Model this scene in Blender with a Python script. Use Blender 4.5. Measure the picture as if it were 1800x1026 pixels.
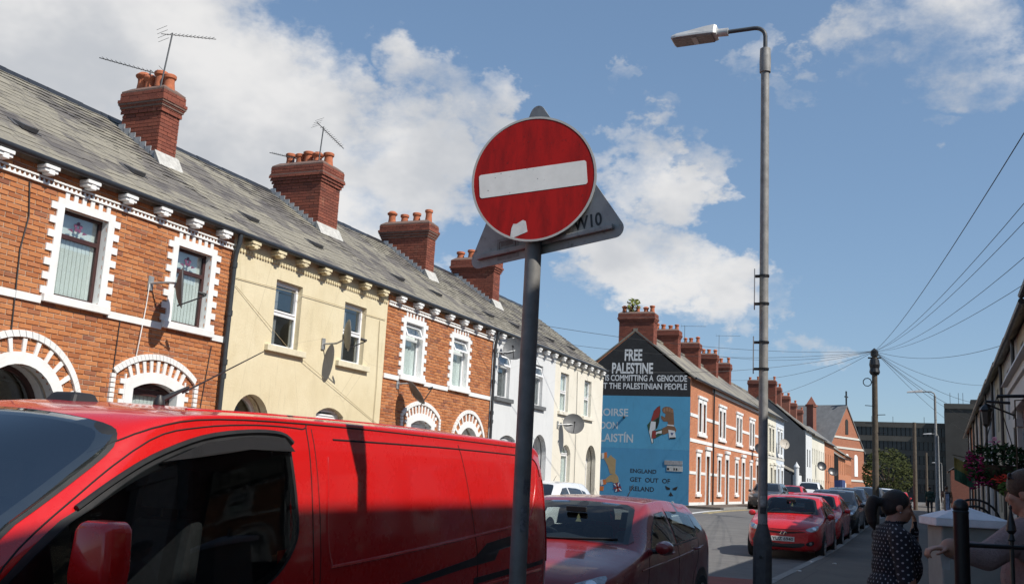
import bpy, bmesh, math, random
import numpy as np
from math import radians, sin, cos, pi, sqrt, hypot
from mathutils import Vector, Matrix, Euler
from mathutils.geometry import tessellate_polygon
from mathutils.bvhtree import BVHTree
from mathutils import noise as mnoise
random.seed(7)
scn = bpy.context.scene
for _o in list(bpy.data.objects): bpy.data.objects.remove(_o)
COL = scn.collection

# ------------------------------------------------------------------ camera
YAW, PITCH, ROLL, CAM_H = radians(23.444), radians(10.407), radians(2.984), 1.6
cam = bpy.data.cameras.new('camera'); cam.sensor_width = 36; cam.lens = 35.0
cam.clip_start = 0.05; cam.clip_end = 3000
cob = bpy.data.objects.new('camera', cam); COL.objects.link(cob)
_f = Vector((-sin(YAW)*cos(PITCH), cos(YAW)*cos(PITCH), sin(PITCH)))
_r = Vector((cos(YAW), sin(YAW), 0)); _u = _r.cross(_f)
_r2 = _r*cos(ROLL)+_u*sin(ROLL); _u2 = -_r*sin(ROLL)+_u*cos(ROLL)
cob.matrix_world = Matrix(((_r2.x, _u2.x, -_f.x, 0), (_r2.y, _u2.y, -_f.y, 0), (_r2.z, _u2.z, -_f.z, CAM_H), (0, 0, 0, 1)))
scn.camera = cob
scn.render.resolution_x = 1024; scn.render.resolution_y = 583
def skydir(px, py):
    return (_r2*((px-900)/1750)-_u2*((py-513)/1750)+_f).normalized()

# ------------------------------------------------------------------ sky and sun
SUN = Vector((1, -0.25, 1.06)).normalized()
w = bpy.data.worlds.new('World'); scn.world = w; w.use_nodes = True
try: w.cycles.sampling_method = 'MANUAL'; w.cycles.sample_map_resolution = 256
except Exception: pass
nt = w.node_tree; N = nt.nodes; L = nt.links; N.clear()
out = N.new('ShaderNodeOutputWorld'); bg = N.new('ShaderNodeBackground'); L.new(bg.outputs[0], out.inputs[0])
sky = N.new('ShaderNodeTexSky'); sky.sky_type = 'NISHITA'; sky.sun_disc = False
sky.sun_elevation = math.asin(SUN.z); sky.sun_rotation = math.atan2(SUN.x, SUN.y)
sky.air_density = 1.0; sky.dust_density = 0.25; sky.ozone_density = 1.0; sky.altitude = 20
SKY_STRENGTH = 0.1
tc = N.new('ShaderNodeTexCoord')
def vm(op, a, b=None):
    n = N.new('ShaderNodeVectorMath'); n.operation = op
    for i, s in enumerate((a, b)):
        if s is None: continue
        if hasattr(s, 'is_linked'): L.new(s, n.inputs[i])
        else: n.inputs[i].default_value = s
    return n
def fm(op, a, b=None, c=None):
    n = N.new('ShaderNodeMath'); n.operation = op
    for i, s in enumerate((a, b, c)):
        if s is None: continue
        if hasattr(s, 'is_linked'): L.new(s, n.inputs[i])
        else: n.inputs[i].default_value = s
    return n.outputs[0]
def fnoise(vec, scale, detail, rough):
    n = N.new('ShaderNodeTexNoise'); n.inputs['Scale'].default_value = scale
    n.inputs['Detail'].default_value = detail; n.inputs['Roughness'].default_value = rough
    L.new(vec, n.inputs['Vector']); return n.outputs['Fac']
def mrange(v, a, b, c=0., d=1., smooth=True):
    n = N.new('ShaderNodeMapRange'); n.interpolation_type = 'SMOOTHSTEP' if smooth else 'LINEAR'
    L.new(v, n.inputs[0])
    for i, s in enumerate((a, b, c, d)): n.inputs[i+1].default_value = s
    return n.outputs[0]
dirv = vm('NORMALIZE', tc.outputs['Generated']).outputs[0]
sc3 = vm('MULTIPLY', dirv, (1, 1, 1.5)).outputs[0]
wn = N.new('ShaderNodeTexNoise'); wn.inputs['Scale'].default_value = 7; wn.inputs['Detail'].default_value = 6; wn.inputs['Roughness'].default_value = .62; L.new(sc3, wn.inputs['Vector'])
wofs = vm('SCALE', vm('SUBTRACT', wn.outputs['Color'], (.5, .5, .5)).outputs[0]); wofs.inputs['Scale'].default_value = .30
dirw = vm('NORMALIZE', vm('ADD', dirv, wofs.outputs[0]).outputs[0]).outputs[0]
field = None
# where the cumulus banks stand in the sky: direction (as seen in the photograph), angular radius, thickness
for px, py, rad, amt in [(60, 60, 330, 1), (330, 110, 270, 1), (250, 300, 300, 1), (480, 270, 240, 1), (640, 330, 200, .95), (560, 150, 130, .8),
                         (760, 300, 130, .85), (780, 180, 130, .7), (880, 200, 90, .75), (660, 90, 90, .35), (730, 420, 130, .7), (1130, 480, 130, .95), (1235, 505, 110, .9), (1040, 440, 110, .7),
                         (1330, 535, 70, .62), (1150, 320, 95, .85), (1185, 245, 60, .55), (1100, 195, 40, .5), (1230, 570, 90, .55), (1700, 30, 150, .68), (1760, 100, 120, .62), (1550, 80, 75, .52),
                         (1640, 140, 80, .5), (1700, 250, 60, .45), (1440, 130, 45, .5), (1375, 75, 50, .5), (1425, 625, 60, .5), (-500, 200, 500, 1), (900, -500, 350, .7), (2500, 300, 350, .7)]:
    d = vm('DOT_PRODUCT', dirw, tuple(skydir(px, py))).outputs['Value']
    ang = rad/1750
    m = mrange(d, cos(ang*1.25), cos(ang*0.25), 0., amt)
    field = m if field is None else fm('MAXIMUM', field, m)
n1 = fnoise(sc3, 9, 6, .62); n2 = fnoise(sc3, 2.2, 3, .5); n3 = fnoise(vm('ADD', sc3, (.03, .02, .09)).outputs[0], 4.5, 5, .6)
glob = mrange(n2, .55, .8, 0., .55)
field = fm('MAXIMUM', field, fm('MULTIPLY', glob, .7))
fld = fm('ADD', field, fm('MULTIPLY', fm('SUBTRACT', n1, .5), 1.5))
alpha = mrange(fld, .36, .92, 0., .95)
shade = mrange(fm('ADD', fm('MULTIPLY', n3, 1.0), fm('MULTIPLY', n2, .35)), .52, .82)
ccol = N.new('ShaderNodeMix'); ccol.data_type = 'RGBA'
L.new(shade, ccol.inputs[0]); ccol.inputs[6].default_value = (.70, .69, .68, 1); ccol.inputs[7].default_value = (.46, .475, .50, 1)
skys = vm('SCALE', sky.outputs[0]); skys.inputs['Scale'].default_value = SKY_STRENGTH
gmm = N.new('ShaderNodeGamma'); gmm.inputs[1].default_value = .58; L.new(vm('MULTIPLY', skys.outputs[0], (.94, .93, .92)).outputs[0], gmm.inputs[0])   # softens the sky's own gradient, all round alike
tint = vm('MULTIPLY', gmm.outputs[0], (.478, .608, .755))
mx = N.new('ShaderNodeMix'); mx.data_type = 'RGBA'
L.new(alpha, mx.inputs[0]); L.new(tint.outputs[0], mx.inputs[6]); L.new(ccol.outputs[2], mx.inputs[7])
L.new(mx.outputs[2], bg.inputs[0]); bg.inputs[1].default_value = 1.0
sl = bpy.data.lights.new('sun', 'SUN'); sl.energy = 4.5; sl.angle = radians(.55); sl.color = (1, .95, .87)
so = bpy.data.objects.new('sun', sl); COL.objects.link(so); so.rotation_euler = (-SUN).to_track_quat('-Z', 'Y').to_euler()
so.location = (20, 5, 30)
vs = scn.view_settings; vs.view_transform = 'Standard'; vs.look = 'None'; vs.exposure = .3; vs.gamma = 1; vs.use_curve_mapping = False

# ------------------------------------------------------------------ materials
MC = {}
class NB:
    def __init__(s, m): s.nt = m.node_tree; s.N = s.nt.nodes; s.L = s.nt.links; s.b = s.N['Principled BSDF']
    def n(s, t, **k):
        x = s.N.new('ShaderNode'+t)
        for a, b in k.items(): setattr(x, a, b)
        return x
    def set(s, sock, v):
        if hasattr(v, 'is_linked'): s.L.new(v, sock)
        else: sock.default_value = v
    def noise(s, scale, detail=5, rough=.6, vec=None, dim='Fac'):
        x = s.n('TexNoise'); x.inputs['Scale'].default_value = scale; x.inputs['Detail'].default_value = detail; x.inputs['Roughness'].default_value = rough
        s.L.new(vec if vec is not None else s.pos(), x.inputs['Vector']); return x.outputs[dim]
    def pos(s): 
        if not hasattr(s, '_p'): s._p = s.n('NewGeometry').outputs['Position']
        return s._p
    def mapv(s, vec, sc):
        x = s.n('VectorMath', operation='MULTIPLY'); s.L.new(vec, x.inputs[0]); x.inputs[1].default_value = sc; return x.outputs[0]
    def ramp(s, v, stops):
        x = s.n('ValToRGB'); s.L.new(v, x.inputs[0]); e = x.color_ramp.elements
        while len(e) < len(stops): e.new(.5)
        for i, (p, c) in enumerate(stops): e[i].position = p; e[i].color = (*c, 1) if len(c) == 3 else c
        return x.outputs[0]
    def mr(s, v, a, b, c=0., d=1.):
        x = s.n('MapRange'); s.L.new(v, x.inputs[0])
        for i, q in enumerate((a, b, c, d)): x.inputs[i+1].default_value = q
        return x.outputs[0]
    def mix(s, f, a, b, mode='MIX'):
        x = s.n('Mix', data_type='RGBA', blend_type=mode)
        s.set(x.inputs[0], f); s.set(x.inputs[6], (*a, 1) if isinstance(a, tuple) and len(a) == 3 else a); s.set(x.inputs[7], (*b, 1) if isinstance(b, tuple) and len(b) == 3 else b)
        return x.outputs[2]
    def math(s, op, a, b=0.):
        x = s.n('Math', operation=op); s.set(x.inputs[0], a); s.set(x.inputs[1], b); return x.outputs[0]
    def rnd(s):
        a = s.n('ObjectInfo').outputs['Random']; b = s.n('NewGeometry').outputs['Random Per Island']
        return s.math('FRACT', s.math('ADD', a, b))
    def bump(s, h, strength=.3, dist=.01):
        x = s.n('Bump'); x.inputs['Strength'].default_value = strength; x.inputs['Distance'].default_value = dist
        s.L.new(h, x.inputs['Height']); s.L.new(x.outputs[0], s.b.inputs['Normal'])
def newmat(name):
    m = bpy.data.materials.new(name); m.use_nodes = True; return m, NB(m)
def mat(name, col, rough=.6, metal=0., var=.12, vs=6., bump=0., bs=40., coat=0., spec=None):
    if name in MC: return MC[name]
    m, b = newmat(name); c = tuple(col)
    if var > 0:
        v = b.noise(vs, 6, .65)
        colo = b.mix(b.mr(v, .3, .7), tuple(x*(1-var) for x in c), tuple(min(1, x*(1+var)) for x in c)); b.set(b.b.inputs['Base Color'], colo)
        b.set(b.b.inputs['Roughness'], b.mr(b.noise(vs*2.3), .3, .7, max(.02, rough-.08), min(1, rough+.1)))
    else:
        b.b.inputs['Base Color'].default_value = (*c, 1); b.b.inputs['Roughness'].default_value = rough
    b.b.inputs['Metallic'].default_value = metal
    if spec is not None: b.b.inputs['Specular IOR Level'].default_value = spec
    if coat: b.b.inputs['Coat Weight'].default_value = coat; b.b.inputs['Coat Roughness'].default_value = .03
    if bump: b.bump(b.noise(bs, 6, .7), bump, .02)
    MC[name] = m; return m
def brickmat(name, stops, stain=.25):
    m, b = newmat(name)
    c = b.ramp(b.rnd(), stops)
    c = b.mix(b.mr(b.noise(45, 5, .7), .35, .7, 0, .45), c, b.mix(.5, c, (.05, .02, .012)))
    c = b.mix(b.mr(b.noise(1.1, 5, .6), .5, .8, 0, stain), c, (.10, .045, .028)); c = b.mix(b.mr(b.noise(1.7, 6, .7), .60, .78, 0, .45), c, (.50, .30, .19))
    b.set(b.b.inputs['Base Color'], c); b.b.inputs['Roughness'].default_value = .9
    b.bump(b.noise(60, 5, .7), .45, .01); MC[name] = m; return m
def glassmat(name, tint=(.9, .93, .93), refl=.12):
    m, b = newmat(name); b.N.remove(b.b)
    tr = b.n('BsdfTransparent'); tr.inputs[0].default_value = (*tint, 1)
    gl = b.n('BsdfGlossy'); gl.inputs['Roughness'].default_value = .015; gl.inputs[0].default_value = (.9, .93, .95, 1)
    ge = b.n('NewGeometry'); dt = b.n('VectorMath', operation='DOT_PRODUCT'); b.L.new(ge.outputs['Incoming'], dt.inputs[0]); b.L.new(ge.outputs['Normal'], dt.inputs[1])
    k = b.math('SUBTRACT', 1., b.math('ABSOLUTE', dt.outputs['Value'])); k5 = b.math('POWER', k, 5.)
    f = b.math('ADD', b.math('MULTIPLY', k5, .9-refl), refl)
    mx = b.n('MixShader'); b.L.new(f, mx.inputs[0]); b.L.new(tr.outputs[0], mx.inputs[1]); b.L.new(gl.outputs[0], mx.inputs[2])
    b.L.new(mx.outputs[0], b.N['Material Output'].inputs[0]); MC[name] = m; return m

# ------------------------------------------------------------------ mesh helpers
class G:
    def __init__(s, T=None): s.v = []; s.f = []; s.mi = []; s.cur = 0; s.T = T
    def add(s, vs, fs):
        o = len(s.v); s.v += [s.T(*p) for p in vs] if s.T else [tuple(p) for p in vs]
        s.f += [tuple(i+o for i in q) for q in fs]; s.mi += [s.cur]*len(fs); return s
    def box(s, x0, x1, y0, y1, z0, z1):
        return s.add([(x0, y0, z0), (x1, y0, z0), (x1, y1, z0), (x0, y1, z0), (x0, y0, z1), (x1, y0, z1), (x1, y1, z1), (x0, y1, z1)],
                     [(0, 3, 2, 1), (4, 5, 6, 7), (0, 1, 5, 4), (1, 2, 6, 5), (2, 3, 7, 6), (3, 0, 4, 7)])
    def hexa(s, p): return s.add(p, [(0, 3, 2, 1), (4, 5, 6, 7), (0, 1, 5, 4), (1, 2, 6, 5), (2, 3, 7, 6), (3, 0, 4, 7)])
    def tube(s, pts, r, n=8, cap=True):
        pts = [Vector(p) for p in pts]; R = r if isinstance(r, (list, tuple)) else [r]*len(pts)
        vs = []; fs = []; prev = None
        for i, p in enumerate(pts):
            d = (pts[min(i+1, len(pts)-1)]-pts[max(i-1, 0)]).normalized()
            if prev is None: a = d.orthogonal().normalized()
            else:
                a = prev-d*prev.dot(d)
                a = a.normalized() if a.length > 1e-6 else d.orthogonal().normalized()
            prev = a; b = d.cross(a)
            for k in range(n):
                t = 2*pi*k/n; vs.append(tuple(p+(a*cos(t)+b*sin(t))*R[i]))
        for i in range(len(pts)-1):
            for k in range(n): fs.append((i*n+k, i*n+(k+1) % n, (i+1)*n+(k+1) % n, (i+1)*n+k))
        if cap: fs.append(tuple(range(n-1, -1, -1))); fs.append(tuple((len(pts)-1)*n+k for k in range(n)))
        return s.add(vs, fs)
    def lathe(s, prof, c=(0, 0, 0), n=16, axis=(0, 0, 1)):
        ax = Vector(axis).normalized(); a = ax.orthogonal().normalized(); b = ax.cross(a); c = Vector(c); vs = []; fs = []
        for r, z in prof:
            for k in range(n):
                t = 2*pi*k/n; vs.append(tuple(c+ax*z+(a*cos(t)+b*sin(t))*max(r, 1e-4)))
        for i in range(len(prof)-1):
            for k in range(n): fs.append((i*n+k, i*n+(k+1) % n, (i+1)*n+(k+1) % n, (i+1)*n+k))
        fs.append(tuple(range(n-1, -1, -1))); fs.append(tuple((len(prof)-1)*n+k for k in range(n)))
        return s.add(vs, fs)
    def plate(s, outer, holes, w0, w1, P):
        """flat outline with holes, extruded from w0 to w1; P(u,v,w) -> xyz"""
        loops = [outer]+list(holes); allp = [q for l in loops for q in l]; n = len(allp)
        tri = tessellate_polygon([[Vector((q[0], q[1], 0)) for q in l] for l in loops])
        vs = [P(u, v, w0) for u, v in allp]+[P(u, v, w1) for u, v in allp]
        fs = [tuple(t) for t in tri]+[tuple(n+i for i in reversed(t)) for t in tri]; o = 0
        for l in loops:
            k = len(l)
            for i in range(k): a, b = o+i, o+(i+1) % k; fs.append((a, b, n+b, n+a))
            o += k
        return s.add(vs, fs)
    def mesh(s, name, mats, smooth=False, recalc=True, merge=0):
        me = bpy.data.meshes.new(name); me.from_pydata(s.v, [], s.f)
        for m in (mats if isinstance(mats, (list, tuple)) else [mats]): me.materials.append(m)
        if len(set(s.mi)) > 1: me.polygons.foreach_set('material_index', s.mi)
        if recalc or merge:
            bm = bmesh.new(); bm.from_mesh(me)
            if merge: bmesh.ops.remove_doubles(bm, verts=bm.verts, dist=merge)
            bmesh.ops.recalc_face_normals(bm, faces=bm.faces); bm.to_mesh(me); bm.free()
        if smooth:
            me.polygons.foreach_set('use_smooth', [True]*len(me.polygons))
            me.set_sharp_from_angle(angle=radians(smooth if smooth is not True else 40))
        return me
    def obj(s, name, mats, parent=None, smooth=False, bevel=0, recalc=True, merge=0, local=False):
        o = bpy.data.objects.new(name, s.mesh(name, mats, smooth, recalc, merge)); COL.objects.link(o)
        if parent is not None:
            o.parent = parent
            if not local: o.matrix_parent_inverse = Matrix.Translation(-Vector(parent.location))
        if bevel:
            b = o.modifiers.new('bevel', 'BEVEL'); b.width = bevel; b.segments = 2; b.limit_method = 'ANGLE'; b.angle_limit = radians(35)
        return o
def tag(o, label=None, cat=None, group=None, kind=None):
    for k, v in (('label', label), ('category', cat), ('group', group), ('kind', kind)):
        if v: o[k] = v
    return o
def thing(name, loc, label, cat, group=None):
    o = bpy.data.objects.new(name, None); COL.objects.link(o); o.location = loc; o.empty_display_size = .1
    return tag(o, label, cat, group)
def rect(u0, u1, v0, v1): return [(u0, v0), (u1, v0), (u1, v1), (u0, v1)]
def archp(u0, u1, v0, vt, rise=None, n=18):
    """opening outline with a curved head; rise None = semicircle"""
    c = (u0+u1)/2; h = (u1-u0)/2; rise = h if rise is None else rise
    R = (h*h+rise*rise)/(2*rise); zc = vt-R; a0 = math.atan2(vt-rise-zc, h)
    pts = [(u0, v0), (u1, v0)]
    for i in range(n+1):
        a = a0+(pi-2*a0)*i/n; pts.append((c+R*cos(a), zc+R*sin(a)))
    return pts
def circ(u, v, r, n=24, a0=0, a1=2*pi): return [(u+r*cos(a0+(a1-a0)*i/n), v+r*sin(a0+(a1-a0)*i/n)) for i in range(n)]
def blob(g, c, r, n=8): g.lathe([(r[0]*sin(pi*i/n), -r[2]*cos(pi*i/n)) for i in range(n+1)], c, 12)
def smooth01(t): t = max(0, min(1, t)); return t*t*(3-2*t)
def gz(y): return .42*smooth01((y-24)/26)
def text(name, s, P, size, mtl, parent, bold=.0, width=None, height=None, align='LEFT', depth=.004, spacing=1.0):
    """lettering as a thin mesh; P(u,v,w)->xyz; fitted to width and height"""
    cu = bpy.data.curves.new(name, 'FONT'); cu.body = s; cu.size = 1; cu.offset = bold; cu.extrude = 0; cu.space_character = spacing; cu.resolution_u = 4
    o = bpy.data.objects.new(name, cu); COL.objects.link(o); bpy.context.view_layer.update()
    me0 = o.evaluated_get(bpy.context.evaluated_depsgraph_get()).to_mesh()
    vs = [v.co.copy() for v in me0.vertices]; fs = [tuple(p.vertices) for p in me0.polygons]
    bpy.data.objects.remove(o)
    x0 = min(v.x for v in vs); x1 = max(v.x for v in vs); y0 = min(v.y for v in vs); y1 = max(v.y for v in vs)
    sy = (height/(y1-y0)) if height else size; sx = (width/(x1-x0)) if width else sy
    off = {'LEFT': 0, 'CENTER': -(x1-x0)*sx/2, 'RIGHT': -(x1-x0)*sx}[align]
    g = G(); g.add([P((v.x-x0)*sx+off, (v.y-y0)*sy, depth) for v in vs], fs)
    return g.obj(name, mtl, parent, recalc=False)
# ------------------------------------------------------------------ shared surfaces
ORANGE = [(0, (.36, .118, .042)), (.3, (.48, .17, .058)), (.7, (.56, .225, .085)), (.9, (.46, .17, .07)), (1, (.25, .09, .05))]
DARKRED = [(0, (.17, .048, .030)), (.5, (.225, .062, .038)), (.9, (.27, .078, .046)), (1, (.14, .045, .032))]
brick_m = brickmat('orange_brick', ORANGE, .35); chbrick_m = brickmat('chimney_brick', DARKRED, .4)
mortar_m = mat('mortar', (.50, .42, .32), .95, var=.2, vs=14, bump=.4, bs=90)
chmortar_m = mat('chimney_mortar', (.16, .10, .08), .95, var=.25, vs=12, bump=.3)
def brick_tex(name, c1, c2, mort, flip=False):
    """small brick pattern for walls too far away to tell bricks apart"""
    m, b = newmat(name); sp = b.n('SeparateXYZ'); b.L.new(b.pos(), sp.inputs[0]); cb = b.n('CombineXYZ')
    b.L.new(b.math('ADD', sp.outputs[0], sp.outputs[1]), cb.inputs[0]); b.L.new(sp.outputs[2], cb.inputs[1])
    t = b.n('TexBrick'); b.L.new(cb.outputs[0], t.inputs['Vector'])
    t.inputs['Scale'].default_value = 1; t.inputs['Brick Width'].default_value = .235; t.inputs['Row Height'].default_value = .078; t.inputs['Mortar Size'].default_value = .008
    t.inputs['Color1'].default_value = (*c1, 1); t.inputs['Color2'].default_value = (*c2, 1); t.inputs['Mortar'].default_value = (*mort, 1); t.inputs['Bias'].default_value = -.1
    c = b.mix(b.mr(b.noise(3, 6, .7), .35, .75, 0, .5), t.outputs[0], b.mix(.5, t.outputs[0], (.12, .05, .03)))
    b.set(b.b.inputs['Base Color'], c); b.b.inputs['Roughness'].default_value = .9; b.bump(t.outputs['Fac'], -.3, .01); MC[name] = m; return m
fbrick_m = brick_tex('far_orange_brick', (.54, .185, .075), (.43, .13, .052), (.42, .27, .18))
fred_m = brick_tex('far_red_brick', (.24, .07, .045), (.19, .05, .034), (.22, .14, .10))
white_m = mat('white_masonry_paint', (.76, .76, .74), .6, var=.07, vs=5, bump=.15, bs=30)
gutter_m = mat('black_gutter', (.022, .023, .026), .35, var=.2)
lead_m = mat('lead_flashing', (.33, .35, .37), .5, .3, var=.25, vs=12)
mort_fil = mat('pale_mortar_fillet', (.46, .45, .42), .9, var=.25, vs=10, bump=.4)
pot_m = mat('terracotta_pot', (.42, .13, .06), .85, var=.3, vs=9, bump=.2)
upvc_w = mat('white_upvc', (.80, .80, .80), .3, var=.03)
upvc_b = mat('brown_upvc', (.055, .022, .020), .35, var=.15)
blind_m = mat('pale_blind', (.80, .83, .79), .8, var=.05)
curtain_m = mat('grey_curtain', (.34, .33, .33), .9, var=.15)
dark_in = mat('dark_room', (.025, .023, .022), .9, var=.2)
glass_m = glassmat('window_glass'); 
wire_m = mat('black_cable', (.02, .02, .022), .6, var=0)
metal_m = mat('galvanised_steel', (.40, .41, .41), .5, .6, var=.22, vs=14)
def slatemat(name):
    m, b = newmat(name); r = b.rnd()
    base = b.ramp(r, [(0, (.10, .095, .096)), (.15, (.165, .158, .148)), (.6, (.21, .20, .178)), (.92, (.25, .238, .205)), (1, (.07, .066, .068))])
    pat = b.mr(b.noise(.75, 5, .6, b.mapv(b.pos(), (.8, 1, .8))), .49, .54)
    lich = b.mix(b.mr(b.noise(9, 6, .7), .35, .65, .2, .9), base, (.29, .275, .225))
    c = b.mix(pat, lich, b.mix(.5, base, (.088, .080, .086)))
    c = b.mix(b.mr(b.noise(30, 5, .75), .55, .75, 0, .6), c, (.07, .066, .06)); c = b.mix(1., c, (.95, .91, .85), 'MULTIPLY')
    b.set(b.b.inputs['Base Color'], c); b.b.inputs['Roughness'].default_value = .8; b.bump(b.noise(40, 5, .7), .4, .01); MC[name] = m; return m
slate_m = slatemat('grey_slate'); edge_m = mat('shadow_slate_edge', (.035, .034, .030), .95, var=.3, vs=20)  # slate tails coloured dark to paint in the shadow lines between rows
def paintwall(name, c, dirt, amt=.5):
    m, b = newmat(name)
    v = b.mr(b.noise(.9, 7, .68), .38, .72); v2 = b.mr(b.noise(2.5, 6, .7, b.mapv(b.pos(), (1, 1, .3))), .52, .85, 0, .6)
    col = b.mix(b.math('MULTIPLY', v, amt), c, dirt); col = b.mix(b.math('MULTIPLY', v2, amt), col, tuple(x*.72 for x in dirt))
    v3 = b.math('MULTIPLY', b.mr(b.noise(7, 5, .7, b.mapv(b.pos(), (1, 1, .09))), .55, .75), b.mr(b.noise(.7, 3, .5), .45, .65)); col = b.mix(b.math('MULTIPLY', v3, amt*.9), col, tuple(x*.55 for x in dirt))
    vo = b.n('TexVoronoi', feature='DISTANCE_TO_EDGE'); vo.inputs['Scale'].default_value = .55; b.L.new(b.noise(1.5, 4, .6, None, 'Color') if False else b.pos(), vo.inputs['Vector']); col = b.mix(b.mr(vo.outputs[0], 0, .004, .35, 0), col, tuple(x*.5 for x in dirt))
    b.set(b.b.inputs['Base Color'], col); b.b.inputs['Roughness'].default_value = .85
    b.bump(b.noise(25, 7, .75), .45, .02); MC[name] = m; return m

FX = -12.0
BRK = {}
def brick_mesh(L_, key):
    k = round(L_, 3)
    if (key, k) in BRK: return BRK[(key, k)]
    g = G(); h = .0325; d = .012; a = .004; x = L_/2
    g.add([(0, -x, -h), (0, x, -h), (0, x, h), (0, -x, h), (d, -x+a, -h+a), (d, x-a, -h+a), (d, x-a, h-a), (d, -x+a, h-a)],
          [(4, 5, 6, 7), (0, 1, 5, 4), (1, 2, 6, 5), (2, 3, 7, 6), (3, 0, 4, 7)])
    BRK[(key, k)] = g.mesh('brick', brick_m, recalc=False); return BRK[(key, k)]
def inpoly(p, poly):
    x, y = p; c = False; j = len(poly)-1
    for i in range(len(poly)):
        if (poly[i][1] > y) != (poly[j][1] > y) and x < (poly[j][0]-poly[i][0])*(y-poly[i][1])/(poly[j][1]-poly[i][1])+poly[i][0]: c = not c
        j = i
    return c
def brick_courses(y0, y1, z0, z1, holes):
    """stretcher bond laid round the openings: list of (y centre, z centre, length)"""
    res = []; row = 0; z = z0+.0375
    while z < z1:
        y = y0-(.1175 if row % 2 else 0)
        while y < y1:
            a, b = max(y, y0), min(y+.225, y1); y += .235
            segs = [(a, b)]
            for h in holes:
                us = [p[0] for p in h]; vs_ = [p[1] for p in h]
                if not (min(vs_) < z < max(vs_)): continue
                new = []
                for s0, s1 in segs:
                    n = 9; keep = [not inpoly((s0+(s1-s0)*(i+.5)/n, z), h) for i in range(n)]
                    if all(keep): new.append((s0, s1)); continue
                    i = 0
                    while i < n:
                        if keep[i]:
                            j = i
                            while j < n and keep[j]: j += 1
                            new.append((s0+(s1-s0)*i/n, s0+(s1-s0)*j/n)); i = j
                        else: i += 1
                segs = new
            for s0, s1 in segs:
                if s1-s0 > .03: res.append(((s0+s1)/2, z, round((s1-s0)/.0125)*.0125))
        z += .075; row += 1
    return res
def lay_bricks(wall, bricks, key, nobj, P0, sgn=1, zmin=2.3):
    """the bricks that show largest are objects, the rest one mesh"""
    vis = sorted([b for b in bricks if b[1] > zmin and b[2] > .08], key=lambda b: b[0]*.6+abs(b[1]-4.2))
    pick = set(vis[:nobj]); R = random.Random(3)
    g = G()
    for b in bricks:
        y, z, l = b; dx = R.uniform(-.003, .003)
        if b in pick:
            o = bpy.data.objects.new('brick', brick_mesh(l, key)); COL.objects.link(o); o.parent = wall
            o.location = (P0+dx, y, z); o.rotation_euler = (R.uniform(-.006, .006), 0, R.uniform(-.008, .008))
        else:
            m = brick_mesh(l, key); off = len(g.v); g.v += [(P0+dx+v.co.x, y+v.co.y, z+v.co.z) for v in m.vertices]
            for p in m.polygons: g.f.append(tuple(off+i for i in p.vertices)); g.mi.append(0)
    if g.v: tag(g.obj('brickwork', brick_m, wall, recalc=False), kind='stuff')

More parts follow.
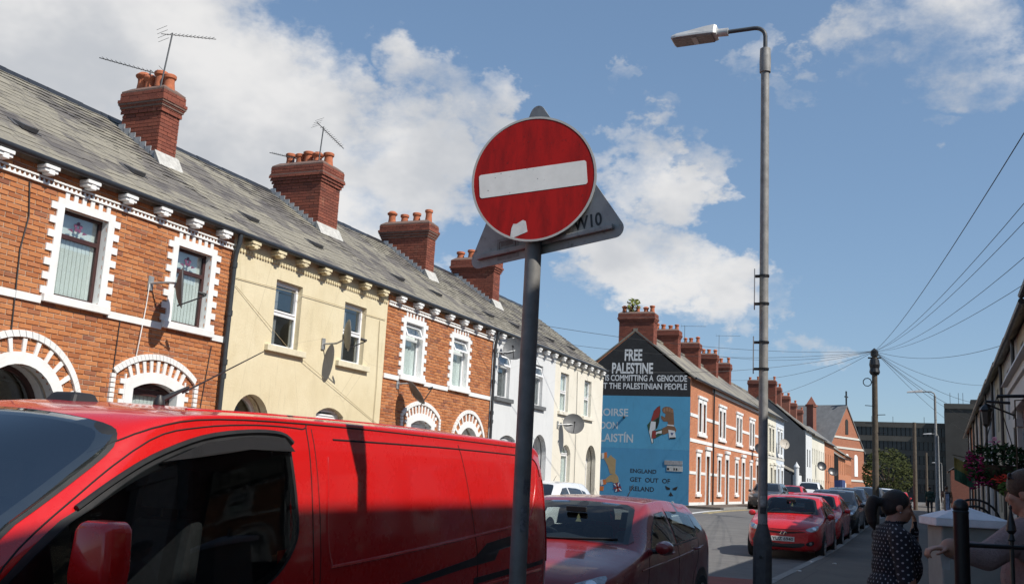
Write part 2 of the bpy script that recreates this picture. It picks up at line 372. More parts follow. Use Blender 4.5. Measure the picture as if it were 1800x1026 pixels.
def window(h, P, o, fm_, kind='sash', back='curtain', depth=.105, opened=0):
    """P(u,v,w): facade frame. o = (u0,u1,v0,v1,shape,rise)"""
    u0, u1, v0, v1, shp = o[:5]; rise = o[5] if len(o) > 5 else None
    def outl(d):
        return rect(u0+d, u1-d, v0+d, v1-d) if shp == 'rect' else archp(u0+d, u1-d, v0+d, v1-d, (rise if rise else (u1-u0)/2-d))
    g = G(); g.plate(outl(0), [outl(.055)], -depth-.045, -depth, P)
    vt = v0+(v1-v0)*(.70 if kind in ('top', 'topopen') else .5)
    ins = .055
    if shp != 'rect': vt = v1-(rise or (u1-u0)/2)-.05
    g.plate(rect(u0+ins, u1-ins, vt-.035, vt+.035), [], -depth-.042, -depth+.004, P)
    if kind == 'sash': g.plate(rect(u0+ins, u1-ins, vt+.035, v1-ins), [rect(u0+ins+.035, u1-ins-.035, vt+.07, v1-ins-.035)], -depth-.04, -depth+.02, P)
    fr = g.obj('window', fm_, h, bevel=.004)
    if kind == 'topopen':      # top light hung open
        a = radians(opened); gg = G(); ph = v1-.05; hh = ph-vt-.02; 
        def Q(u, v, w): d = ph-v; return P(u, ph-d*cos(a)+w*sin(a)*0, -depth+.03+d*sin(a)+w)
        gg.plate(rect(u0+.03, u1-.03, ph-hh, ph), [rect(u0+.085, u1-.085, ph-hh+.055, ph-.055)], -.02, .02, Q); gg.obj('top_light', fm_, fr)
        gg = G(); gg.plate(rect(u0+.085, u1-.085, ph-hh+.055, ph-.055), [], -.003, .003, Q); gg.obj('pane', glass_m, fr)
        gg = G(); gg.plate(rect(u0+ins, u1-ins, v0+ins, vt-.035), [], -depth-.030, -depth-.026, P); gg.obj('pane', glass_m, fr)
    else:
        gg = G(); gg.plate(rect(u0+ins, u1-ins, v0+ins, vt-.035), [], -depth-.030, -depth-.026, P); gg.obj('pane', glass_m, fr)
        top = rect(u0+ins, u1-ins, vt+.035, v1-ins) if shp == 'rect' else archp(u0+ins, u1-ins, vt+.035, v1-ins, (rise or (u1-u0)/2)-.02)
        gg = G(); gg.plate(top, [], -depth-.03, -depth-.025, P); gg.obj('pane', glass_m, fr)
    if back == 'blind':
        gg = G(); n = 15
        for i in range(n):
            a = u0-.04+(u1-u0+.32)*i/n; b = a+(u1-u0+.32)/n*.995
            gg.add([P(a, v0-.1, -depth-.060), P(b, v0-.1, -depth-.065), P(b, vt, -depth-.065), P(a, vt, -depth-.060)], [(0, 1, 2, 3)])
        gg.add([P(u0-.04, vt, -depth-.085), P(u1+.3, vt, -depth-.085), P(u1+.3, v1+.1, -depth-.085), P(u0-.04, v1+.1, -depth-.085)], [(0, 1, 2, 3)])
        gg.obj('blind', blind_m, fr, recalc=False)
    elif back == 'venetian':
        gg = G(); v = v0+.05
        while v < v1-.05:
            gg.add([P(u0-.02, v, -depth-.06), P(u1+.25, v, -depth-.06), P(u1+.25, v+.03, -depth-.085), P(u0-.02, v+.03, -depth-.085)], [(0, 1, 2, 3)]); v += .042
        gg.obj('blind', curtain_m, fr, recalc=False)
    elif back in ('curtain', 'net'):
        gg = G()
        spans = ((u0-.04, u0+(u1-u0)*.36), (u1-(u1-u0)*.12, u1+.3)) if back == 'curtain' else ((u0-.04, u1+.3),)
        for a, b in spans:
            n = 14
            for i in range(n):
                p = a+(b-a)*i/n; q = a+(b-a)*(i+1)/n
                gg.add([P(p, v0, -depth-.065-.03*(i % 2)), P(q, v0, -depth-.065-.03*((i+1) % 2)), P(q, v1, -depth-.065-.03*((i+1) % 2)), P(p, v1, -depth-.065-.03*(i % 2))], [(0, 1, 2, 3)])
        gg.obj('curtain', curtain_m if back == 'curtain' else blind_m, fr, recalc=False)
    return fr
def door(h, P, o, dm, fmm, depth=.35, rv=None):
    u0, u1, v0, v1, shp = o[:5]; r = (u1-u0)/2; zs = v1-r
    g = G(); g.plate(archp(u0, u1, v0, v1), [archp(u0+.07, u1-.07, v0, v1-.07)], -depth-.08, -depth, P); g.plate(rect(u0+.06, u1-.06, zs-.12, zs-.02), [], -depth-.07, -depth+.01, P)
    d = g.obj('door', fmm, h, bevel=.004)
    g = G(); g.plate(archp(u0-.1, u1+.1, v0, v1+.1), [archp(u0-.001, u1+.001, v0-.002, v1+.001)], -depth-.1, -.201, P); g.obj('door_reveal', rv or white_m, d)
    g = G(); g.plate(rect(u0+.075, u1-.075, v0, zs-.125), [], -depth-.07, -depth-.03, P)
    for a, b in ((.1, .42), (.58, .9)):
        for c, e in ((.08, .42), (.5, .94)):
            U = u1-u0; V = zs-.12-v0; g.plate(rect(u0+U*a+.02, u0+U*b-.02, v0+V*c, v0+V*e), [rect(u0+U*a+.06, u0+U*b-.06, v0+V*c+.04, v0+V*e-.04)], -depth-.03, -depth-.015, P)
    g.obj('door_leaf', dm, d)
    g = G(); g.plate(archp(u0+.07, u1-.07, zs-.02, v1-.07), [], -depth-.04, -depth-.035, P); g.obj('fanlight', glass_m, d)
    g = G(); g.lathe([(.0, 0), (.03, .005), (.03, .03), (0, .04)], P(u0+.16, v0+1.0, -depth-.03), 10, Vector(P(0, 0, 1))-Vector(P(0, 0, 0))); g.obj('handle', metal_m, d)
def surround(P, o, wd=.125, tooth=.115, th=.15, proud=.035, arched=False):
    """painted quoin surround: toothed jambs, plain head, blocks above"""
    u0, u1, v0, v1 = o[:4]; L_ = []; R_ = []; v = v0; k = 0
    while v < v1+wd-.02:
        e = wd+(tooth if k % 2 == 0 else 0); b = min(v+.106, v1+wd)
        L_ += [(u0-e, v), (u0-e, b)]; R_ += [(u1+e, v), (u1+e, b)]; v = b; k += 1
    g = G(); outer = R_+list(reversed(L_)); g.plate(outer, [rect(u0+.005, u1-.005, v0+.001, v1-.005)], -.10, proud, P)
    n = 6
    for i in range(n):
        if i % 2 == 0 or True:
            c = u0-.05+(u1-u0+.1)*(i+.5)/n; g.plate(rect(c-.038, c+.038, v1+wd+.001, v1+wd+.105), [], 0, proud-.004, P)
    return g
def house(y0, y1, wall_m, label, brick=False, wins=(), door_o=None, gwin=None, trim=white_m, corbel=white_m, win_mat=upvc_w, door_m=None, quoin=False, sill_m=None, string=None, nslates=0, nbricks=0,
          top='sash', back='curtain', opened=0, eave=5.72, group='houses of the terrace across the road', seed=1, key='b', zg=0., gdepth=.35):
    P = lambda u, v, w_: (FX+w_, u, v)
    h = thing('terraced_house', (FX, (y0+y1)/2, zg), label, 'house', group); R = random.Random(seed)
    holes = [rect(*o[:4]) if o[4] == 'rect' else archp(*o[:4], o[5] if len(o) > 5 else None) for o in wins]
    gh = [archp(*gwin[:4], gwin[5] if len(gwin) > 5 else None)] if gwin else []
    dh = [archp(*door_o[:4])] if door_o else []
    allh = holes+gh+dh
    g = G(); g.plate(rect(y0, y1, -.05, eave+.05), allh, -.158, 0, P); g.box(FX-7.2, FX-7, y0, y1, -.05, eave)
    for yy in (y0+.001, y1-.111): g.box(FX-7, FX-.2, yy, yy+.11, -.05, eave)
    g.plate([(FX-7.2, eave), (FX, eave), (FX-3.6, 8.28)], [], 0, .1, lambda a, b, c: (a, y0+.002+c, b)); g.plate([(FX-7.2, eave), (FX, eave), (FX-3.6, 8.28)], [], 0, .1, lambda a, b, c: (a, y1-.102+c, b))
    g.box(FX-7, FX-.5, y0+.11, y1-.11, 2.95, 3.10)
    wall = g.obj('wall', mortar_m if brick else wall_m, h)
    if brick: lay_bricks(wall, brick_courses(y0, y1, 1.2 if nbricks else 2., 5.68, allh), key, nbricks, FX)
    for i, o in enumerate(wins): window(h, P, o, win_mat, top, back if isinstance(back, str) else back[i], opened=opened)
    if gwin: window(h, P, gwin, win_mat, 'sash', back if isinstance(back, str) else back[0], depth=.13)
    if door_o: door(h, P, door_o, door_m, win_mat, gdepth, None if brick else wall_m)
    # sills and string course
    for o in wins:
        g = G(); g.plate(rect(o[0]-.2, o[1]+.2, o[2]-.12, o[2]), [], -.14, .09, P); g.obj('sill', sill_m or trim, h, bevel=.008)
    if string:
        cuts = sorted([(o[0]-.201, o[1]+.201) for o in wins]); a = y0+.01
        for c0, c1 in cuts+[(y1-.01, y1)]:
            if c0 > a: g = G(); g.plate(rect(a, c0, string-.06, string+.05), [], 0, .04, P); g.obj('string_course', trim, h, bevel=.006)
            a = c1
    if quoin:
        for o in wins: surround(P, o).obj('window_surround', trim, h, bevel=.004)
        # door arch: moulded arch, voussoir blocks and rope moulding
        for o in [x for x in (door_o, gwin) if x]:
            sg = o is gwin; u0, u1, v0, v1 = o[:4]; rise = (o[5] if sg else None); c = (u0+u1)/2
            g = G()
            g.plate(archp(u0-.17, u1+.17, v0, v1+.17, (rise+.05) if sg else None), [archp(u0+.005, u1-.005, v0-.001, v1-.005, (rise-.002) if sg else None)], -.12, .045, P)
            hw = (u1-u0)/2; rs = rise or hw; Rr = (hw*hw+rs*rs)/(2*rs); zc = v1-Rr; a0 = math.atan2(v1-rs-zc, hw)
            n = 9 if sg else 13; r0 = Rr+.17; r1 = Rr+.36
            for i in range(n):
                lv = math.acos(min(.97, (hw+.2)/r1)) if sg else 0.; a = lv+(pi-2*lv)*(i+.5)/n; da = (.036)/r1
                g.plate([(c+r0*cos(a-da), zc+r0*sin(a-da)), (c+r1*cos(a-da), zc+r1*sin(a-da)), (c+r1*cos(a+da), zc+r1*sin(a+da)), (c+r0*cos(a+da), zc+r0*sin(a+da))], [], 0, .038, P)
            m = 34 if not sg else 24
            lo = math.acos(min(.97, (hw+.38)/r1)) if sg else -.12
            for i in range(m):
                a = lo+(pi-2*lo)*(i+.5)/m; da = (pi-2*lo)/m*.46; ra, rb = r1+.02, r1+.115
                q = [(c+ra*cos(a-da), zc+ra*sin(a-da)), (c+rb*cos(a-da*.4), zc+rb*sin(a-da*.4)), (c+rb*cos(a+da*1.6), zc+rb*sin(a+da*1.6)), (c+ra*cos(a+da), zc+ra*sin(a+da))]
                g.plate(q, [], 0, .055, P)
            if sg:      # toothed jambs down both sides
                for s in (-1, 1):
                    uu = c+s*(hw+.17); vtop = zc+r1*sin(lo); v = v0; k = 0
                    xo = c+s*r1*cos(lo)
                    while v < vtop:
                        e = .11 if k % 2 else .02; x2 = uu+s*e; g.plate(rect(min(uu-s*.01, x2), max(uu-s*.01, x2), v, v+.08), [], 0, .036, P); v += .082; k += 1
                    v = v0; k = 0
                    while v < vtop-.02:
                        q0 = xo+s*.02; q1 = xo+s*.115; g.plate(rect(min(q0, q1), max(q0, q1), v+.006, v+.07), [], 0, .05, P); v += .078
            g.obj('arch_surround', trim, h, bevel=.005)
    elif trim is not None and (gwin or door_o):
        pass
    # eaves: dentil course, corbels, gutter
    g = G()
    if quoin: g.plate(rect(y0+.01, y1-.01, 5.435, 5.462), [], 0, .05, P)
    n = int((y1-y0)/.085)
    for i in range(n):
        a = y0+.015+(y1-y0-.03)*i/n; b = a+(y1-y0-.03)/n*.62
        g.plate([(a, 5.463), (b, 5.463), ((a+b)/2 if quoin else b, 5.52)]+([] if quoin else [(a, 5.52)]), [], 0, .035, P)
    if quoin: g.plate(rect(y0+.01, y1-.01, 5.521, 5.545), [], 0, .05, P)
    g.obj('dentil_course', trim, h)
    nc = 7
    for i in range(nc):
        c = y0+.44+(y1-y0-.85)*i/(nc-1)
        g = G(); g.plate(rect(c-.13, c+.13, 5.64, 5.695), [], -.02, .20, P); g.plate(rect(c-.12, c+.12, 5.59, 5.639), [], -.02, .178, P); g.plate(rect(c-.05, c+.05, 5.555, 5.635), [], .03, .19, P)
        g.obj('corbel', corbel, h, bevel=.012)
    g = G()
    g.tube([(FX+.165, y0+.002, 5.768-.006*(seed % 3)), (FX+.165, y0+(y1-y0)*.5, 5.758-.004*(seed % 3)), (FX+.165, y1-.002, 5.765-.006*(seed % 2))], .052, 10)
    g.obj('gutter', gutter_m, h, smooth=True)
    # roof
    E0 = Vector((FX+.13, 0, 5.79)); R0 = Vector((FX-3.6, 0, 8.39)); sl = (R0-E0).length; d = (R0-E0)/sl; nn = Vector((d.z, 0, -d.x)); nn = nn if nn.z > 0 else -nn
    g = G()
    g.hexa([tuple(E0+Vector((0, y0, 0))-nn*.06), tuple(E0+Vector((0, y1, 0))-nn*.06), tuple(R0+Vector((0, y1, 0))-nn*.06), tuple(R0+Vector((0, y0, 0))-nn*.06),
            tuple(E0+Vector((0, y0, 0))-nn*.012), tuple(E0+Vector((0, y1, 0))-nn*.012), tuple(R0+Vector((0, y1, 0))-nn*.012), tuple(R0+Vector((0, y0, 0))-nn*.012)])
    B0 = Vector((FX-7.3, 0, 5.79))
    g.hexa([tuple(B0+Vector((0, y0, 0))), tuple(B0+Vector((0, y1, 0))), tuple(R0+Vector((0, y1, -.08))), tuple(R0+Vector((0, y0, -.08))),
            tuple(B0+Vector((0, y0, .05))), tuple(B0+Vector((0, y1, .05))), tuple(R0+Vector((0, y1, -.012))), tuple(R0+Vector((0, y0, -.012)))])
    roof = g.obj('roof', slate_m, h)
    rows = 21; ex = sl/rows; per = int(round((y1-y0)/.30)); wdt = (y1-y0)/per
    ang = math.atan2(d.z, -d.x)
    if 'slate' not in BRK:
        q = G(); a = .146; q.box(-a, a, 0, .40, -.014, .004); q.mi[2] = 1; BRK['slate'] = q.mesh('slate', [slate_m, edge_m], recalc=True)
    g = G(); k = 0; cells = []
    for r in range(rows):
        for c in range(per+1):
            yc = y0+(c+.5-(.5 if r % 2 else 0))*wdt
            if yc < y0-.01 or yc > y1+.01: continue
            cells.append((r, yc))
    step = max(1, len(cells)//max(1, nslates)) if nslates else 10**9
    big = set(sorted(cells, key=lambda q: q[1]*.5+q[0]*.12)[:nslates])
    for r, yc in cells:
        half = wdt/2-.003
        a0_, a1_ = max(yc-half, y0), min(yc+half, y1)
        slip = R.choice((-.03, -.05, -.02)) if R.random() < .05 else 0
        base = E0+d*(r*ex-.03+slip+R.uniform(-.006, .006))+nn*(.010+R.uniform(0, .006)); tilt = .04+R.uniform(-.006, .01)
        if (r, yc) in big and a1_-a0_ > .25:
            o = bpy.data.objects.new('slate', BRK['slate']); COL.objects.link(o); o.parent = roof
            ex_ = Vector((0, 1, 0)); dd = (d-nn*tilt*.6).normalized(); n3 = ex_.cross(dd) ; n3 = n3 if n3.z > 0 else -n3
            rz = R.uniform(-.012, .012); ex2 = (ex_*cos(rz)+dd*sin(rz)); dd2 = (dd*cos(rz)-ex_*sin(rz)); n3 = ex2.cross(dd2)
            M_ = Matrix(((ex2.x, dd2.x, n3.x, base.x+nn.x*.022), (ex2.y, dd2.y, n3.y, (a0_+a1_)/2), (ex2.z, dd2.z, n3.z, base.z+nn.z*.022), (0, 0, 0, 1)))
            o.matrix_basis = M_
        else:
            lo = base+nn*.024; hi = base+d*min(.40, sl-r*ex+.02)-nn*.004; t = nn*.018; j = R.uniform(-.008, .008)
            vv = [lo+Vector((0, a0_, j)), lo+Vector((0, a1_, -j)), hi+Vector((0, a1_, 0)), hi+Vector((0, a0_, 0))]
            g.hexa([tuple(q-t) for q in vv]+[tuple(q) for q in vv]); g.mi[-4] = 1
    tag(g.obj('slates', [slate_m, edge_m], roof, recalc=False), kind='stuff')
    g = G(); y = y0+.003; t = 0
    while y < y1-.05:
        e = min(y+.45, y1-.003); c = R0+Vector((0, 0, .03+R.uniform(-.006, .006)))
        g.hexa([(c.x-.16, y, c.z-.12), (c.x+.16, y, c.z-.12), (c.x+.16, e, c.z-.12), (c.x-.16, e, c.z-.12), (c.x-.05, y, c.z+.02), (c.x+.05, y, c.z+.02), (c.x+.05, e-.012, c.z+.02), (c.x-.05, e-.012, c.z+.02)]); y = e
    g.obj('ridge_tiles', gutter_m, roof)
    for yy in (y0+(y1-y0)*.22, y0+(y1-y0)*.62):   # slate vents low on the roof
        c = E0+d*1.05+nn*.05; yy += R.uniform(-.2, .2); g = G()
        fr = [c-d*.16, c+d*.14]; 
        g.hexa([tuple(fr[0]+Vector((0, yy-.13, 0))), tuple(fr[0]+Vector((0, yy+.13, 0))), tuple(fr[1]+Vector((0, yy+.13, 0))), tuple(fr[1]+Vector((0, yy-.13, 0))),
                tuple(fr[0]+Vector((0, yy-.13, 0))+nn*.07), tuple(fr[0]+Vector((0, yy+.13, 0))+nn*.07), tuple(fr[1]+Vector((0, yy+.13, 0))+nn*.012), tuple(fr[1]+Vector((0, yy-.13, 0))+nn*.012)])
        g.hexa([tuple(c-d*.05+Vector((0, yy-.2, 0))-nn*.012), tuple(c-d*.14+Vector((0, yy+.24, 0))-nn*.012), tuple(c+d*.08+Vector((0, yy+.24, 0))-nn*.012), tuple(c+d*.18+Vector((0, yy-.2, 0))-nn*.012),
                tuple(c-d*.05+Vector((0, yy-.2, 0))-nn*.002), tuple(c-d*.14+Vector((0, yy+.24, 0))-nn*.002), tuple(c+d*.08+Vector((0, yy+.24, 0))-nn*.002), tuple(c+d*.18+Vector((0, yy-.2, 0))-nn*.002)])
        g.obj('roof_vent', mat('slate_vent', (.075, .075, .08), .7), roof)
    return h, roof
def chimney(parent, x0, x1, y0, y1, zb, zt, pots, seed=0, roofz=None, far=False, flash=True):
    """x0 < x1, street face at x1"""
    R = random.Random(seed+50); core = chmortar_m if not far else fred_m
    g = G(); zc = zt-.55
    g.box(x0+.01, x1-.01, y0+.01, y1-.01, zb, zc)
    for i, (o, za, zb_) in enumerate(((.03, zc, zc+.075), (.06, zc+.075, zc+.15), (.09, zc+.15, zc+.225), (.06, zc+.225, zc+.45))): g.box(x0-o+.01, x1+o-.01, y0-o+.01, y1+o-.01, za, zb_)
    o = .05; g.hexa([(x0-o, y0-o, zc+.45), (x1+o, y0-o, zc+.45), (x1+o, y1+o, zc+.45), (x0-o, y1+o, zc+.45), (x0+.08, y0+.08, zt), (x1-.08, y0+.08, zt), (x1-.08, y1-.08, zt), (x0+.08, y1-.08, zt)])
    ch = g.obj('chimney', core, parent)
    if not far:
        g = G(); row = 0; z = zb+.03
        while z < zc+.44:
            t = z-zc; o = 0 if t < 0 else .03 if t < .075 else .06 if t < .15 else .09 if t < .225 else .06
            X0, X1, Y0, Y1 = x0-o, x1+o, y0-o, y1+o; d = .012; sh = (.1175 if row % 2 else 0)
            for (a, b, f) in ((X0, X1, 0), (Y0, Y1, 1), (X0, X1, 2)):
                u = a-sh
                while u < b-.01:
                    p, q = max(u, a), min(u+.225, b); u += .235
                    if q-p < .03: continue
                    e = R.uniform(0, .006)
                    if f == 0: g.box(p, q, Y0-e, Y0+d, z-.032, z+.032)
                    elif f == 1: g.box(X1-d, X1+e, p, q, z-.032, z+.032)
                    else: g.box(p, q, Y1-d, Y1+e, z-.032, z+.032)
            z += .075; row += 1
        tag(g.obj('brickwork', chbrick_m, ch, recalc=False), kind='stuff')
        if flash:
            g = G(); E0 = (FX+.13, 5.79); slope = (8.39-5.79)/(-3.6-.13)
            zr = lambda x: E0[1]+(x-E0[0])*slope
            x = x1
            while x > max(x0, FX-3.55): g.box(x-.15, x+.012, y0-.03, y0-.006, zr(x)-.05, zr(x)+.21); x -= .15
            g.obj('stepped_flashing', lead_m, ch)
            g = G(); zz = zr(x1); g.hexa([(x1, y0-.05, zz-.1), (x1+.25, y0-.08, zz-.2), (x1+.25, y1+.08, zz-.2), (x1, y1+.05, zz-.1), (x1, y0-.05, zz+.22), (x1+.03, y0-.08, zz+.2), (x1+.03, y1+.08, zz+.2), (x1, y1+.05, zz+.22)])
            g.obj('mortar_fillet', mort_fil, ch)
    n = pots
    for i in range(n):
        x = x0+.16+(x1-x0-.32)*i/max(1, n-1)+R.uniform(-.03, .03); y = (y0+y1)/2+R.uniform(-.03, .03); hgt = R.uniform(.29, .42); r = R.uniform(.105, .135)
        g = G(); st = R.random()
        prof = [(r*1.05, -.05), (r*1.02, .03), (r*.86, hgt*.55), (r*.9, hgt-.1), (r*1.12, hgt-.08), (r*1.15, hgt-.02), (r*.95, hgt), (r*.7, hgt-.02)]
        if st < .4: prof = prof[:4]+[(r*1.25, hgt-.06), (r*1.3, hgt-.03), (r*.7, hgt+.04), (.01, hgt+.06)]
        g.lathe(prof, (x, y, zt-.04), 14); g.obj('chimney_pot', pot_m, ch, smooth=True)
    return ch
def aerial(loc, hgt, ax, blen, label, el=12, lean=0., up=.0):
    """mast with a yagi aerial pointing along ax"""
    a = thing('television_aerial', loc, label, 'aerial', 'television aerials on the chimneys')
    x, y, z = loc; tp = (x+lean, y+lean*.3, z+hgt)
    g = G(); g.tube([(x, y, z), tp], .016, 8); dkm = mat('dull_aerial', (.13, .13, .13), .5, .5, var=.2); g.obj('mast', dkm, a)
    d = Vector((cos(ax), sin(ax), up)).normalized(); s = d.cross(Vector((0, 0, 1))).normalized(); u = s.cross(d); c = Vector(tp)-Vector((0, 0, .04))
    g = G(); g.tube([c-d*.25, c+d*(blen-.25)], .010, 6)
    for i in range(el): p = c+d*(-.05+(blen-.3)*i/(el-1)); g.tube([p-s*.09+u*.01, p+s*.09+u*.01], .005, 5)
    for k in (-1, 1):
        for j in (-.12, -.04, .04, .12): g.tube([c-d*.22+u*(j*1.0)-s*.18, c-d*.22+u*(j)+s*.18], .004, 5)
    g.obj('boom', dkm, a)
def dish(root, out_d, drop, label, r=.31, mtl=None, fw=None, side=0.):
    P0 = Vector(root); a = thing('satellite_dish', root, label, 'satellite dish', 'satellite dishes on the house fronts')
    mtl = mtl or mat('grey_dish', (.10, .105, .11), .55, var=.15)
    d = Vector(fw or (.77, .64, .06)).normalized(); c = P0+Vector((out_d, side, drop))
    g = G(); g.box(P0.x, P0.x+.02, P0.y-.06, P0.y+.06, P0.z-.12, P0.z+.12); g.tube([P0, P0+Vector((out_d*.6, side*.6, .02)), P0+Vector((out_d*.85, side*.9, .03+drop*.3)), c-d*.07], .02, 8); g.obj('bracket', metal_m, a, smooth=True)
    g = G(); g.lathe([(.02, -.06), (r*.5, -.035), (r*.8, .0), (r, .045), (r*.99, .053), (r*.8, .010), (r*.5, -.024), (.01, -.048)], c, 28, d); g.obj('reflector', mtl, a, smooth=60)
    dn = (Vector((0, 0, -1))-d*(-d.z)).normalized(); e = c+dn*r*.9; l = c+d*.42+dn*.12
    g = G(); g.tube([e-d*.02, l], .012, 6); g.tube([l-d*.02+Vector((0, 0, .02)), l-d*.12+Vector((0, 0, .05))], .03, 8); g.tube([l, l+Vector((0, 0, .04))], .016, 6); g.obj('feed_arm', wire_m, a)
    return a
# ------------------------------------------------------------------ the terrace across the road
WY = .0
yel_m = paintwall('yellow_render', (.70, .615, .42), (.55, .455, .27), .65); wht_m = paintwall('white_render', (.66, .67, .67), (.52, .53, .54), .4); crm_m = paintwall('cream_render', (.74, .70, .60), (.60, .55, .45), .45)
yel_t = mat('yellow_trim', (.65, .56, .36), .8, var=.18, vs=9, bump=.3)
B = [3.35, 8.95, 14.55, 20.3, 26.45, 31.75, 37.05]
black_door = mat('black_door', (.012, .012, .013), .35, var=.1); white_door = mat('white_door', (.7, .7, .7), .35, var=.05)
grey_sill = mat('grey_sill', (.12, .125, .13), .7)
h0, r0_ = house(-2.25, 3.35, None, 'orange brick terraced house with white surrounds, nearest the camera and out of view', True, [(-.7, .2, 3.85, 5.2, 'rect'), (1.8, 2.7, 3.85, 5.2, 'rect')], (-1.75, -.3, .1, 2.75, 'arch'), (1.75, 2.8, 1.0, 2.75, 'seg', .13),
      quoin=True, string=3.75, win_mat=upvc_b, back='blind', top='top', door_m=black_door, seed=11)
ha, ra = house(3.35, 8.95, None, 'orange brick terraced house with white surrounds, left of the brown-framed one', True, [(4.95, 5.85, 3.85, 5.2, 'rect'), (7.45, 8.35, 3.85, 5.2, 'rect')], (3.9, 5.35, .1, 2.75, 'arch'), (7.4, 8.4, 1.0, 2.75, 'seg', .13),
      quoin=True, string=3.75, win_mat=upvc_b, back='blind', top='top', door_m=black_door, seed=12)
h1, r1_ = house(B[1], B[2], None, 'orange brick terraced house with white toothed surrounds and brown window frames', True, [(10.62, 11.5, 3.86, 5.2, 'rect'), (13.1, 13.97, 3.86, 5.2, 'rect')], (9.55, 10.95, .1, 2.80, 'arch'), (12.42, 13.46, 1.0, 2.80, 'seg', .13),
      quoin=True, string=3.76, win_mat=upvc_b, back='blind', top='top', door_m=black_door, seed=1, nslates=300, nbricks=300, key='h1')
h2, r2_ = house(B[2], B[3], yel_m, 'mustard yellow rendered terraced house with white window frames', False, [(15.95, 16.84, 3.86, 5.18, 'rect'), (18.46, 19.37, 3.86, 5.18, 'rect')], (15.0, 16.1, .1, 2.86, 'arch'), (17.7, 18.75, 1.0, 2.82, 'seg', .16),
      trim=yel_t, corbel=yel_t, sill_m=mat('cream_sill', (.66, .60, .44), .8), door_m=white_door, seed=2, nslates=300, key='h2', gdepth=.3)
h3, r3_ = house(B[3], B[4], None, 'orange brick terraced house with white surrounds and white top-hung windows', True, [(21.2, 22.1, 3.86, 5.18, 'rect'), (23.85, 24.75, 3.86, 5.18, 'rect')], (24.45, 25.75, .1, 2.84, 'arch'), (21.75, 22.85, 1.0, 2.84, 'seg', .13),
      quoin=True, string=3.76, top='topopen', opened=24, back='net', door_m=white_door, seed=3, nslates=300, nbricks=300, key='h3')
h4, r4_ = house(B[4], B[5], wht_m, 'white rendered terraced house with dark grey sills and open top lights', False, [(26.95, 27.85, 3.86, 5.18, 'rect'), (29.75, 30.6, 3.86, 5.18, 'rect')], (29.95, 31.2, .1, 2.95, 'arch'), (27.35, 28.5, 1.0, 2.78, 'seg', .13),
      sill_m=grey_sill, top='topopen', opened=16, back='venetian', door_m=white_door, seed=4, key='h4')
h5, r5_ = house(B[5], B[6], crm_m, 'cream rendered terraced house at the end of the row with a black door', False, [(32.3, 33.15, 3.86, 5.2, 'rect'), (34.85, 35.65, 3.86, 5.2, 'rect')], (35.3, 36.45, .1, 2.85, 'arch'), (32.65, 33.6, 1.0, 2.74, 'seg', .3),
      trim=crm_m, top='sash', back='net', door_m=black_door, seed=5, key='h5')
# chimneys on the party walls
chs = [(ra, 8.95, .52, 8.85, 4, 3.1), (r1_, 14.72, .52, 8.93, 4, 3.05), (r2_, 20.5, .86, 9.15, 5, 3.5), (r3_, 26.05, .52, 9.08, 4, 3.65), (r4_, 31.0, .55, 9.05, 4, 3.65), (h0, 3.3, .5, 8.85, 4, 3.1)]
CH = [chimney(p if p is not h0 else r0_, FX-x0_, FX-2.05, yc-wd/2, yc+wd/2, 6.7, zt, n, i) for i, (p, yc, wd, zt, n, x0_) in enumerate(chs)]
# stained glass flowers in the brown-framed top lights
pf = mat('purple_leadlight', (.16, .06, .12), .4, var=.1)
for yc in (11.06, 13.535):
    g = G()
    for k in range(5):
        a = 2*pi*k/5+.3; g.plate(circ(yc+.055*cos(a), 5.0+.055*sin(a), .032, 10), [], -.128, -.124, lambda u, v, w_: (FX+w_, u, v))
    for k in (-1, 1): g.plate([(yc+k*.09, 4.9), (yc+k*.2, 4.93), (yc+k*.11, 4.95)], [], -.128, -.124, lambda u, v, w_: (FX+w_, u, v))
    g.obj('leadlight_flower', pf, h1)
# downpipes
for yy, kk, hh in ((14.52, .06, h1), (26.45, .06, h3)):
    g = G(); g.tube([(FX+.165, yy, 5.72), (FX+.16, yy, 5.6), (FX+.1, yy, 5.35), (FX+.09, yy, 5.2), (FX+.09, yy-.01, 2.9), (FX+.09, yy, .05)], .045, 10)
    for z in (5.1, 4.2, 3.3, 3.05, 1.4): g.tube([(FX+.09, yy, z), (FX+.09, yy, z+.1)], .058, 10)
    g.obj('downpipe', mat('dark_downpipe', (.035, .04, .045), .4, var=.2), hh, smooth=True)
# cables clipped to the walls
def cable(name, pts, r=.006, parent=None, m=wire_m):
    g = G(); g.tube(pts, r, 5); return g.obj(name, m, parent)
cable('cable', [(FX+.03, 9.95, 5.4), (FX+.03, 10.02, 4.9), (FX+.03, 9.95, 4.4), (FX+.03, 10.0, 3.2)], .012, h1)
cable('cable', [(FX+.03, 11.98, 3.7), (FX+.03, 11.95, 2.3)], .009, h1); cable('cable', [(FX+.03, 14.2, 3.6), (FX+.03, 14.05, 2.2)], .008, h1)
white_c = mat('white_cable', (.7, .7, .68), .5, var=0)
cable('cable', [(FX+.03, 12.52, 4.4), (FX+.03, 12.5, 4.0), (FX+.06, 12.42, 3.5), (FX+.03, 12.4, 3.05)], .010, h1, white_c)
cable('cable', [(FX+.02, 14.7, 4.95), (FX+.03, 17, 5.02), (FX+.02, 20.2, 5.05)], .006, h2, mat('yellow_cable', (.4, .33, .2), .8, var=0)); cable('cable', [(FX+.02, 19.95, 5.0), (FX+.03, 20.0, 3.5), (FX+.02, 19.98, 1.5)], .007, h2, MC['yellow_cable'])
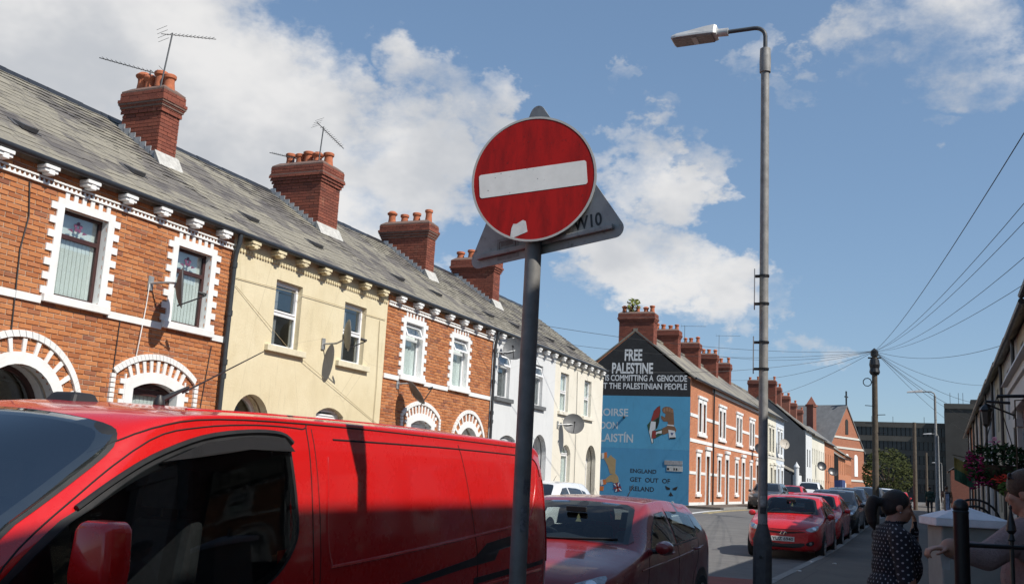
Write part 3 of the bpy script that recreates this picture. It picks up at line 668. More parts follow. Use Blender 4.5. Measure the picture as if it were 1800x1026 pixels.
cable('cable', [(FX+.02, 33.95, 5.4), (FX+.03, 34.0, 3.9), (FX+.02, 34.05, 1.2)], .008, h5); cable('cable', [(FX+.02, 14.7, 4.8), (FX+.05, 16.4, 3.9), (FX+.02, 20.2, 2.6)], .005, h2, MC['yellow_cable'])
dish((FX+.01, 12.55, 4.42), .5, -.06, 'dark satellite dish between the brown-framed upstairs windows', side=.14, r=.34)
dish((FX+.01, 17.72, 4.13), .5, .2, 'grey satellite dish on the yellow house beside a window', side=.1, r=.34, mtl=mat('pale_dish', (.17, .165, .15), .55))
dish((FX+.01, 21.0, 3.62), .45, -.22, 'dark satellite dish below the string course of the brick house', side=.1, r=.33, fw=(.6, .5, .6))
dish((FX+.01, 26.75, 5.15), .45, .12, 'dark satellite dish just below the gutter of the white house', side=.3, r=.36, fw=(.2, -.8, .3))
dish((FX+.01, 32.15, 3.38), .45, .05, 'grey satellite dish beside the upstairs window of the cream house', side=.35, r=.37, fw=(.35, -.75, .3), mtl=mat('mid_dish', (.12, .12, .12), .5))
aerial((FX-2.15, 14.45, 8.75), 1.25, radians(75), 1.3, 'tall aerial on the chimney beside the yellow house', lean=.12, up=.3); aerial((FX-2.75, 14.75, 8.95), .45, radians(200), 1.4, 'short slanting aerial behind the first chimney', up=.25)
aerial((FX-2.2, 20.1, 9.0), 1.0, radians(70), 1.0, 'thin mast aerial on the five-pot chimney', lean=.05, up=-.5); aerial((FX-3.2, 20.4, 9.1), .3, radians(200), .9, 'low aerial among the pots of the five-pot chimney', up=.2)
# ------------------------------------------------------------------ ground, road, pavements
def asphalt(name, c, var=.25, seed=0., patch=True):
    m, b = newmat(name)
    v = b.noise(1.3, 6, .65); v2 = b.noise(60, 3, .8); c0 = tuple(x*(1-var) for x in c); c1 = tuple(x*(1+var) for x in c)
    col = b.mix(b.mr(v, .3, .7), c0, c1); col = b.mix(b.mr(v2, .45, .75, 0, .55), col, tuple(x*1.9 for x in c))
    vo = b.n('TexVoronoi', feature='DISTANCE_TO_EDGE'); vo.inputs['Scale'].default_value = .45; b.L.new(b.mapv(b.pos(), (1, .6, 1)), vo.inputs['Vector'])
    crack = b.mr(vo.outputs[0], 0, .006, .55, 0); col = b.mix(crack, col, tuple(x*.35 for x in c))
    b.set(b.b.inputs['Base Color'], col); b.b.inputs['Roughness'].default_value = .85; b.bump(v2, .5, .01); MC[name] = m; return m
road_m = asphalt('road_asphalt', (.115, .110, .105)); pave_m = asphalt('pavement_asphalt', (.100, .085, .070), .2); redroad_m = asphalt('red_surfacing', (.20, .045, .035), .2)
earth_m = mat('rough_ground', (.10, .095, .07), .95, var=.3, vs=.6)
kerb_m = mat('granite_kerb', (.23, .225, .21), .85, var=.25, vs=20, bump=.2)
paintw_m = mat('road_paint_white', (.62, .62, .60), .7, var=.2, vs=14); painty_m = mat('road_paint_yellow', (.60, .47, .20), .7, var=.25, vs=10)
YS = [-60, -20, 0, 10, 20]+list(range(22, 56, 2))+[60, 80, 120, 180, 260]
def strip(name, x0, x1, dz, m, ys, kind='structure', bottom=None, parent=None):
    g = G()
    for a, b in zip(ys[:-1], ys[1:]):
        if bottom is None: g.add([(x0, a, gz(a)+dz), (x1, a, gz(a)+dz), (x1, b, gz(b)+dz), (x0, b, gz(b)+dz)], [(0, 1, 2, 3)])
        else: g.hexa([(x0, a, gz(a)-.2), (x1, a, gz(a)-.2), (x1, b, gz(b)-.2), (x0, b, gz(b)-.2), (x0, a, gz(a)+dz), (x1, a, gz(a)+dz), (x1, b, gz(b)+dz), (x0, b, gz(b)+dz)])
    o = g.obj(name, m, parent, recalc=False, merge=.0005)
    if kind: tag(o, kind=kind)
    return o
def yr(a, b): return [a]+[y for y in YS if a < y < b]+[b]
g = G(); xs = [-900, -60, 60, 900]; yy = [-400]+YS+[500, 1500]
for i in range(3):
    for a, b in zip(yy[:-1], yy[1:]): g.add([(xs[i], a, gz(a)-.04), (xs[i+1], a, gz(a)-.04), (xs[i+1], b, gz(b)-.04), (xs[i], b, gz(b)-.04)], [(0, 1, 2, 3)])
tag(g.obj('ground', earth_m, recalc=False, merge=.0005), kind='structure')
KX = -2.5
strip('road', -10.2, KX+.05, 0, road_m, YS)
pr = strip('pavement_right', KX, 2.4, .12, pave_m, YS, bottom=1); pl = strip('pavement_left_near', -12.3, -10.2, .12, pave_m, yr(-60, 38.3), bottom=1); pf2 = strip('pavement_left_far', -12.3, -10.2, .12, pave_m, yr(51.2, 260), bottom=1)
strip('side_street', -60, -10.1, .004, road_m, yr(38.3, 51.2))
g = G(); g.hexa([(-2.5-.001, 0, 0)]*8) if False else None
# kerb stones
KM = G(); KM.box(-.075, .075, .004, .896, -.14, .004); kme = KM.mesh('kerb_stone', kerb_m)
for x, y0, y1, par in ((KX-.074, 4, 60, pr), (-10.13, 14, 38, pl), (-10.13, 51.3, 80, pf2)):
    y = y0
    while y < y1-.8:
        o = bpy.data.objects.new('kerb_stone', kme); COL.objects.link(o); o.parent = par; o.location = (x, y, gz(y+.45)+.122+random.uniform(-.004, .004)); o.rotation_euler = (math.atan2(gz(y+.9)-gz(y), .9), 0, random.uniform(-.004, .004)); y += .9
# red surfacing near the junction, its white bars, worn patches and yellow lines
g = G(); g.add([(-9.9, 12.6, .004), (KX-.3, 12.6, .004), (KX-.3, 18.6, .004), (-9.9, 18.0, .004)], [(0, 1, 2, 3)]); tag(g.obj('red_road_surface', redroad_m, recalc=False), kind='structure')
for i, (x0, x1, y0, y1) in enumerate(((-4.3, -3.75, 16.6, 16.75), (-3.2, -2.75, 16.35, 16.5), (-6.4, -5.7, 16.7, 16.85))):
    g = G(); g.add([(x0, y0, .008), (x1, y0, .008), (x1, y1, .008), (x0, y1, .008)], [(0, 1, 2, 3)]); tag(g.obj('road_marking', paintw_m, recalc=False), kind='structure')
for x, a, b in ((-9.75, 45, 56), (-9.5, 45, 56)): strip('yellow_line', x-.05, x+.05, .006, painty_m, yr(a, b))
strip('junction_line', -10.2, -9.95, .006, paintw_m, yr(38.6, 51))
# ------------------------------------------------------------------ mural row
ZG = .44
def simple_row(name, xf, s, y0, y1, zg, eave, ridge_dx, ridge_z, depth, wallm, label, wins=(), doors=(), group=None, wfm=upvc_w, roofm=slate_m, surr=None, glassback=True, cat='house', back_eave=None, gable_m=None, bands=(), head=.0):
    """a house further off; s = +1 faces +x"""
    P = lambda u, v, w_: (xf+s*w_, u, v)
    h = thing(name, (xf, (y0+y1)/2, zg), label, cat, group)
    holes = [rect(*o) for o in wins]+[rect(*o) for o in doors]
    g = G(); g.plate(rect(y0, y1, zg-.3, eave), holes, -.3, 0, P); xb = xf-s*depth
    g.box(min(xb, xb+s*.2), max(xb, xb+s*.2), y0, y1, zg-.3, eave)
    for yy in (y0+.001, y1-.101): g.plate([(xf-s*.301, zg-.3), (xb, zg-.3), (xb, eave), (xf-s*ridge_dx, ridge_z-.06), (xf-s*.301, eave)], [], 0, .1, lambda a, b, c, yy=yy: (a, yy+c, b))
    wall = g.obj('wall', wallm, h)
    g = G()
    rx = xf-s*ridge_dx; ex = xf+s*.22
    sl = (ridge_z-eave)/ridge_dx
    for (xa, za) in ((ex, eave-.12), (xb-s*.15, eave-.05)):
        g.hexa([(xa, y0-.02, za), (rx, y0-.02, ridge_z-.06), (rx, y1+.02, ridge_z-.06), (xa, y1+.02, za), (xa, y0-.02, za+.09), (rx, y0-.02, ridge_z+.04), (rx, y1+.02, ridge_z+.04), (xa, y1+.02, za+.09)])
    g.box(rx-.12, rx+.12, y0, y1, ridge_z-.02, ridge_z+.1)
    roof = g.obj('roof', roofm, h)
    g = G(); g.tube([(xf+s*.27, y0, eave-.08), (xf+s*.27, y1, eave-.08)], .07, 8); g.obj('gutter', gutter_m, h)
    for i, o in enumerate(wins):
        u0, u1, v0, v1 = o; vt = (v0+v1)/2
        g = G(); g.plate(rect(*o), [rect(u0+.07, u1-.07, v0+.07, vt-.03), rect(u0+.07, u1-.07, vt+.03, v1-.07)], -.2, -.13, P); fr = g.obj('window', wfm, h)
        g = G(); g.add([P(u0, v0, -.165), P(u1, v0, -.165), P(u1, v1, -.165), P(u0, v1, -.165)], [(0, 1, 2, 3)]); g.obj('pane', glass_m, fr, recalc=False)
        g = G(); g.add([P(u0, v0+.3, -.24), P(u1, v0+.3, -.24), P(u1, v1, -.24), P(u0, v1, -.24)], [(0, 1, 2, 3)]); g.obj('curtain', blind_m if i % 2 else curtain_m, fr, recalc=False)
        if surr:
            g = G(); g.plate(rect(u0-.16, u1+.16, v0-.12, v1+.2+head), [rect(u0, u1, v0, v1)], -.05, .05, P); g.plate(rect(u0-.24, u1+.24, v1+.2+head, v1+.34+head), [], 0, .1, P); g.plate(rect(u0-.22, u1+.22, v0-.26, v0-.121), [], 0, .1, P); g.obj('window_surround', surr, h)
    for i, o in enumerate(doors):
        u0, u1, v0, v1 = o
        g = G(); g.plate(rect(*o), [rect(u0+.08, u1-.08, v0+2.1, v1-.06)], -.26, -.18, P); d = g.obj('door', white_door if i % 2 == 0 else mat('red_brown_door', (.13, .05, .04), .4), h)
        g = G(); g.add([P(u0, v0+2.1, -.22), P(u1, v0+2.1, -.22), P(u1, v1, -.22), P(u0, v1, -.22)], [(0, 1, 2, 3)]); g.obj('fanlight', glass_m, d, recalc=False)
        if surr:
            g = G(); g.plate([(u0-.16, v0), (u0, v0), (u0, v1), (u1, v1), (u1, v0), (u1+.16, v0), (u1+.16, v1+.35), (u0-.16, v1+.35)], [], -.05, .05, P); g.plate(rect(u0-.24, u1+.24, v1+.35, v1+.52), [], 0, .12, P); g.obj('door_surround', surr, h)
    for (za, zb, mm) in bands:
        g = G(); g.plate(rect(y0+.003, y1-.003, za, zb), [rect(o[0]-.22, o[1]+.22, o[2]-.27, o[3]+.53+head) for o in list(wins)+list(doors) if o[2]-.28 > za+.001 and o[3]+.54+head < zb-.001], 0, .03, P)
        if not any(o[2] < zb and o[3] > za for o in list(wins)+list(doors)): g.obj('string_course', mm, h)
        else:
            cuts = sorted((o[0]-.17, o[1]+.17) for o in list(wins)+list(doors) if o[2] < zb and o[3] > za); a = y0+.003
            for c0, c1 in cuts+[(y1-.003, y1)]:
                if c0-a > .02: gg = G(); gg.plate(rect(a, c0, za, zb), [], 0, .03, P); gg.obj('string_course', mm, h)
                a = max(a, c1)
    return h, roof
MR = 'brick houses of the terrace beyond the side street'
blk_m = mat('painted_black_wall', (.018, .018, .019), .8, var=.25, vs=3, bump=.3, bs=20)
yy0 = 52.0; mrh = []
for i in range(4):
    a = yy0+5.55*i; b = a+5.55
    wl = [(a+1.95, a+2.6, 4.45, 6.0), (a+3.05, a+3.7, 4.45, 6.0), (a+1.7, a+2.45, 1.25, 3.1)]
    if i == 3: wl = [(a+1.3, a+1.95, 4.45, 6.0), (a+2.4, a+3.05, 4.45, 6.0), (a+1.5, a+2.25, 1.25, 3.1)]
    dl = [(a+4.0, a+4.9, ZG+.1, 3.2)]
    mrh.append(simple_row('terraced_house', FX, 1, a, b, ZG, 7.2, 3.1, 9.72, 6.2, fbrick_m, ['brick corner house whose gable wall carries the painted mural', 'orange brick house second from the mural gable with white surrounds', 'orange brick house third from the mural gable, white string courses', 'orange brick house fourth from the mural gable, mostly behind the lamp post'][i],
       wl, dl, MR, surr=white_m, bands=((3.82, 4.0, white_m), (5.15, 5.32, white_m), (2.15, 2.3, white_m), (ZG-.1, ZG+.25, white_m))+(((6.9, 7.08, white_m),) if i else ()), head=.04))
for i, (h, r) in enumerate(mrh): chimney(h, FX-4.05, FX-2.1, yy0+5.55*i+.03, yy0+5.55*i+.75, 8.3, 10.75-.1*(i > 0), 5, 20+i, far=False, flash=False)
chimney(mrh[3][0], FX-4.05, FX-2.1, yy0+22.2-.7, yy0+22.2-.03, 8.3, 10.6, 4, 30, flash=False)
g = G(); g.tube([(FX+.1, 57.55, 7.1), (FX+.1, 57.55, ZG)], .05, 8); g.obj('downpipe', gutter_m, mrh[0][0])
# painted gable
mh = mrh[0][0]
MP = lambda u, v, w_: (u, 52.0-w_, v)       # u = world x, v = z
blue_m = paintwall('painted_blue_wall', (.075, .29, .46), (.066, .24, .38), .6); blue2_m = paintwall('painted_blue_wall_lower', (.060, .24, .41), (.055, .20, .33), .6)
def paint(name, pts, m, lift=.012, holes=()): g = G(); g.plate(pts, holes, 0.001, lift, MP); return g.obj(name, m, mh)
E_ = 7.06
paint('black_painted_gable', [(-18.25, 6.14), (-12.005, 6.14), (-12.005, E_), (-12.0-3.1, 9.62), (-18.25, 7.06)], blk_m, .006)
paint('blue_painted_wall', rect(-18.25, -12.005, 3.35, 6.137), blue_m, .006); paint('blue_painted_wall', rect(-18.25, -12.005, ZG-.2, 3.347), blue2_m, .006)
lw = paintwall('white_lettering', (.68, .68, .67), (.50, .51, .52), .9); lk = mat('black_lettering', (.014, .015, .018), .8, var=.3, vs=9)
def mtext(s, x0, x1, z0, z1, m, bold=.02, sp=1.): return text('lettering', s, lambda u, v, w_: MP(x0+u, z0+v, .009), 1, m, mh, bold=bold, width=x1-x0, height=z1-z0, depth=.0, spacing=sp)
mtext('FREE', -15.66, -14.68, 8.03, 8.66, lw, .03); mtext('PALESTINE', -16.36, -14.06, 7.33, 7.93, lw, .03)
mtext('IS COMMITTING A  GENOCIDE', -16.72, -12.2, 6.93, 7.27, lw, .02); mtext('ST THE PALESTINIAN PEOPLE', -16.98, -12.2, 6.50, 6.83, lw, .02)
lw2 = paintwall('grey_white_lettering', (.48, .52, .54), (.36, .42, .46), .9)
mtext('SAOIRSE', -17.40, -15.37, 5.03, 5.44, lw2, .02); mtext('DON', -16.90, -15.93, 4.33, 4.72, lw2, .02); mtext('PHALAISTÍN', -17.95, -15.06, 3.64, 4.20, lw2, .02)
mtext('ENGLAND', -15.16, -13.74, 2.06, 2.28, lk, .02); mtext('GET  OUT  OF', -15.16, -12.99, 1.60, 1.84, lk, .02); mtext('IRELAND', -15.17, -13.84, 1.13, 1.37, lk, .02)
pc = lambda n, c: mat('mural_'+n, c, .8, var=.1, vs=6)
SK = pc('brown_skin', (.17, .085, .045)); SK2 = pc('tan_skin', (.33, .23, .11)); RD = pc('red', (.22, .025, .02)); WH = pc('white', (.55, .55, .55)); GN = pc('green', (.02, .06, .03)); BK = pc('black', (.012, .012, .012)); OR = pc('orange', (.50, .14, .03)); NV = pc('navy', (.03, .045, .14))
cvt = lambda pts: [(-16.81+(x-100)*(4.65/752), 6.10-(y-25)*(5.55/925)) for x, y in pts]   # mural sketch units to wall metres
def mp(n, pts, m, l=.012): return paint(n, cvt(pts), m, l)
# wedge-shaped banner in four colours
mp('painted_banner', [(615, 100), (620, 150), (610, 250), (595, 300), (560, 330), (565, 430), (550, 440), (522, 340), (505, 275), (545, 225), (560, 150), (590, 115)], GN, .010)
mp('painted_banner', [(612, 106), (617, 150), (606, 200), (545, 245), (540, 225), (562, 150), (590, 118)], RD, .013); mp('painted_banner', [(538, 240), (580, 245), (578, 310), (552, 330), (560, 425), (552, 436), (525, 335)], WH, .013); mp('painted_banner', [(584, 225), (608, 205), (604, 270), (590, 300), (582, 300)], BK, .0125)
# raised fist and the hand that grips its wrist
mp('painted_fist', [(640, 120), (665, 108), (700, 112), (730, 130), (735, 165), (742, 260), (730, 285), (690, 280), (685, 240), (650, 240), (628, 215), (626, 190), (645, 195), (660, 205), (665, 175), (642, 160), (634, 140)], SK, .012)
for q in ((645, 122, 662, 158), (668, 115, 686, 150), (692, 118, 708, 155), (714, 132, 730, 162)): mp('painted_knuckle', rect(*[q[0], q[2]], q[1], q[3]), pc('light_skin', (.26, .14, .08)), .015)
mp('painted_cuff', [(680, 265), (735, 268), (742, 285), (690, 290)], WH, .014)
mp('painted_hand', [(640, 300), (690, 275), (745, 280), (762, 310), (755, 330), (700, 335), (650, 355), (640, 345)], SK, .016); mp('painted_sleeve', [(550, 330), (640, 305), (645, 350), (580, 390), (545, 392)], GN, .014); mp('painted_sleeve', [(552, 325), (585, 322), (585, 385), (550, 392)], RD, .017); mp('painted_sleeve', [(585, 335), (635, 318), (635, 345), (600, 345), (585, 358)], WH, .017)
mp('painted_cuff', [(692, 310), (748, 318), (758, 385), (702, 390)], WH, .018); mp('painted_cuff', [(704, 378), (757, 374), (758, 386), (704, 391)], BK, .021); mp('painted_motif', [(712, 335), (738, 338), (725, 362)], NV, .021)
# lower pair of hands with striped cuffs
mp('painted_hand', [(125, 585), (150, 570), (165, 580), (175, 560), (190, 550), (200, 565), (235, 590), (232, 720), (185, 715), (165, 650), (140, 605)], SK2, .012); mp('painted_hand', [(150, 760), (190, 725), (235, 712), (260, 740), (268, 780), (240, 800), (200, 785), (155, 795)], SK2, .015)
for i, (x, m) in enumerate(((78, GN), (102, WH), (126, OR))): mp('painted_cuff', [(x, 545-i*6), (x+24, 538-i*6), (x+26-(i == 2)*-3, 590-i*10), (x+4, 596-i*6)], m, .013+i*.001)
for i, (x, m) in enumerate(((60, OR), (75, GN), (98, WH), (122, OR))): mp('painted_cuff', [(x, 778-i*2), (x+26, 774-i*3), (x+34, 822-i*5), (x+8, 830-i*4)], m, .013+i*.001)
mp('painted_sleeve', [(62, 830), (135, 828), (130, 868), (62, 868)], OR, .012)
mp('painted_cuff', [(216, 800), (275, 786), (300, 860), (235, 872)], NV, .016)
for q in ([(218, 803), (228, 800), (297, 855), (290, 862)], [(266, 788), (276, 788), (250, 868), (238, 872)]): mp('painted_cuff', q, WH, .018)
for q in ([(240, 795), (254, 792), (276, 864), (260, 868)], [(220, 838), (288, 822), (291, 832), (224, 848)]): mp('painted_cuff', q, RD, .020)
# eyes and nose of the painted skull, notice boards, lamp and vent on the wall
mp('painted_eye', [(676, 795), (720, 815), (715, 828), (690, 830), (680, 815)], BK, .012); mp('painted_eye', [(782, 795), (738, 815), (743, 828), (768, 830), (780, 812)], BK, .012); mp('painted_nose', [(725, 845), (748, 880), (735, 878), (725, 885), (716, 878), (704, 882)], BK, .012)
g = G(); g.plate(cvt(rect(666, 820, 577, 615)), [], .001, .04, MP); g.obj('notice_board', mat('grey_board', (.26, .26, .27), .7, var=.3, vs=12), mh); g = G(); g.plate(cvt(rect(686, 822, 622, 668)), [], .001, .03, MP); g.obj('notice_board', mat('pale_board', (.40, .40, .39), .7, var=.25, vs=10), mh)
for a, b in ((690, 708), (745, 756), (765, 778)): mp('notice_board_print', rect(a, b, 640, 660), BK, .033)
g = G(); g.lathe([(.0, 0), (.06, .01), (.07, .1), (.03, .16), (0, .17)], MP(-15.58, 4.98, 0), 10, (0, -1, 0)); g.obj('wall_lamp', gutter_m, mh)
g = G(); g.lathe([(.09, 0), (.09, .03), (.07, .04), (0, .04)], MP(-12.85, .62, 0), 14, (0, -1, 0)); g.obj('vent_cap', metal_m, mh)
# buddleia growing from the gable chimney
def leaves(name, c, rad, n, size, m, parent=None, seed=0, flat=1., dens=.6, local=None):
    R = random.Random(seed); g = G()
    for i in range(n):
        while True:
            p = Vector((R.uniform(-1, 1), R.uniform(-1, 1), R.uniform(-1, 1)))
            if p.length <= 1: break
        p = p.normalized()*(p.length**dens); q = Vector((c[0]+p.x*rad[0], c[1]+p.y*rad[1], c[2]+p.z*rad[2]))
        nz = mnoise.noise(q*(1.6/max(rad)))
        if nz < -.10 and R.random() < .85: continue
        a = Vector((R.uniform(-1, 1), R.uniform(-1, 1), R.uniform(-.6, .6))).normalized(); b = a.orthogonal().normalized(); s = size*R.uniform(.6, 1.3)
        g.add([tuple(q-a*s), tuple(q+b*s*.45), tuple(q+a*s), tuple(q-b*s*.45)], [(0, 1, 2, 3)])
    return g.obj(name, m, parent, recalc=False)
def leafmat(name, c1, c2):
    m, b = newmat(name); c = b.ramp(b.rnd(), [(0, c1), (1, c2)]); b.set(b.b.inputs['Base Color'], c); b.b.inputs['Roughness'].default_value = .85; b.b.inputs['Specular IOR Level'].default_value = .12
    b.b.inputs['Transmission Weight'].default_value = 0; b.b.inputs['Subsurface Weight'].default_value = 0; MC[name] = m; return m
leaf1 = leafmat('green_leaf', (.04, .08, .018), (.10, .16, .035)); leaf2 = leafmat('olive_leaf', (.035, .05, .015), (.085, .10, .03)); leaf3 = leafmat('dark_leaf', (.012, .028, .010), (.03, .06, .02))
bd = thing('buddleia_bush', (FX-3.3, 52.3, 10.7), 'small yellow-green bush growing out of the mural gable chimney', 'bush')
leaves('foliage', (FX-3.35, 52.3, 11.12), (.38, .35, .40), 200, .11, leafmat('yellow_leaf', (.12, .14, .03), (.22, .24, .06)), bd, 5)
g = G()
for k in range(5): g.tube([(FX-3.3, 52.3, 10.6), (FX-3.3+random.uniform(-.3, .3), 52.3+random.uniform(-.3, .3), 11.4)], .015, 5)
g.obj('stem', mat('bark', (.09, .065, .045), .9, var=.3), bd)
aerial((FX-3, 63.0, 10.6), 1.1, radians(10), 1.6, 'aerial on the third chimney of the mural terrace', el=8); aerial((FX-3, 74.0, 10.5), 2.2, radians(10), 1.8, 'tall aerial on the last chimney of the mural terrace', el=8)
# ------------------------------------------------------------------ further down the left side
def wgrid(a, b, n, v0, v1, wd=.8): return [(a+(b-a)*(i+.5)/n-wd/2, a+(b-a)*(i+.5)/n+wd/2, v0, v1) for i in range(n)]
FL = 'houses further down the left side of the street'
pale_blue = paintwall('pale_blue_render', (.52, .57, .63), (.44, .48, .53), .4); cream2 = paintwall('far_cream_render', (.68, .65, .55), (.56, .52, .42), .4); grey_m = paintwall('dark_grey_render', (.085, .09, .098), (.065, .068, .075), .5)
stone_band = mat('pale_stone_band', (.55, .53, .48), .8, var=.1)
hb, rb = simple_row('terraced_house', FX, 1, 74.25, 82.2, ZG, 7.3, 3.1, 9.6, 6.2, cream2, 'cream rendered house between the lamp post and the pale blue one', [(78.4, 79.3, 4.4, 6.2), (80.0, 80.9, 4.4, 6.2), (79.2, 80.1, 1.4, 3.2)], [(81.0, 81.9, .55, 3.1)], FL, surr=cream2, bands=((3.9, 4.1, stone_band),))
hc, rc = simple_row('terraced_house', FX, 1, 82.2, 86.6, ZG, 7.3, 3.1, 9.6, 6.2, pale_blue, 'pale blue and white house ending the row before the dark grey gable', [(83.0, 83.8, 4.4, 6.2), (84.6, 85.4, 4.4, 6.2), (83.0, 83.8, 1.4, 3.2)], [(84.9, 85.8, .55, 3.1)], FL, surr=white_m, bands=((3.9, 4.1, stone_band),))
dish((FX+.01, 82.4, 5.15), .6, 0, 'beige satellite dish on the pale blue house', r=.42, mtl=mat('beige_dish', (.42, .38, .33), .6), fw=(.5, -.7, .3))
dish((FX+.01, 71.0, 4.25), .5, 0, 'black satellite dish low on the mural terrace beside the lamp post', r=.4, mtl=gutter_m, fw=(.6, -.6, .3))
hg, rg = simple_row('grey_gable_house', FX, 1, 101.4, 106.5, ZG, 7.4, 4.2, 10.9, 8.4, grey_m, 'house with a tall dark grey blank gable and red chimneys', [(102.3, 103.1, 3.9, 5.6), (104.3, 105.1, 3.9, 5.6), (102.4, 103.2, 1.1, 2.8), (104.3, 105.1, 1.1, 2.8)], [], FL, bands=())
g = G(); g.plate(rect(101.42, 106.48, ZG, 7.35), [rect(*o) for o in [(102.3, 103.1, 3.9, 5.6), (104.3, 105.1, 3.9, 5.6), (102.4, 103.2, 1.1, 2.8), (104.3, 105.1, 1.1, 2.8)]], .003, .03, lambda u, v, w_: (FX+w_, u, v)); g.obj('white_front', wht_m, hg)
for i in range(4): chimney(hg, FX-5.6, FX-2.9, 101.5+i*5.2, 102.3+i*5.2, 8.2, 12.3-.1*i, 4, 40+i, far=False, flash=False) if i == 0 else None
hs, rs_ = simple_row('back_extension', FX-.6, 1, 96.2, 101.3, ZG, 3.2, 2.2, 4.3, 4.4, grey_m, 'low lean-to building with a white front below the dark grey gable', [], [], None, cat='outbuilding')
g = G(); g.box(FX-.55, FX-.35, 96.3, 101.2, ZG, 3.0); g.obj('front_wall', wht_m, hs); g = G(); g.lathe([(.22, ZG), (.22, 3.6), (.26, 3.65), (.26, 3.75), (.1, 4.0), (0, 4.2)], (FX-.2, 96.3, 0), 10); g.obj('gate_pier', wht_m, hs)
for i, (a, b, m, n, lab) in enumerate(((106.5, 113, cream2, 4, 'cream house with narrow windows past the dark grey gable'), (113, 118.8, crm_m, 3, 'second cream house past the dark grey gable'), (118.8, 124.5, fbrick_m, 2, 'orange brick house with two dishes past the cream houses'), (124.5, 130, fbrick_m, 2, 'orange brick house beside the dark gable of the shop'))):
    hh, rr = simple_row('terraced_house', FX, 1, a, b, ZG, 7.3-.15*(i > 1), 4.2, 10.6-.2*i, 8.4, m, lab, wgrid(a, b, n, 4.3, 5.9, .6)+wgrid(a, b, n, 1.2, 2.8, .6), [], FL)
    chimney(hh, FX-5.3, FX-3.1, a+.1, a+.85, 8.4, 12.1-.3*i, 4, 60+i, far=True, flash=False)
for yy, zz, c in ((110, 4.2, 0), (121, 3.9, 1), (123.4, 3.9, 1)): dish((FX+.01, yy, zz), .6, 0, ['dark dish on the cream houses past the grey gable', 'left dish on the distant brick house', 'right dish on the distant brick house'][c if yy < 122 else 2], r=.5, mtl=gutter_m, fw=(.4, -.7, .3))
hsx, _r3 = simple_row('corner_shop', FX, 1, 136, 146, ZG, 6.1, 4.2, 8.9, 8.4, fbrick_m, 'brick corner building with a dark gable and a blue shopfront', wgrid(136.5, 146, 3, 3.9, 5.6, .9), [], FL, cat='shop')
g = G(); g.plate([(-20, ZG), (-12.02, ZG), (-12.02, 6.0), (-16.2, 8.75), (-20, 6.0)], [], 0, .02, lambda u, v, w_: (u, 135.98-w_, v)); g.obj('dark_gable', mat('dark_gable', (.05, .048, .045), .9), hsx)
g = G(); g.box(-12.0, -11.6, 136.2, 141, ZG, 3.2); g.box(-13.5, -11.7, 135.5, 135.95, ZG, 3.1); g.obj('shopfront', mat('blue_shopfront', (.03, .05, .16), .5), hsx)
g = G(); g.box(-11.98, -11.9, 141.3, 145.8, ZG, 2.9); g.obj('white_shopfront', white_m, hsx)
for i, (a, b) in enumerate(((146, 151), (151, 156), (176, 205))):
    hh, rr = simple_row('terraced_house', FX, 1, a, b, ZG, 6.6, 4.2, 9.3, 8.4, fbrick_m, ['orange brick house just past the blue shopfront', 'orange brick house second past the blue shopfront', 'long brick range behind the street tree'][i], wgrid(a, b, 3, 4.0, 5.5, .9)+wgrid(a, b, 3, 1.2, 2.8, .9), [], FL)
# church
church_m = brick_tex('church_brick', (.37, .12, .055), (.28, .085, .042), (.32, .2, .14)); CA = radians(20); CO = Vector((-13.4, 166, 0)); cn = Vector((cos(CA), -sin(CA), 0)); ct = Vector((sin(CA), cos(CA), 0))
CP = lambda a, b, z: tuple(CO+cn*a+ct*b+Vector((0, 0, z)))       # a = outward from the gable, b = along it
chh = thing('church', tuple(CO), 'red brick church with a cross on its gable and small turrets', 'church')
slate2 = mat('blue_grey_slate', (.15, .152, .155), .85, var=.2, vs=1.5)
def cbox(g, a0, a1, b0, b1, z0, z1): g.hexa([CP(a0, b0, z0), CP(a1, b0, z0), CP(a1, b1, z0), CP(a0, b1, z0), CP(a0, b0, z1), CP(a1, b0, z1), CP(a1, b1, z1), CP(a0, b1, z1)])
g = G(); cbox(g, -22, 0, -6.2, 6.2, ZG, 8.2); g.plate([(-6.2, 8.2), (6.2, 8.2), (0, 15.0)], [], -.4, 0, lambda u, v, w_: CP(w_, u, v)); g.obj('wall', church_m, chh)
g = G()
for sg_ in (-1, 1): g.hexa([CP(-22, sg_*6.6, 7.8), CP(.15, sg_*6.6, 7.8), CP(.15, 0, 15.0), CP(-22, 0, 15.0), CP(-22, sg_*6.6, 8.0), CP(.15, sg_*6.6, 8.0), CP(.15, 0, 15.25), CP(-22, 0, 15.25)])
g.obj('roof', slate2, chh)
g = G(); cbox(g, -.1, .1, -.09, .09, 15.2, 17.4); cbox(g, -.09, .09, -.5, .5, 16.4, 16.6); g.obj('cross', gutter_m, chh)
for a_ in (-9.5, -3.6):
    g = G(); cbox(g, a_-.55, a_+.55, -5.2, -4.1, 7, 14.6); cbox(g, a_-.7, a_+.7, -5.35, -3.95, 14.6, 14.9); g.lathe([(1.0, 0), (.02, 1.3)], CP(a_, -4.65, 14.9), 4); g.obj('turret', fred_m, chh)
for b_ in (-3.2, 0, 3.2):
    g = G(); g.plate(archp(b_-.6, b_+.6, 4.2, 7.6), [], .001, .07, lambda u, v, w_: CP(w_, u, v)); g.obj('gable_window', white_m, chh)
for zz in (3.4, 8.3, 9.9): g = G(); g.plate(rect(-6.2+max(0, zz-8.2)*.92, 6.2-max(0, zz-8.2)*.92, zz, zz+.3), [], .001, .1, lambda u, v, w_: CP(w_, u, v)); g.obj('stone_band', stone_band, chh)
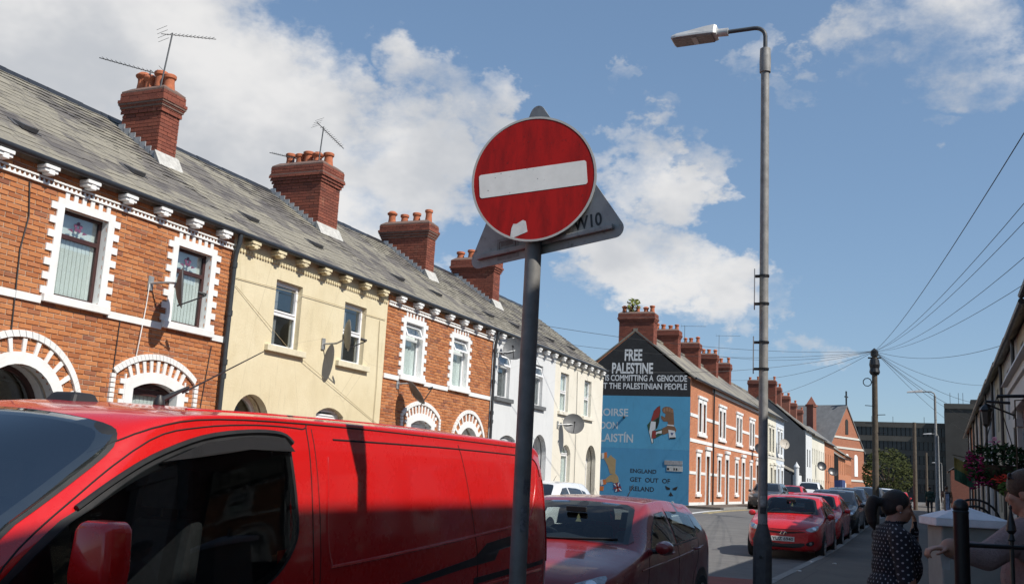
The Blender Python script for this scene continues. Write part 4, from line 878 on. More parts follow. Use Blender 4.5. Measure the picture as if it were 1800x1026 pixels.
g = G(); g.plate(archp(-.5, .5, 10.6, 13.0), [], .001, .06, lambda u, v, w_: CP(w_, u, v)); g.obj('gable_window', dark_in, chh)
g = G(); cbox(g, -7, .8, -9.5, -6.3, ZG, 8.6); g.obj('porch_wing', fbrick_m, chh); g = G(); g.plate([(-7.3, 8.5), (1.1, 8.5), (-3.1, 11.4)], [], -9.8, -6.2, lambda u, v, w_: CP(u, w_, v)); g.obj('wing_roof', slate2, chh)
for i in range(3): g = G(); g.plate(rect(-9.2+i*1.0, -8.6+i*1.0, 5.4, 7.4), [], .8, .86, lambda u, v, w_: CP(w_, u, v)); g.obj('wing_window', white_m, chh)
g = G(); cbox(g, -4.8, -2.6, -11, -9.7, 3, 12.6); g.obj('chimney_stack', fred_m, chh)
# office block that closes the view
ob = thing('office_block', (0, 240, 0), 'dark grey multi-storey office block closing the end of the street', 'office building')
conc = mat('dark_concrete', (.048, .046, .043), .9, var=.15, vs=.3); band_m = mat('pale_concrete_band', (.078, .074, .066), .9, var=.12, vs=.4); offg = mat('office_glass', (.012, .014, .018), .2, var=.0)
g = G(); g.box(-21, 3, 240, 262, 0, 17.4); g.box(1.2, 14, 236, 262, 0, 21.6); g.box(6.5, 8.2, 240, 246, 21.6, 23.0); g.box(9.2, 11.5, 240, 246, 21.6, 23.4); g.obj('wall', conc, ob)
for k in range(5):
    z = 2.4+k*3.05; g = G(); g.box(-21, 1.15, 239.7, 240.1, z+1.9, z+3.05); g.obj('floor_band', band_m, ob)
    for i in range(24):
        x = -20.6+i*.92; g = G(); g.box(x, x+.72, 239.85, 239.95, z+.05, z+1.88); g.obj('window', offg, ob)
g = G(); g.box(1.1, 14.1, 235.8, 236, 20.6, 21.7); g.obj('parapet', band_m, ob)
for x in (-14, -9.5, -3, 2.4, 4.1, 5.0):
    g = G(); g.tube([(x, 241, 17.3 if x < 1.5 else 21.6), (x, 241, 19 if x < 1.5 else 24.5)], .05, 5); g.obj('roof_mast', gutter_m, ob)
# street tree
tr = thing('street_tree', (-6.3, 110, .42), 'bushy olive-green tree in front of the office block', 'tree')
leaves('crown', (-4.9, 110, 3.7), (2.5, 2.3, 2.7), 4200, .18, leafmat('dull_olive_leaf', (.022, .030, .010), (.06, .066, .022)), tr, 3, dens=.45); g = G(); g.tube([(-4.9, 110, .4), (-4.9, 110, 2), (-4.8, 110, 4.5)], [.2, .16, .05], 8)
for k in range(6): a = k*1.05; g.tube([(-4.9, 110, 1.6+.2*k), (-4.9+1.3*cos(a), 110+1.3*sin(a), 3.4+.3*k)], [.08, .03], 6)
g.obj('trunk', MC['bark'], tr)
# ------------------------------------------------------------------ right side of the street (in shade)
RX = 1.95
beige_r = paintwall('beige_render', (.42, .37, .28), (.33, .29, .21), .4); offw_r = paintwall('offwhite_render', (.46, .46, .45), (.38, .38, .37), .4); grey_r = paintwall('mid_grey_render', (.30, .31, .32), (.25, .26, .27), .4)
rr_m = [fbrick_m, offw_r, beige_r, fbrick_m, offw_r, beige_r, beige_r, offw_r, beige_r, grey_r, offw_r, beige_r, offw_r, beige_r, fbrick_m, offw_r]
y = -12.0
LB = ['white house on the shaded right side just past the pub', 'beige house on the shaded right side, second past the pub', 'beige house on the shaded right side, third past the pub', 'white house on the shaded right side, fourth past the pub', 'beige house on the shaded right side, fifth past the pub', 'grey house on the shaded right side, sixth past the pub', 'white house far down the shaded right side', 'beige house far down the shaded right side']
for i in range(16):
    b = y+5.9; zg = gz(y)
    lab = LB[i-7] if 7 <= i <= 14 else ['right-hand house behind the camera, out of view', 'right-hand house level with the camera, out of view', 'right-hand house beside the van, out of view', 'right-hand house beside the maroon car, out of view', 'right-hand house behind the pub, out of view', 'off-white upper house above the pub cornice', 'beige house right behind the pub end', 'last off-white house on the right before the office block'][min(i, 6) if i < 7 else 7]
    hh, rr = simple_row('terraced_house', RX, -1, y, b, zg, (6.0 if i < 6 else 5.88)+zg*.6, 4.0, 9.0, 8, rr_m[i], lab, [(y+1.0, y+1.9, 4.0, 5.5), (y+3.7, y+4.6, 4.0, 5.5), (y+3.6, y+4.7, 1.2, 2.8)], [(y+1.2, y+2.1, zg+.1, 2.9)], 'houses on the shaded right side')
    if i >= 6:
        g = G(); g.tube([(RX-.1, y+.1, 6.2), (RX-.1, y+.1, .2)], .05, 8); g.obj('downpipe', gutter_m, hh)
    y = b
RY_END = y
# pub front that projects from the row
pub = thing('pub_front', (1.3, 15, .12), 'projecting pub front with pale cornice and dark red panels on the right', 'pub front')
dred = mat('dark_red_timber', (.10, .018, .018), .4, var=.15); pgrey = mat('pale_grey_timber', (.42, .42, .42), .5, var=.08)
g = G(); g.box(1.42, 1.94, 2.0, 21.0, .12, 3.3); g.obj('panel_wall', dred, pub)
g = G(); g.box(1.22, 1.94, 1.8, 21.4, 3.62, 3.76); g.box(1.27, 1.94, 1.85, 21.35, 3.25, 3.62); g.hexa([(1.12, 1.7, 3.76), (1.94, 1.7, 3.76), (1.94, 21.5, 3.76), (1.12, 21.5, 3.76), (1.2, 1.8, 3.95), (1.94, 1.8, 3.95), (1.94, 21.4, 3.95), (1.2, 21.4, 3.95)]); g.obj('cornice', pgrey, pub, bevel=.01)
for yy in (20.8, 16.2, 11.6, 7.0, 2.4): g = G(); g.box(1.32, 1.42, yy-.25, yy+.25, .12, 3.25); g.box(1.28, 1.43, yy-.3, yy+.3, 2.95, 3.1); g.box(1.28, 1.43, yy-.3, yy+.3, .12, .5); g.obj('pilaster', pgrey, pub, bevel=.006)
for k in range(4):
    a = 3.2+k*4.6; g = G(); g.box(1.38, 1.425, a, a+3.2, 1.0, 2.9); w_ = g.obj('window', dark_in, pub); g = G(); g.box(1.37, 1.379, a, a+3.2, 1.0, 2.9); g.obj('pane', glass_m, w_)
# lantern and bracket, hanging sign far off, flower baskets
irn = mat('black_iron', (.012, .012, .013), .4, var=.2, vs=20)
def at(px, py, dep): return Vector((0, 0, CAM_H))+(_r2*((px-900)/1750)-_u2*((py-513)/1750)+_f)*dep
ln = thing('wall_lantern', (1.3, 22.5, 4.2), 'black scrolled lantern bracket sticking out above the flower basket', 'lantern')
c = at(1733, 722, 21); g = G(); g.tube([(1.95, c.y, c.z+.15), (c.x, c.y, c.z+.2)], .03, 6); g.tube([(1.95, c.y, c.z-.3), (1.5, c.y, c.z-.1), (c.x, c.y, c.z+.15)], .02, 6); g.obj('bracket', irn, ln)
g = G(); g.lathe([(.02, .15), (.10, .08), (.14, .02), (.11, -.02), (.08, -.28), (.03, -.33), (.02, -.37)], (c.x, c.y, c.z), 6); g.obj('lamp_body', irn, ln)
petm = leafmat('magenta_petals', (.14, .006, .04), (.30, .02, .09)); redp = leafmat('red_petals', (.40, .02, .015), (.55, .06, .03)); pinkp = leafmat('pink_petals', (.50, .16, .24), (.65, .32, .38))
fb = thing('flower_basket', at(1755, 850, 11.5), 'large hanging basket with dark leaves and magenta petunias by the pub', 'flower basket')
C1 = at(1757, 818, 11.5)
g = G(); g.lathe([(.02, -.30), (.16, -.22), (.22, -.05), (.22, 0)], tuple(C1), 12); g.obj('basket', mat('coir', (.06, .04, .025), .95), fb)
g = G(); g.tube([C1+Vector((.2, 0, 0)), C1+Vector((0, 0, .8))], .006, 5); g.tube([C1+Vector((-.2, 0, 0)), C1+Vector((0, 0, .8))], .006, 5); g.tube([C1+Vector((0, 0, .8)), Vector((1.42, C1.y, C1.z+.82))], .02, 6); g.obj('chain', irn, fb)
leaves('foliage', tuple(C1), (.36, .36, .27), 1900, .035, leaf3, fb, 8, dens=.5)
C2 = at(1712, 818, 11.3); tag(leaves('flowers', tuple(C2), (.10, .2, .27), 130, .030, petm, fb, 9), kind='stuff'); tag(leaves('flowers', tuple(at(1745, 775, 11.3)), (.06, .1, .05), 30, .03, pinkp, fb, 10), kind='stuff'); tag(leaves('flowers', tuple(at(1730, 845, 11.2)), (.16, .15, .06), 50, .03, petm, fb, 12), kind='stuff')
fb2 = thing('flower_basket', at(1785, 870, 10.2), 'lower hanging basket with red geraniums at the right edge', 'flower basket')
C3 = at(1790, 858, 10.2); leaves('foliage', tuple(C3), (.20, .2, .10), 500, .03, leaf1, fb2, 14, dens=.5); tag(leaves('flowers', tuple(at(1775, 842, 10.1)), (.17, .15, .05), 120, .026, redp, fb2, 15), kind='stuff')
g = G(); g.lathe([(.02, -.2), (.1, -.15), (.14, 0)], tuple(C3-Vector((0, 0, .03))), 12); g.tube([C3, C3+Vector((0, 0, .9)), Vector((1.42, C3.y, C3.z+.95))], .008, 6); g.obj('basket', MC['coir'], fb2)
# flag
fl = thing('flag', at(1692, 830, 45), 'green and yellow flag hanging from a pole on the right-hand houses', 'flag')
c = at(1692, 815, 45); g = G()
for i in range(8):
    for j in range(6):
        f_ = lambda a, b: tuple(c+Vector((-.35+a*.10, .08*sin(a*1.1+b*.4), .3-b*.17-a*.05)))
        g.cur = 0 if j < 3 else 1; g.add([f_(i, j), f_(i+1, j), f_(i+1, j+1), f_(i, j+1)], [(0, 1, 2, 3)])
g.obj('cloth', [mat('yellow_cloth', (.15, .11, .02), .8), mat('green_cloth', (.010, .05, .025), .8)], fl, recalc=False)
g = G(); g.tube([(RX, c.y, c.z+.1), (c.x-.4, c.y, c.z+.4)], .025, 6); g.obj('pole', MC['bark'], fl)
cot = simple_row('end_house', 1.0, -1, 112, 122, .42, 4.4, 4, 7.4, 8, fred_m, 'dark red brick building with a grey roof closing the right-hand row', [(113, 114, 1.6, 3.2), (116, 117, 1.6, 3.2)], [], None, roofm=slate2)
# ------------------------------------------------------------------ street lamps, poles, wires, signs
steel = mat('weathered_steel_column', (.25, .245, .235), .6, .2, var=.28, vs=8, bump=.1, bs=60); dkst = mat('dark_grey_paint', (.055, .06, .065), .5, .1, var=.3, vs=9)
lp = thing('street_lamp', (-1.87, 11.3, .12), 'tall grey steel street lamp on the right pavement, LED head', 'street lamp', 'street lamps on the right pavement')
LX, LY = -1.79, 11.3
g = G(); g.lathe([(.10, .12), (.10, 1.02), (.097, 1.06), (.058, 1.2), (.055, 1.22)], (LX, LY, 0), 20); g.obj('base_column', mat('dark_base_paint', (.09, .09, .088), .65, .1, var=.3, vs=9, bump=.15), lp, smooth=True)
g = G(); g.box(LX-.05, LX+.05, LY-.106, LY-.09, .45, .95); g.obj('access_door', MC['dark_base_paint'], lp); g = G(); g.lathe([(.018, 0), (.018, .01), (0, .012)], (LX-.0, LY-.106, .88), 8, (0, -1, 0)); g.obj('lock', irn, lp)
g = G(); g.lathe([(.052, 1.2), (.050, 3.0), (.048, 6.42)], (LX, LY, 0), 18); g.obj('column', steel, lp, smooth=True)
g = G(); g.lathe([(.05, 6.42), (.064, 6.425), (.066, 6.56), (.060, 6.72), (.03, 6.73)], (LX, LY, 0), 18); g.obj('collar', steel, lp, smooth=True)
ex = Vector((-1, -.02, .02)); g = G(); top = Vector((LX, LY, 6.72)); arc = [top, top+Vector((0, 0, .16))]
for k in range(1, 7): a = k*pi/12; arc.append(top+Vector((-.13*(1-cos(a)), 0, .16+.12*sin(a))))
arc.append(top+Vector((-.46, -.0, .275))); g.tube(arc, .025, 10); g.obj('bracket_arm', dkst, lp, smooth=True)
hd = arc[-1]; g = G(); g.tube([hd+Vector((.02, 0, 0)), hd+Vector((-.12, 0, .003))], [.05, .048], 12); g.obj('spigot', mat('pale_alloy', (.50, .50, .49), .45, .3, var=.15), lp, smooth=True)
g = G(); prof = [(-.11, .10, .095), (-.14, .125, .105), (-.25, .135, .095), (-.45, .14, .065), (-.60, .14, .05), (-.66, .12, .035)]
vs_ = []; fs_ = []
for x, hw, th in prof:
    for (a, b) in ((-hw, -.03), (hw, -.03), (hw*.98, .0), (hw*.6, th), (-hw*.6, th), (-hw*.98, .0)): vs_.append(tuple(hd+Vector((x, a, b-.01+.02*x))))
for i in range(len(prof)-1):
    for k in range(6): fs_.append((i*6+k, i*6+(k+1) % 6, (i+1)*6+(k+1) % 6, (i+1)*6+k))
fs_ += [tuple(range(6)), tuple(range(30, 36))]; g.add(vs_, fs_); g.obj('lamp_head', MC['pale_alloy'], lp, bevel=.008)
g = G(); q = lambda x, y, z: tuple(hd+Vector((x, y, z+.02*x)))
g.hexa([q(-.64, -.12, -.052), q(-.16, -.12, -.052), q(-.16, .12, -.052), q(-.64, .12, -.052), q(-.64, -.12, -.038), q(-.16, -.12, -.038), q(-.16, .12, -.038), q(-.64, .12, -.038)]); lens = g.obj('lens', mat('lamp_lens', (.20, .15, .13), .25, var=.15), lp)
g = G(); g.hexa([q(-.41, -.10, -.058), q(-.35, -.10, -.058), q(-.35, .10, -.058), q(-.41, .10, -.058), q(-.41, -.10, -.0525), q(-.35, -.10, -.0525), q(-.35, .10, -.0525), q(-.41, .10, -.0525)]); g.obj('lens_bar', MC['pale_alloy'], lens)
# sign plates seen edge on, clamped to the column
alu = mat('dull_aluminium', (.33, .33, .33), .5, .5, var=.2)
for z0, z1, wd in ((3.62, 4.0, .035), (2.88, 3.24, .06)):
    sp = thing('edge_on_sign', (LX-.1, LY, z0), 'narrow sign plate seen edge-on clamped to the lamp column, %s' % ('upper' if z0 > 3.5 else 'lower'), 'sign')
    dv = Vector((LX-.1, LY, 0)).normalized(); nv = Vector((dv.y, -dv.x, 0)); c0 = Vector((LX-.095-wd*.3, LY, 0)); g = G(); g.hexa([tuple(c0+dv*a+nv*b+Vector((0, 0, z))) for z in (z0, z1) for a, b in ((-.28, -.006), (.22, -.006), (.22, .006), (-.28, .006))]); g.obj('plate', alu, sp)
    for z in (z0+.03, z1-.03):
        g = G(); g.lathe([(.05, -.012), (.060, -.012), (.060, .012), (.05, .012)], (LX, LY, z), 16); g.box(LX-.09-wd*.3, LX-.05, LY-.03, LY+.03, z-.012, z+.012); g.obj('clamp', irn, sp)
# stickers on the column
for i, (z, h_, c) in enumerate(((1.42, .10, (.35, .35, .33)), (1.33, .07, (.05, .05, .05)), (1.22, .05, (.28, .28, .27)))):
    g = G(); n = 8; rr_ = .0585
    for k in range(n):
        a0, a1 = -1.9+k*.14, -1.9+(k+1)*.14; j = random.uniform(-.012, .012)
        g.add([(LX+rr_*cos(a0), LY+rr_*sin(a0), z+j), (LX+rr_*cos(a1), LY+rr_*sin(a1), z-j), (LX+rr_*cos(a1), LY+rr_*sin(a1), z+h_+j), (LX+rr_*cos(a0), LY+rr_*sin(a0), z+h_-j)], [(0, 1, 2, 3)])
    g.obj('torn_sticker', mat('sticker%d' % i, c, .7, var=.4, vs=40), lp, recalc=False)
def far_lamp(px, py_top, py_base, dep, label, arm=-1):
    b = at(px, py_base, dep); t = at(px, py_top, dep*cos(0)); 
    t = Vector((b.x, b.y, t.z)); zb = gz(b.y)+.12
    o = thing('street_lamp', (b.x, b.y, zb), label, 'street lamp', 'street lamps on the right pavement')
    g = G(); g.lathe([(.1, zb), (.1, zb+1), (.06, zb+1.1), (.05, t.z)], (b.x, b.y, 0), 10); g.obj('column', steel, o, smooth=True)
    g = G(); g.tube([(b.x, b.y, t.z), (b.x-.03, b.y, t.z+.1), (b.x-.15, b.y, t.z+.17), (b.x-.55, b.y, t.z+.17)], .028, 6); g.obj('bracket_arm', steel, o)
    g = G(); g.hexa([(b.x-1.15, b.y-.14, t.z+.12), (b.x-.5, b.y-.14, t.z+.14), (b.x-.5, b.y+.14, t.z+.14), (b.x-1.15, b.y+.14, t.z+.12), (b.x-1.12, b.y-.1, t.z+.17), (b.x-.5, b.y-.1, t.z+.25), (b.x-.5, b.y+.1, t.z+.25), (b.x-1.12, b.y+.1, t.z+.17)]); g.obj('lamp_head', MC['pale_alloy'], o)
far_lamp(1648, 692, 880, 43, 'grey street lamp in mid-distance with its arm reaching left'); far_lamp(1652, 765, 880, 82, 'small far street lamp behind the mid-distance one'); far_lamp(1657, 815, 880, 125, 'tiny farthest street lamp')
# telegraph poles
wood = mat('creosoted_wood', (.095, .075, .055), .9, var=.3, vs=5, bump=.3)
def tpole(px, pyt, dep, r, label, gear=True):
    t = at(px, pyt, dep); zb = gz(t.y)+.12; o = thing('telegraph_pole', (t.x, t.y, zb), label, 'telegraph pole', 'wooden telegraph poles')
    g = G(); g.tube([(t.x-.03, t.y, zb), (t.x, t.y, t.z)], [r*1.1, r*.85], 12); g.obj('pole', wood, o, smooth=True)
    if gear:
        g = G(); g.lathe([(r*1.3, -.95), (r*1.75, -.85), (r*1.5, -.7), (r*1.75, -.55), (r*1.5, -.35), (r*1.1, -.3)], tuple(t), 12); g.box(t.x-.25, t.x+.25, t.y-.02, t.y+.02, t.z-.30, t.z-.24); g.lathe([(r*1.25, -.2), (r*1.25, .0), (.02, .12)], tuple(t), 10)
        g.tube([t+Vector((-.28+.16*cos(a*.7), -.05, -1.25+.16*sin(a*.7))) for a in range(10)], .02, 5); g.obj('cable_head', irn, o)
        g = G()
        for k in range(7): g.tube([(t.x, t.y-.05, t.z-2.2-.35*k), (t.x+(.38 if k % 2 else -.38), t.y-.05, t.z-2.18-.35*k)], .015, 5)
        g.obj('foot_rungs', irn, o)
    return t
T1 = tpole(1537, 617, 40, .12, 'tall wooden telegraph pole where the overhead wires meet'); tpole(1607, 742, 80, .16, 'plain wooden pole in the middle distance', False); tpole(1628, 795, 120, .15, 'distant short wooden pole', False)
# overhead wires, each a thing of its own
WN = 'overhead telephone wires'
def wire(p, q, sag, label, r=.009):
    p, q = Vector(p), Vector(q); pts = [p.lerp(q, i/14)-Vector((0, 0, sag*4*(i/14)*(1-i/14))) for i in range(15)]
    g = G(); g.tube(pts, r, 4); o = g.obj('overhead_wire', wire_m); tag(o, label, 'wire', WN); return o
wl = 'thin black telephone wire from the pole head to '
for i, (px, py, dep, sag, r) in enumerate(((1815, 210, 10, .25, .006), (1815, 340, 13, .3, .005), (1815, 375, 14, .3, .005), (1815, 440, 15, .35, .005), (1815, 490, 16, .3, .005))): wire(T1, at(px, py, dep), sag, wl+['the top right corner, steepest of five', 'the right edge, second steepest of five', 'the right edge, middle of five', 'the right edge, second lowest of five', 'the right edge, lowest of five'][i], r)
for i, (yy, zz) in enumerate(((33, 6.2), (45, 6.2), (55, 6.3), (68, 6.4), (82, 6.5), (50, 5.2))): wire(T1, (RX-.1, yy, zz), .35, wl+'the right-hand eaves, %s' % ['nearest of six', 'third of six', 'fourth of six', 'fifth of six', 'farthest of six', 'second of six'][i], .008)
for i, (yy, zz) in enumerate(((24, 5.9), (29.5, 5.9), (35, 5.6))): wire(T1, (FX+.25, yy, zz), .4, wl+'the %s across the road' % ['brick house', 'white house', 'cream house'][i], .008)
for i, (yy, zz) in enumerate(((56, 9.0), (63, 8.2), (72, 7.8))): wire(T1, (FX-.3, yy, zz), .4, wl+'the mural terrace, %s of three' % ['nearest', 'middle', 'farthest'][i], .008)
# ------------------------------------------------------------------ no entry sign with the back of a warning triangle
SP = at(938, 313, 4.6); SX, SY = SP.x-.012, SP.y+.07
sg = thing('road_sign', (SX, SY, .12), 'red no entry sign with white bar on a dark grey post', 'road sign')
g = G(); g.lathe([(.038, .1), (.038, 2.665), (.02, 2.68)], (SX, SY, 0), 20)
post = g.obj('post', None or mat('sign_post_grey', (.19, .185, .175), .55, .2, var=.25, vs=7, bump=.05), sg, smooth=True)
g = G(); g.lathe([(.036, 2.66), (.036, 3.25), (0, 3.26)], (SX, SY, 0), 16); g.obj('upper_post', steel, sg, smooth=True)
th = radians(6); rt = Vector((cos(th), sin(th), 0)); lean = .03; fw_ = Vector((sin(th), -cos(th), 0)); ctr = SP.copy(); ctr = Vector((SX, SY, SP.z))+fw_*.062
rollS = radians(5.8)
def SPn(u, v, w_):
    u2 = u*cos(rollS)-v*sin(rollS); v2 = u*sin(rollS)+v*cos(rollS); p = ctr+rt*u2+Vector((0, 0, 1))*v2+fw_*w_; return tuple(p)
RS = .300
def signred():
    m, b = newmat('sign_red'); tcx = b.pos()
    streak = b.mr(b.noise(7, 6, .7, b.mapv(tcx, (2.2, 2.2, .5))), .42, .70, 0, .85); spots = b.mr(b.noise(55, 4, .8), .60, .72, 0, .8)
    c = b.mix(streak, (.40, .011, .009), (.19, .008, .007)); c = b.mix(spots, c, (.09, .01, .01)); b.set(b.b.inputs['Base Color'], c); b.b.inputs['Roughness'].default_value = .5; b.b.inputs['Specular IOR Level'].default_value = .2; MC['sign_red'] = m; return m
g = G(); g.plate(circ(0, 0, RS, 72), [], -.004, 0, SPn); g.obj('backing_plate', alu, sg)
g = G(); g.plate(circ(0, 0, RS, 72), [circ(0, 0, RS-.010, 72)], .0002, .004, SPn); g.obj('rim', mat('pale_rim', (.42, .42, .41), .5, var=.15), sg)
g = G(); g.plate(circ(0, 0, RS-.010, 72), [], .0002, .0022, SPn); g.obj('red_face', signred(), sg)
def rrect(u0, u1, v0, v1, r, n=5):
    o = []
    for cu, cv, a in ((u1-r, v1-r, 0), (u0+r, v1-r, pi/2), (u0+r, v0+r, pi), (u1-r, v0+r, 1.5*pi)):
        for i in range(n+1): t = a+pi/2*i/n; o.append((cu+r*cos(t), cv+r*sin(t)))
    return o
signw = mat('sign_white', (.74, .74, .72), .5, var=.08, vs=12)
g = G(); g.plate(rrect(-.262, .255, -.062, .052, .012), [], .0024, .0036, SPn); g.obj('white_bar', signw, sg)
g = G(); g.plate([(-.125, -.275), (-.055, -.255), (-.04, -.25), (-.045, -.20), (-.058, -.192), (-.09, -.207), (-.105, -.205), (-.115, -.225)], [], .0024, .0034, SPn); g.obj('torn_sticker', mat('torn_paper', (.60, .60, .60), .7, var=.15, vs=30), sg)
g = G()
for k in range(26):
    R_ = random.Random(k); a = R_.uniform(0, 6.28); q = R_.uniform(.02, .27); g.plate(circ(q*cos(a), q*sin(a)*.95, R_.uniform(.0008, .0022), 7), [], .0037, .0041, SPn)
tag(g.obj('grime_specks', irn, sg), kind='stuff')
# triangle behind: seen from its back
ts = thing('warning_sign', (SX, SY, 2.6), 'grey back of a triangular road sign, W10 stencilled, behind the red disc', 'road sign')
ctr2 = Vector((SX, SY, SP.z))-fw_*.03+Vector((.012, 0, 0)); th2 = radians(-12); rt2 = Vector((cos(th2), sin(th2), 0)); fw2 = Vector((sin(th2), -cos(th2), 0)); roll2 = radians(6.2)
def TPn(u, v, w_):
    u2 = u*cos(roll2)-v*sin(roll2); v2 = u*sin(roll2)+v*cos(roll2); return tuple(ctr2+rt2*u2+Vector((0, 0, v2))+fw2*w_)
def rtri(Rr, rad, cv, n=7):
    o = []; a = Rr-2*rad*0
    for k in range(3):
        an = pi/2+k*2*pi/3; cxx, cyy = (Rr-2*rad)*cos(an), cv+(Rr-2*rad)*sin(an)
        for i in range(n+1): t = an-pi/3+2*pi/3*i/n; o.append((cxx+rad*cos(t), cyy+rad*sin(t)))
    return o
def backmat():
    m, b = newmat('sign_back'); c = b.mix(b.mr(b.noise(9, 6, .7), .4, .7), (.36, .36, .345), (.26, .26, .245)); c = b.mix(b.mr(b.noise(22, 6, .8), .56, .7, 0, .8), c, (.07, .07, .065)); b.set(b.b.inputs['Base Color'], c); b.b.inputs['Roughness'].default_value = .6; b.b.inputs['Metallic'].default_value = .25; MC['sign_back'] = m; return m
bm_ = backmat(); TV = -.08
g = G(); g.plate(rtri(.52, .042, TV), [], -.004, 0, TPn); g.obj('plate', bm_, ts)
g = G(); vb = TV-.53/2+.055; g.plate(rect(-.375, .375, vb-.012, vb+.012), [], .0002, .022, TPn); g.obj('stiffening_channel', bm_, ts, bevel=.004)
text('stencil', 'W10', lambda u, v, w_: TPn(.165+u, -.268+v, .0012), 1, irn, ts, bold=.025, width=.15, height=.062, depth=0)
g = G(); g.plate(rrect(-.265, -.14, -.325, -.22, .004), [], .0003, .0012, TPn); g.obj('sticker', mat('small_sticker', (.22, .215, .20), .6, var=.2, vs=40), ts)
g = G(); g.plate(rrect(-.252, -.155, -.305, -.235, .006), [rrect(-.249, -.158, -.302, -.238, .005)], .0013, .002, TPn)
for k, (u, v) in enumerate(((-.235, -.285), (-.21, -.285), (-.185, -.285))): g.plate(circ(u, v, .009, 12) if k != 1 else [(u-.01, v-.008), (u+.01, v-.008), (u, v+.01)], [circ(u, v, .006, 10) if k != 1 else [(u-.005, v-.005), (u+.005, v-.005), (u, v+.004)]], .0013, .002, TPn)
for k in range(4): g.plate(rect(-.24, -.17, -.258+k*.005, -.256+k*.005), [], .0013, .002, TPn)
g.obj('sticker_print', mat('brown_print', (.10, .05, .04), .7), ts)
for z in (SP.z-.17, SP.z+.12):
    g = G(); g.lathe([(.036, -.015), (.046, -.015), (.046, .015), (.036, .015)], (SX, SY, z), 16); g.obj('clamp', alu, ts)
# torn stickers on the sign post
for i, (z, hh_, a_) in enumerate(((1.36, .11, -1.2), (1.02, .11, -2.2), (1.52, .07, -1.0))):
    g = G(); rr_ = .0388
    for k in range(6):
        a0, a1 = a_+k*.13, a_+(k+1)*.13; j = random.uniform(-.012, .012)
        g.add([(SX+rr_*cos(a0), SY+rr_*sin(a0), z+j), (SX+rr_*cos(a1), SY+rr_*sin(a1), z-j), (SX+rr_*cos(a1), SY+rr_*sin(a1), z+hh_+j*2), (SX+rr_*cos(a0), SY+rr_*sin(a0), z+hh_-j*2)], [(0, 1, 2, 3)])
    g.obj('torn_sticker', mat('post_sticker%d' % i, ((.13, .13, .14), (.30, .29, .28), (.10, .10, .105))[i], .6, var=.7, vs=60), sg, recalc=False)
# ------------------------------------------------------------------ vehicles
def paintm(name, c, flake=.0, rough=.28):
    if name in MC: return MC[name]
    m, b = newmat(name); b.set(b.b.inputs['Base Color'], b.mix(b.mr(b.noise(2.2, 6, .7), .45, .8, 0, .10), c, tuple(x*.8+.015 for x in c)))
    b.set(b.b.inputs['Roughness'], b.mr(b.noise(3.5, 7, .7), .35, .7, rough-.06, rough+.12)); b.b.inputs['Coat Weight'].default_value = .7; b.b.inputs['Coat Roughness'].default_value = .05; b.b.inputs['Specular IOR Level'].default_value = .4
    MC[name] = m; return m
def cglass():
    m, b = newmat('car_glass'); b.b.inputs['Base Color'].default_value = (.009, .010, .011, 1); b.set(b.b.inputs['Roughness'], b.mr(b.noise(4, 5, .7), .4, .8, .02, .07)); b.b.inputs['Specular IOR Level'].default_value = .75; b.b.inputs['Coat Weight'].default_value = .4; b.b.inputs['Coat Roughness'].default_value = .02; MC['car_glass'] = m; return m
cgl = cglass(); tgl = mat('tinted_glass', (.006, .006, .006), .1, var=.0, spec=.22); trim_m = mat('black_plastic', (.016, .016, .017), .5, var=.15); tyre_m = mat('tyre', (.015, .015, .015), .85, var=.2, vs=30); alloy_m = mat('alloy_wheel', (.36, .36, .37), .3, .7, var=.1)
seam_m = mat('door_gap', (.008, .006, .006), .8, var=0); chrome_m = mat('chrome', (.7, .7, .7), .12, 1., var=0); lampg = mat('headlamp_glass', (.33, .34, .35), .08, .3, var=.35, vs=25, coat=.6); lampr = mat('rear_lamp', (.25, .01, .01), .15, var=.1, coat=.5)
plate_m = mat('number_plate', (.62, .62, .60), .5, var=.05); print_m = mat('plate_print', (.012, .012, .012), .6, var=0)
def cr(p0, p1, p2, p3, t):
    return .5*((2*p1)+(-p0+p2)*t+(2*p0-5*p1+4*p2-p3)*t*t+(-p0+3*p1-3*p2+p3)*t**3)
def refine(seq, k):
    n = len(seq); out_ = []
    for i in range(n-1):
        a, b, c, d = seq[max(i-1, 0)], seq[i], seq[i+1], seq[min(i+2, n-1)]
        for j in range(k): out_.append(cr(a, b, c, d, j/k))
    out_.append(seq[-1]); return out_
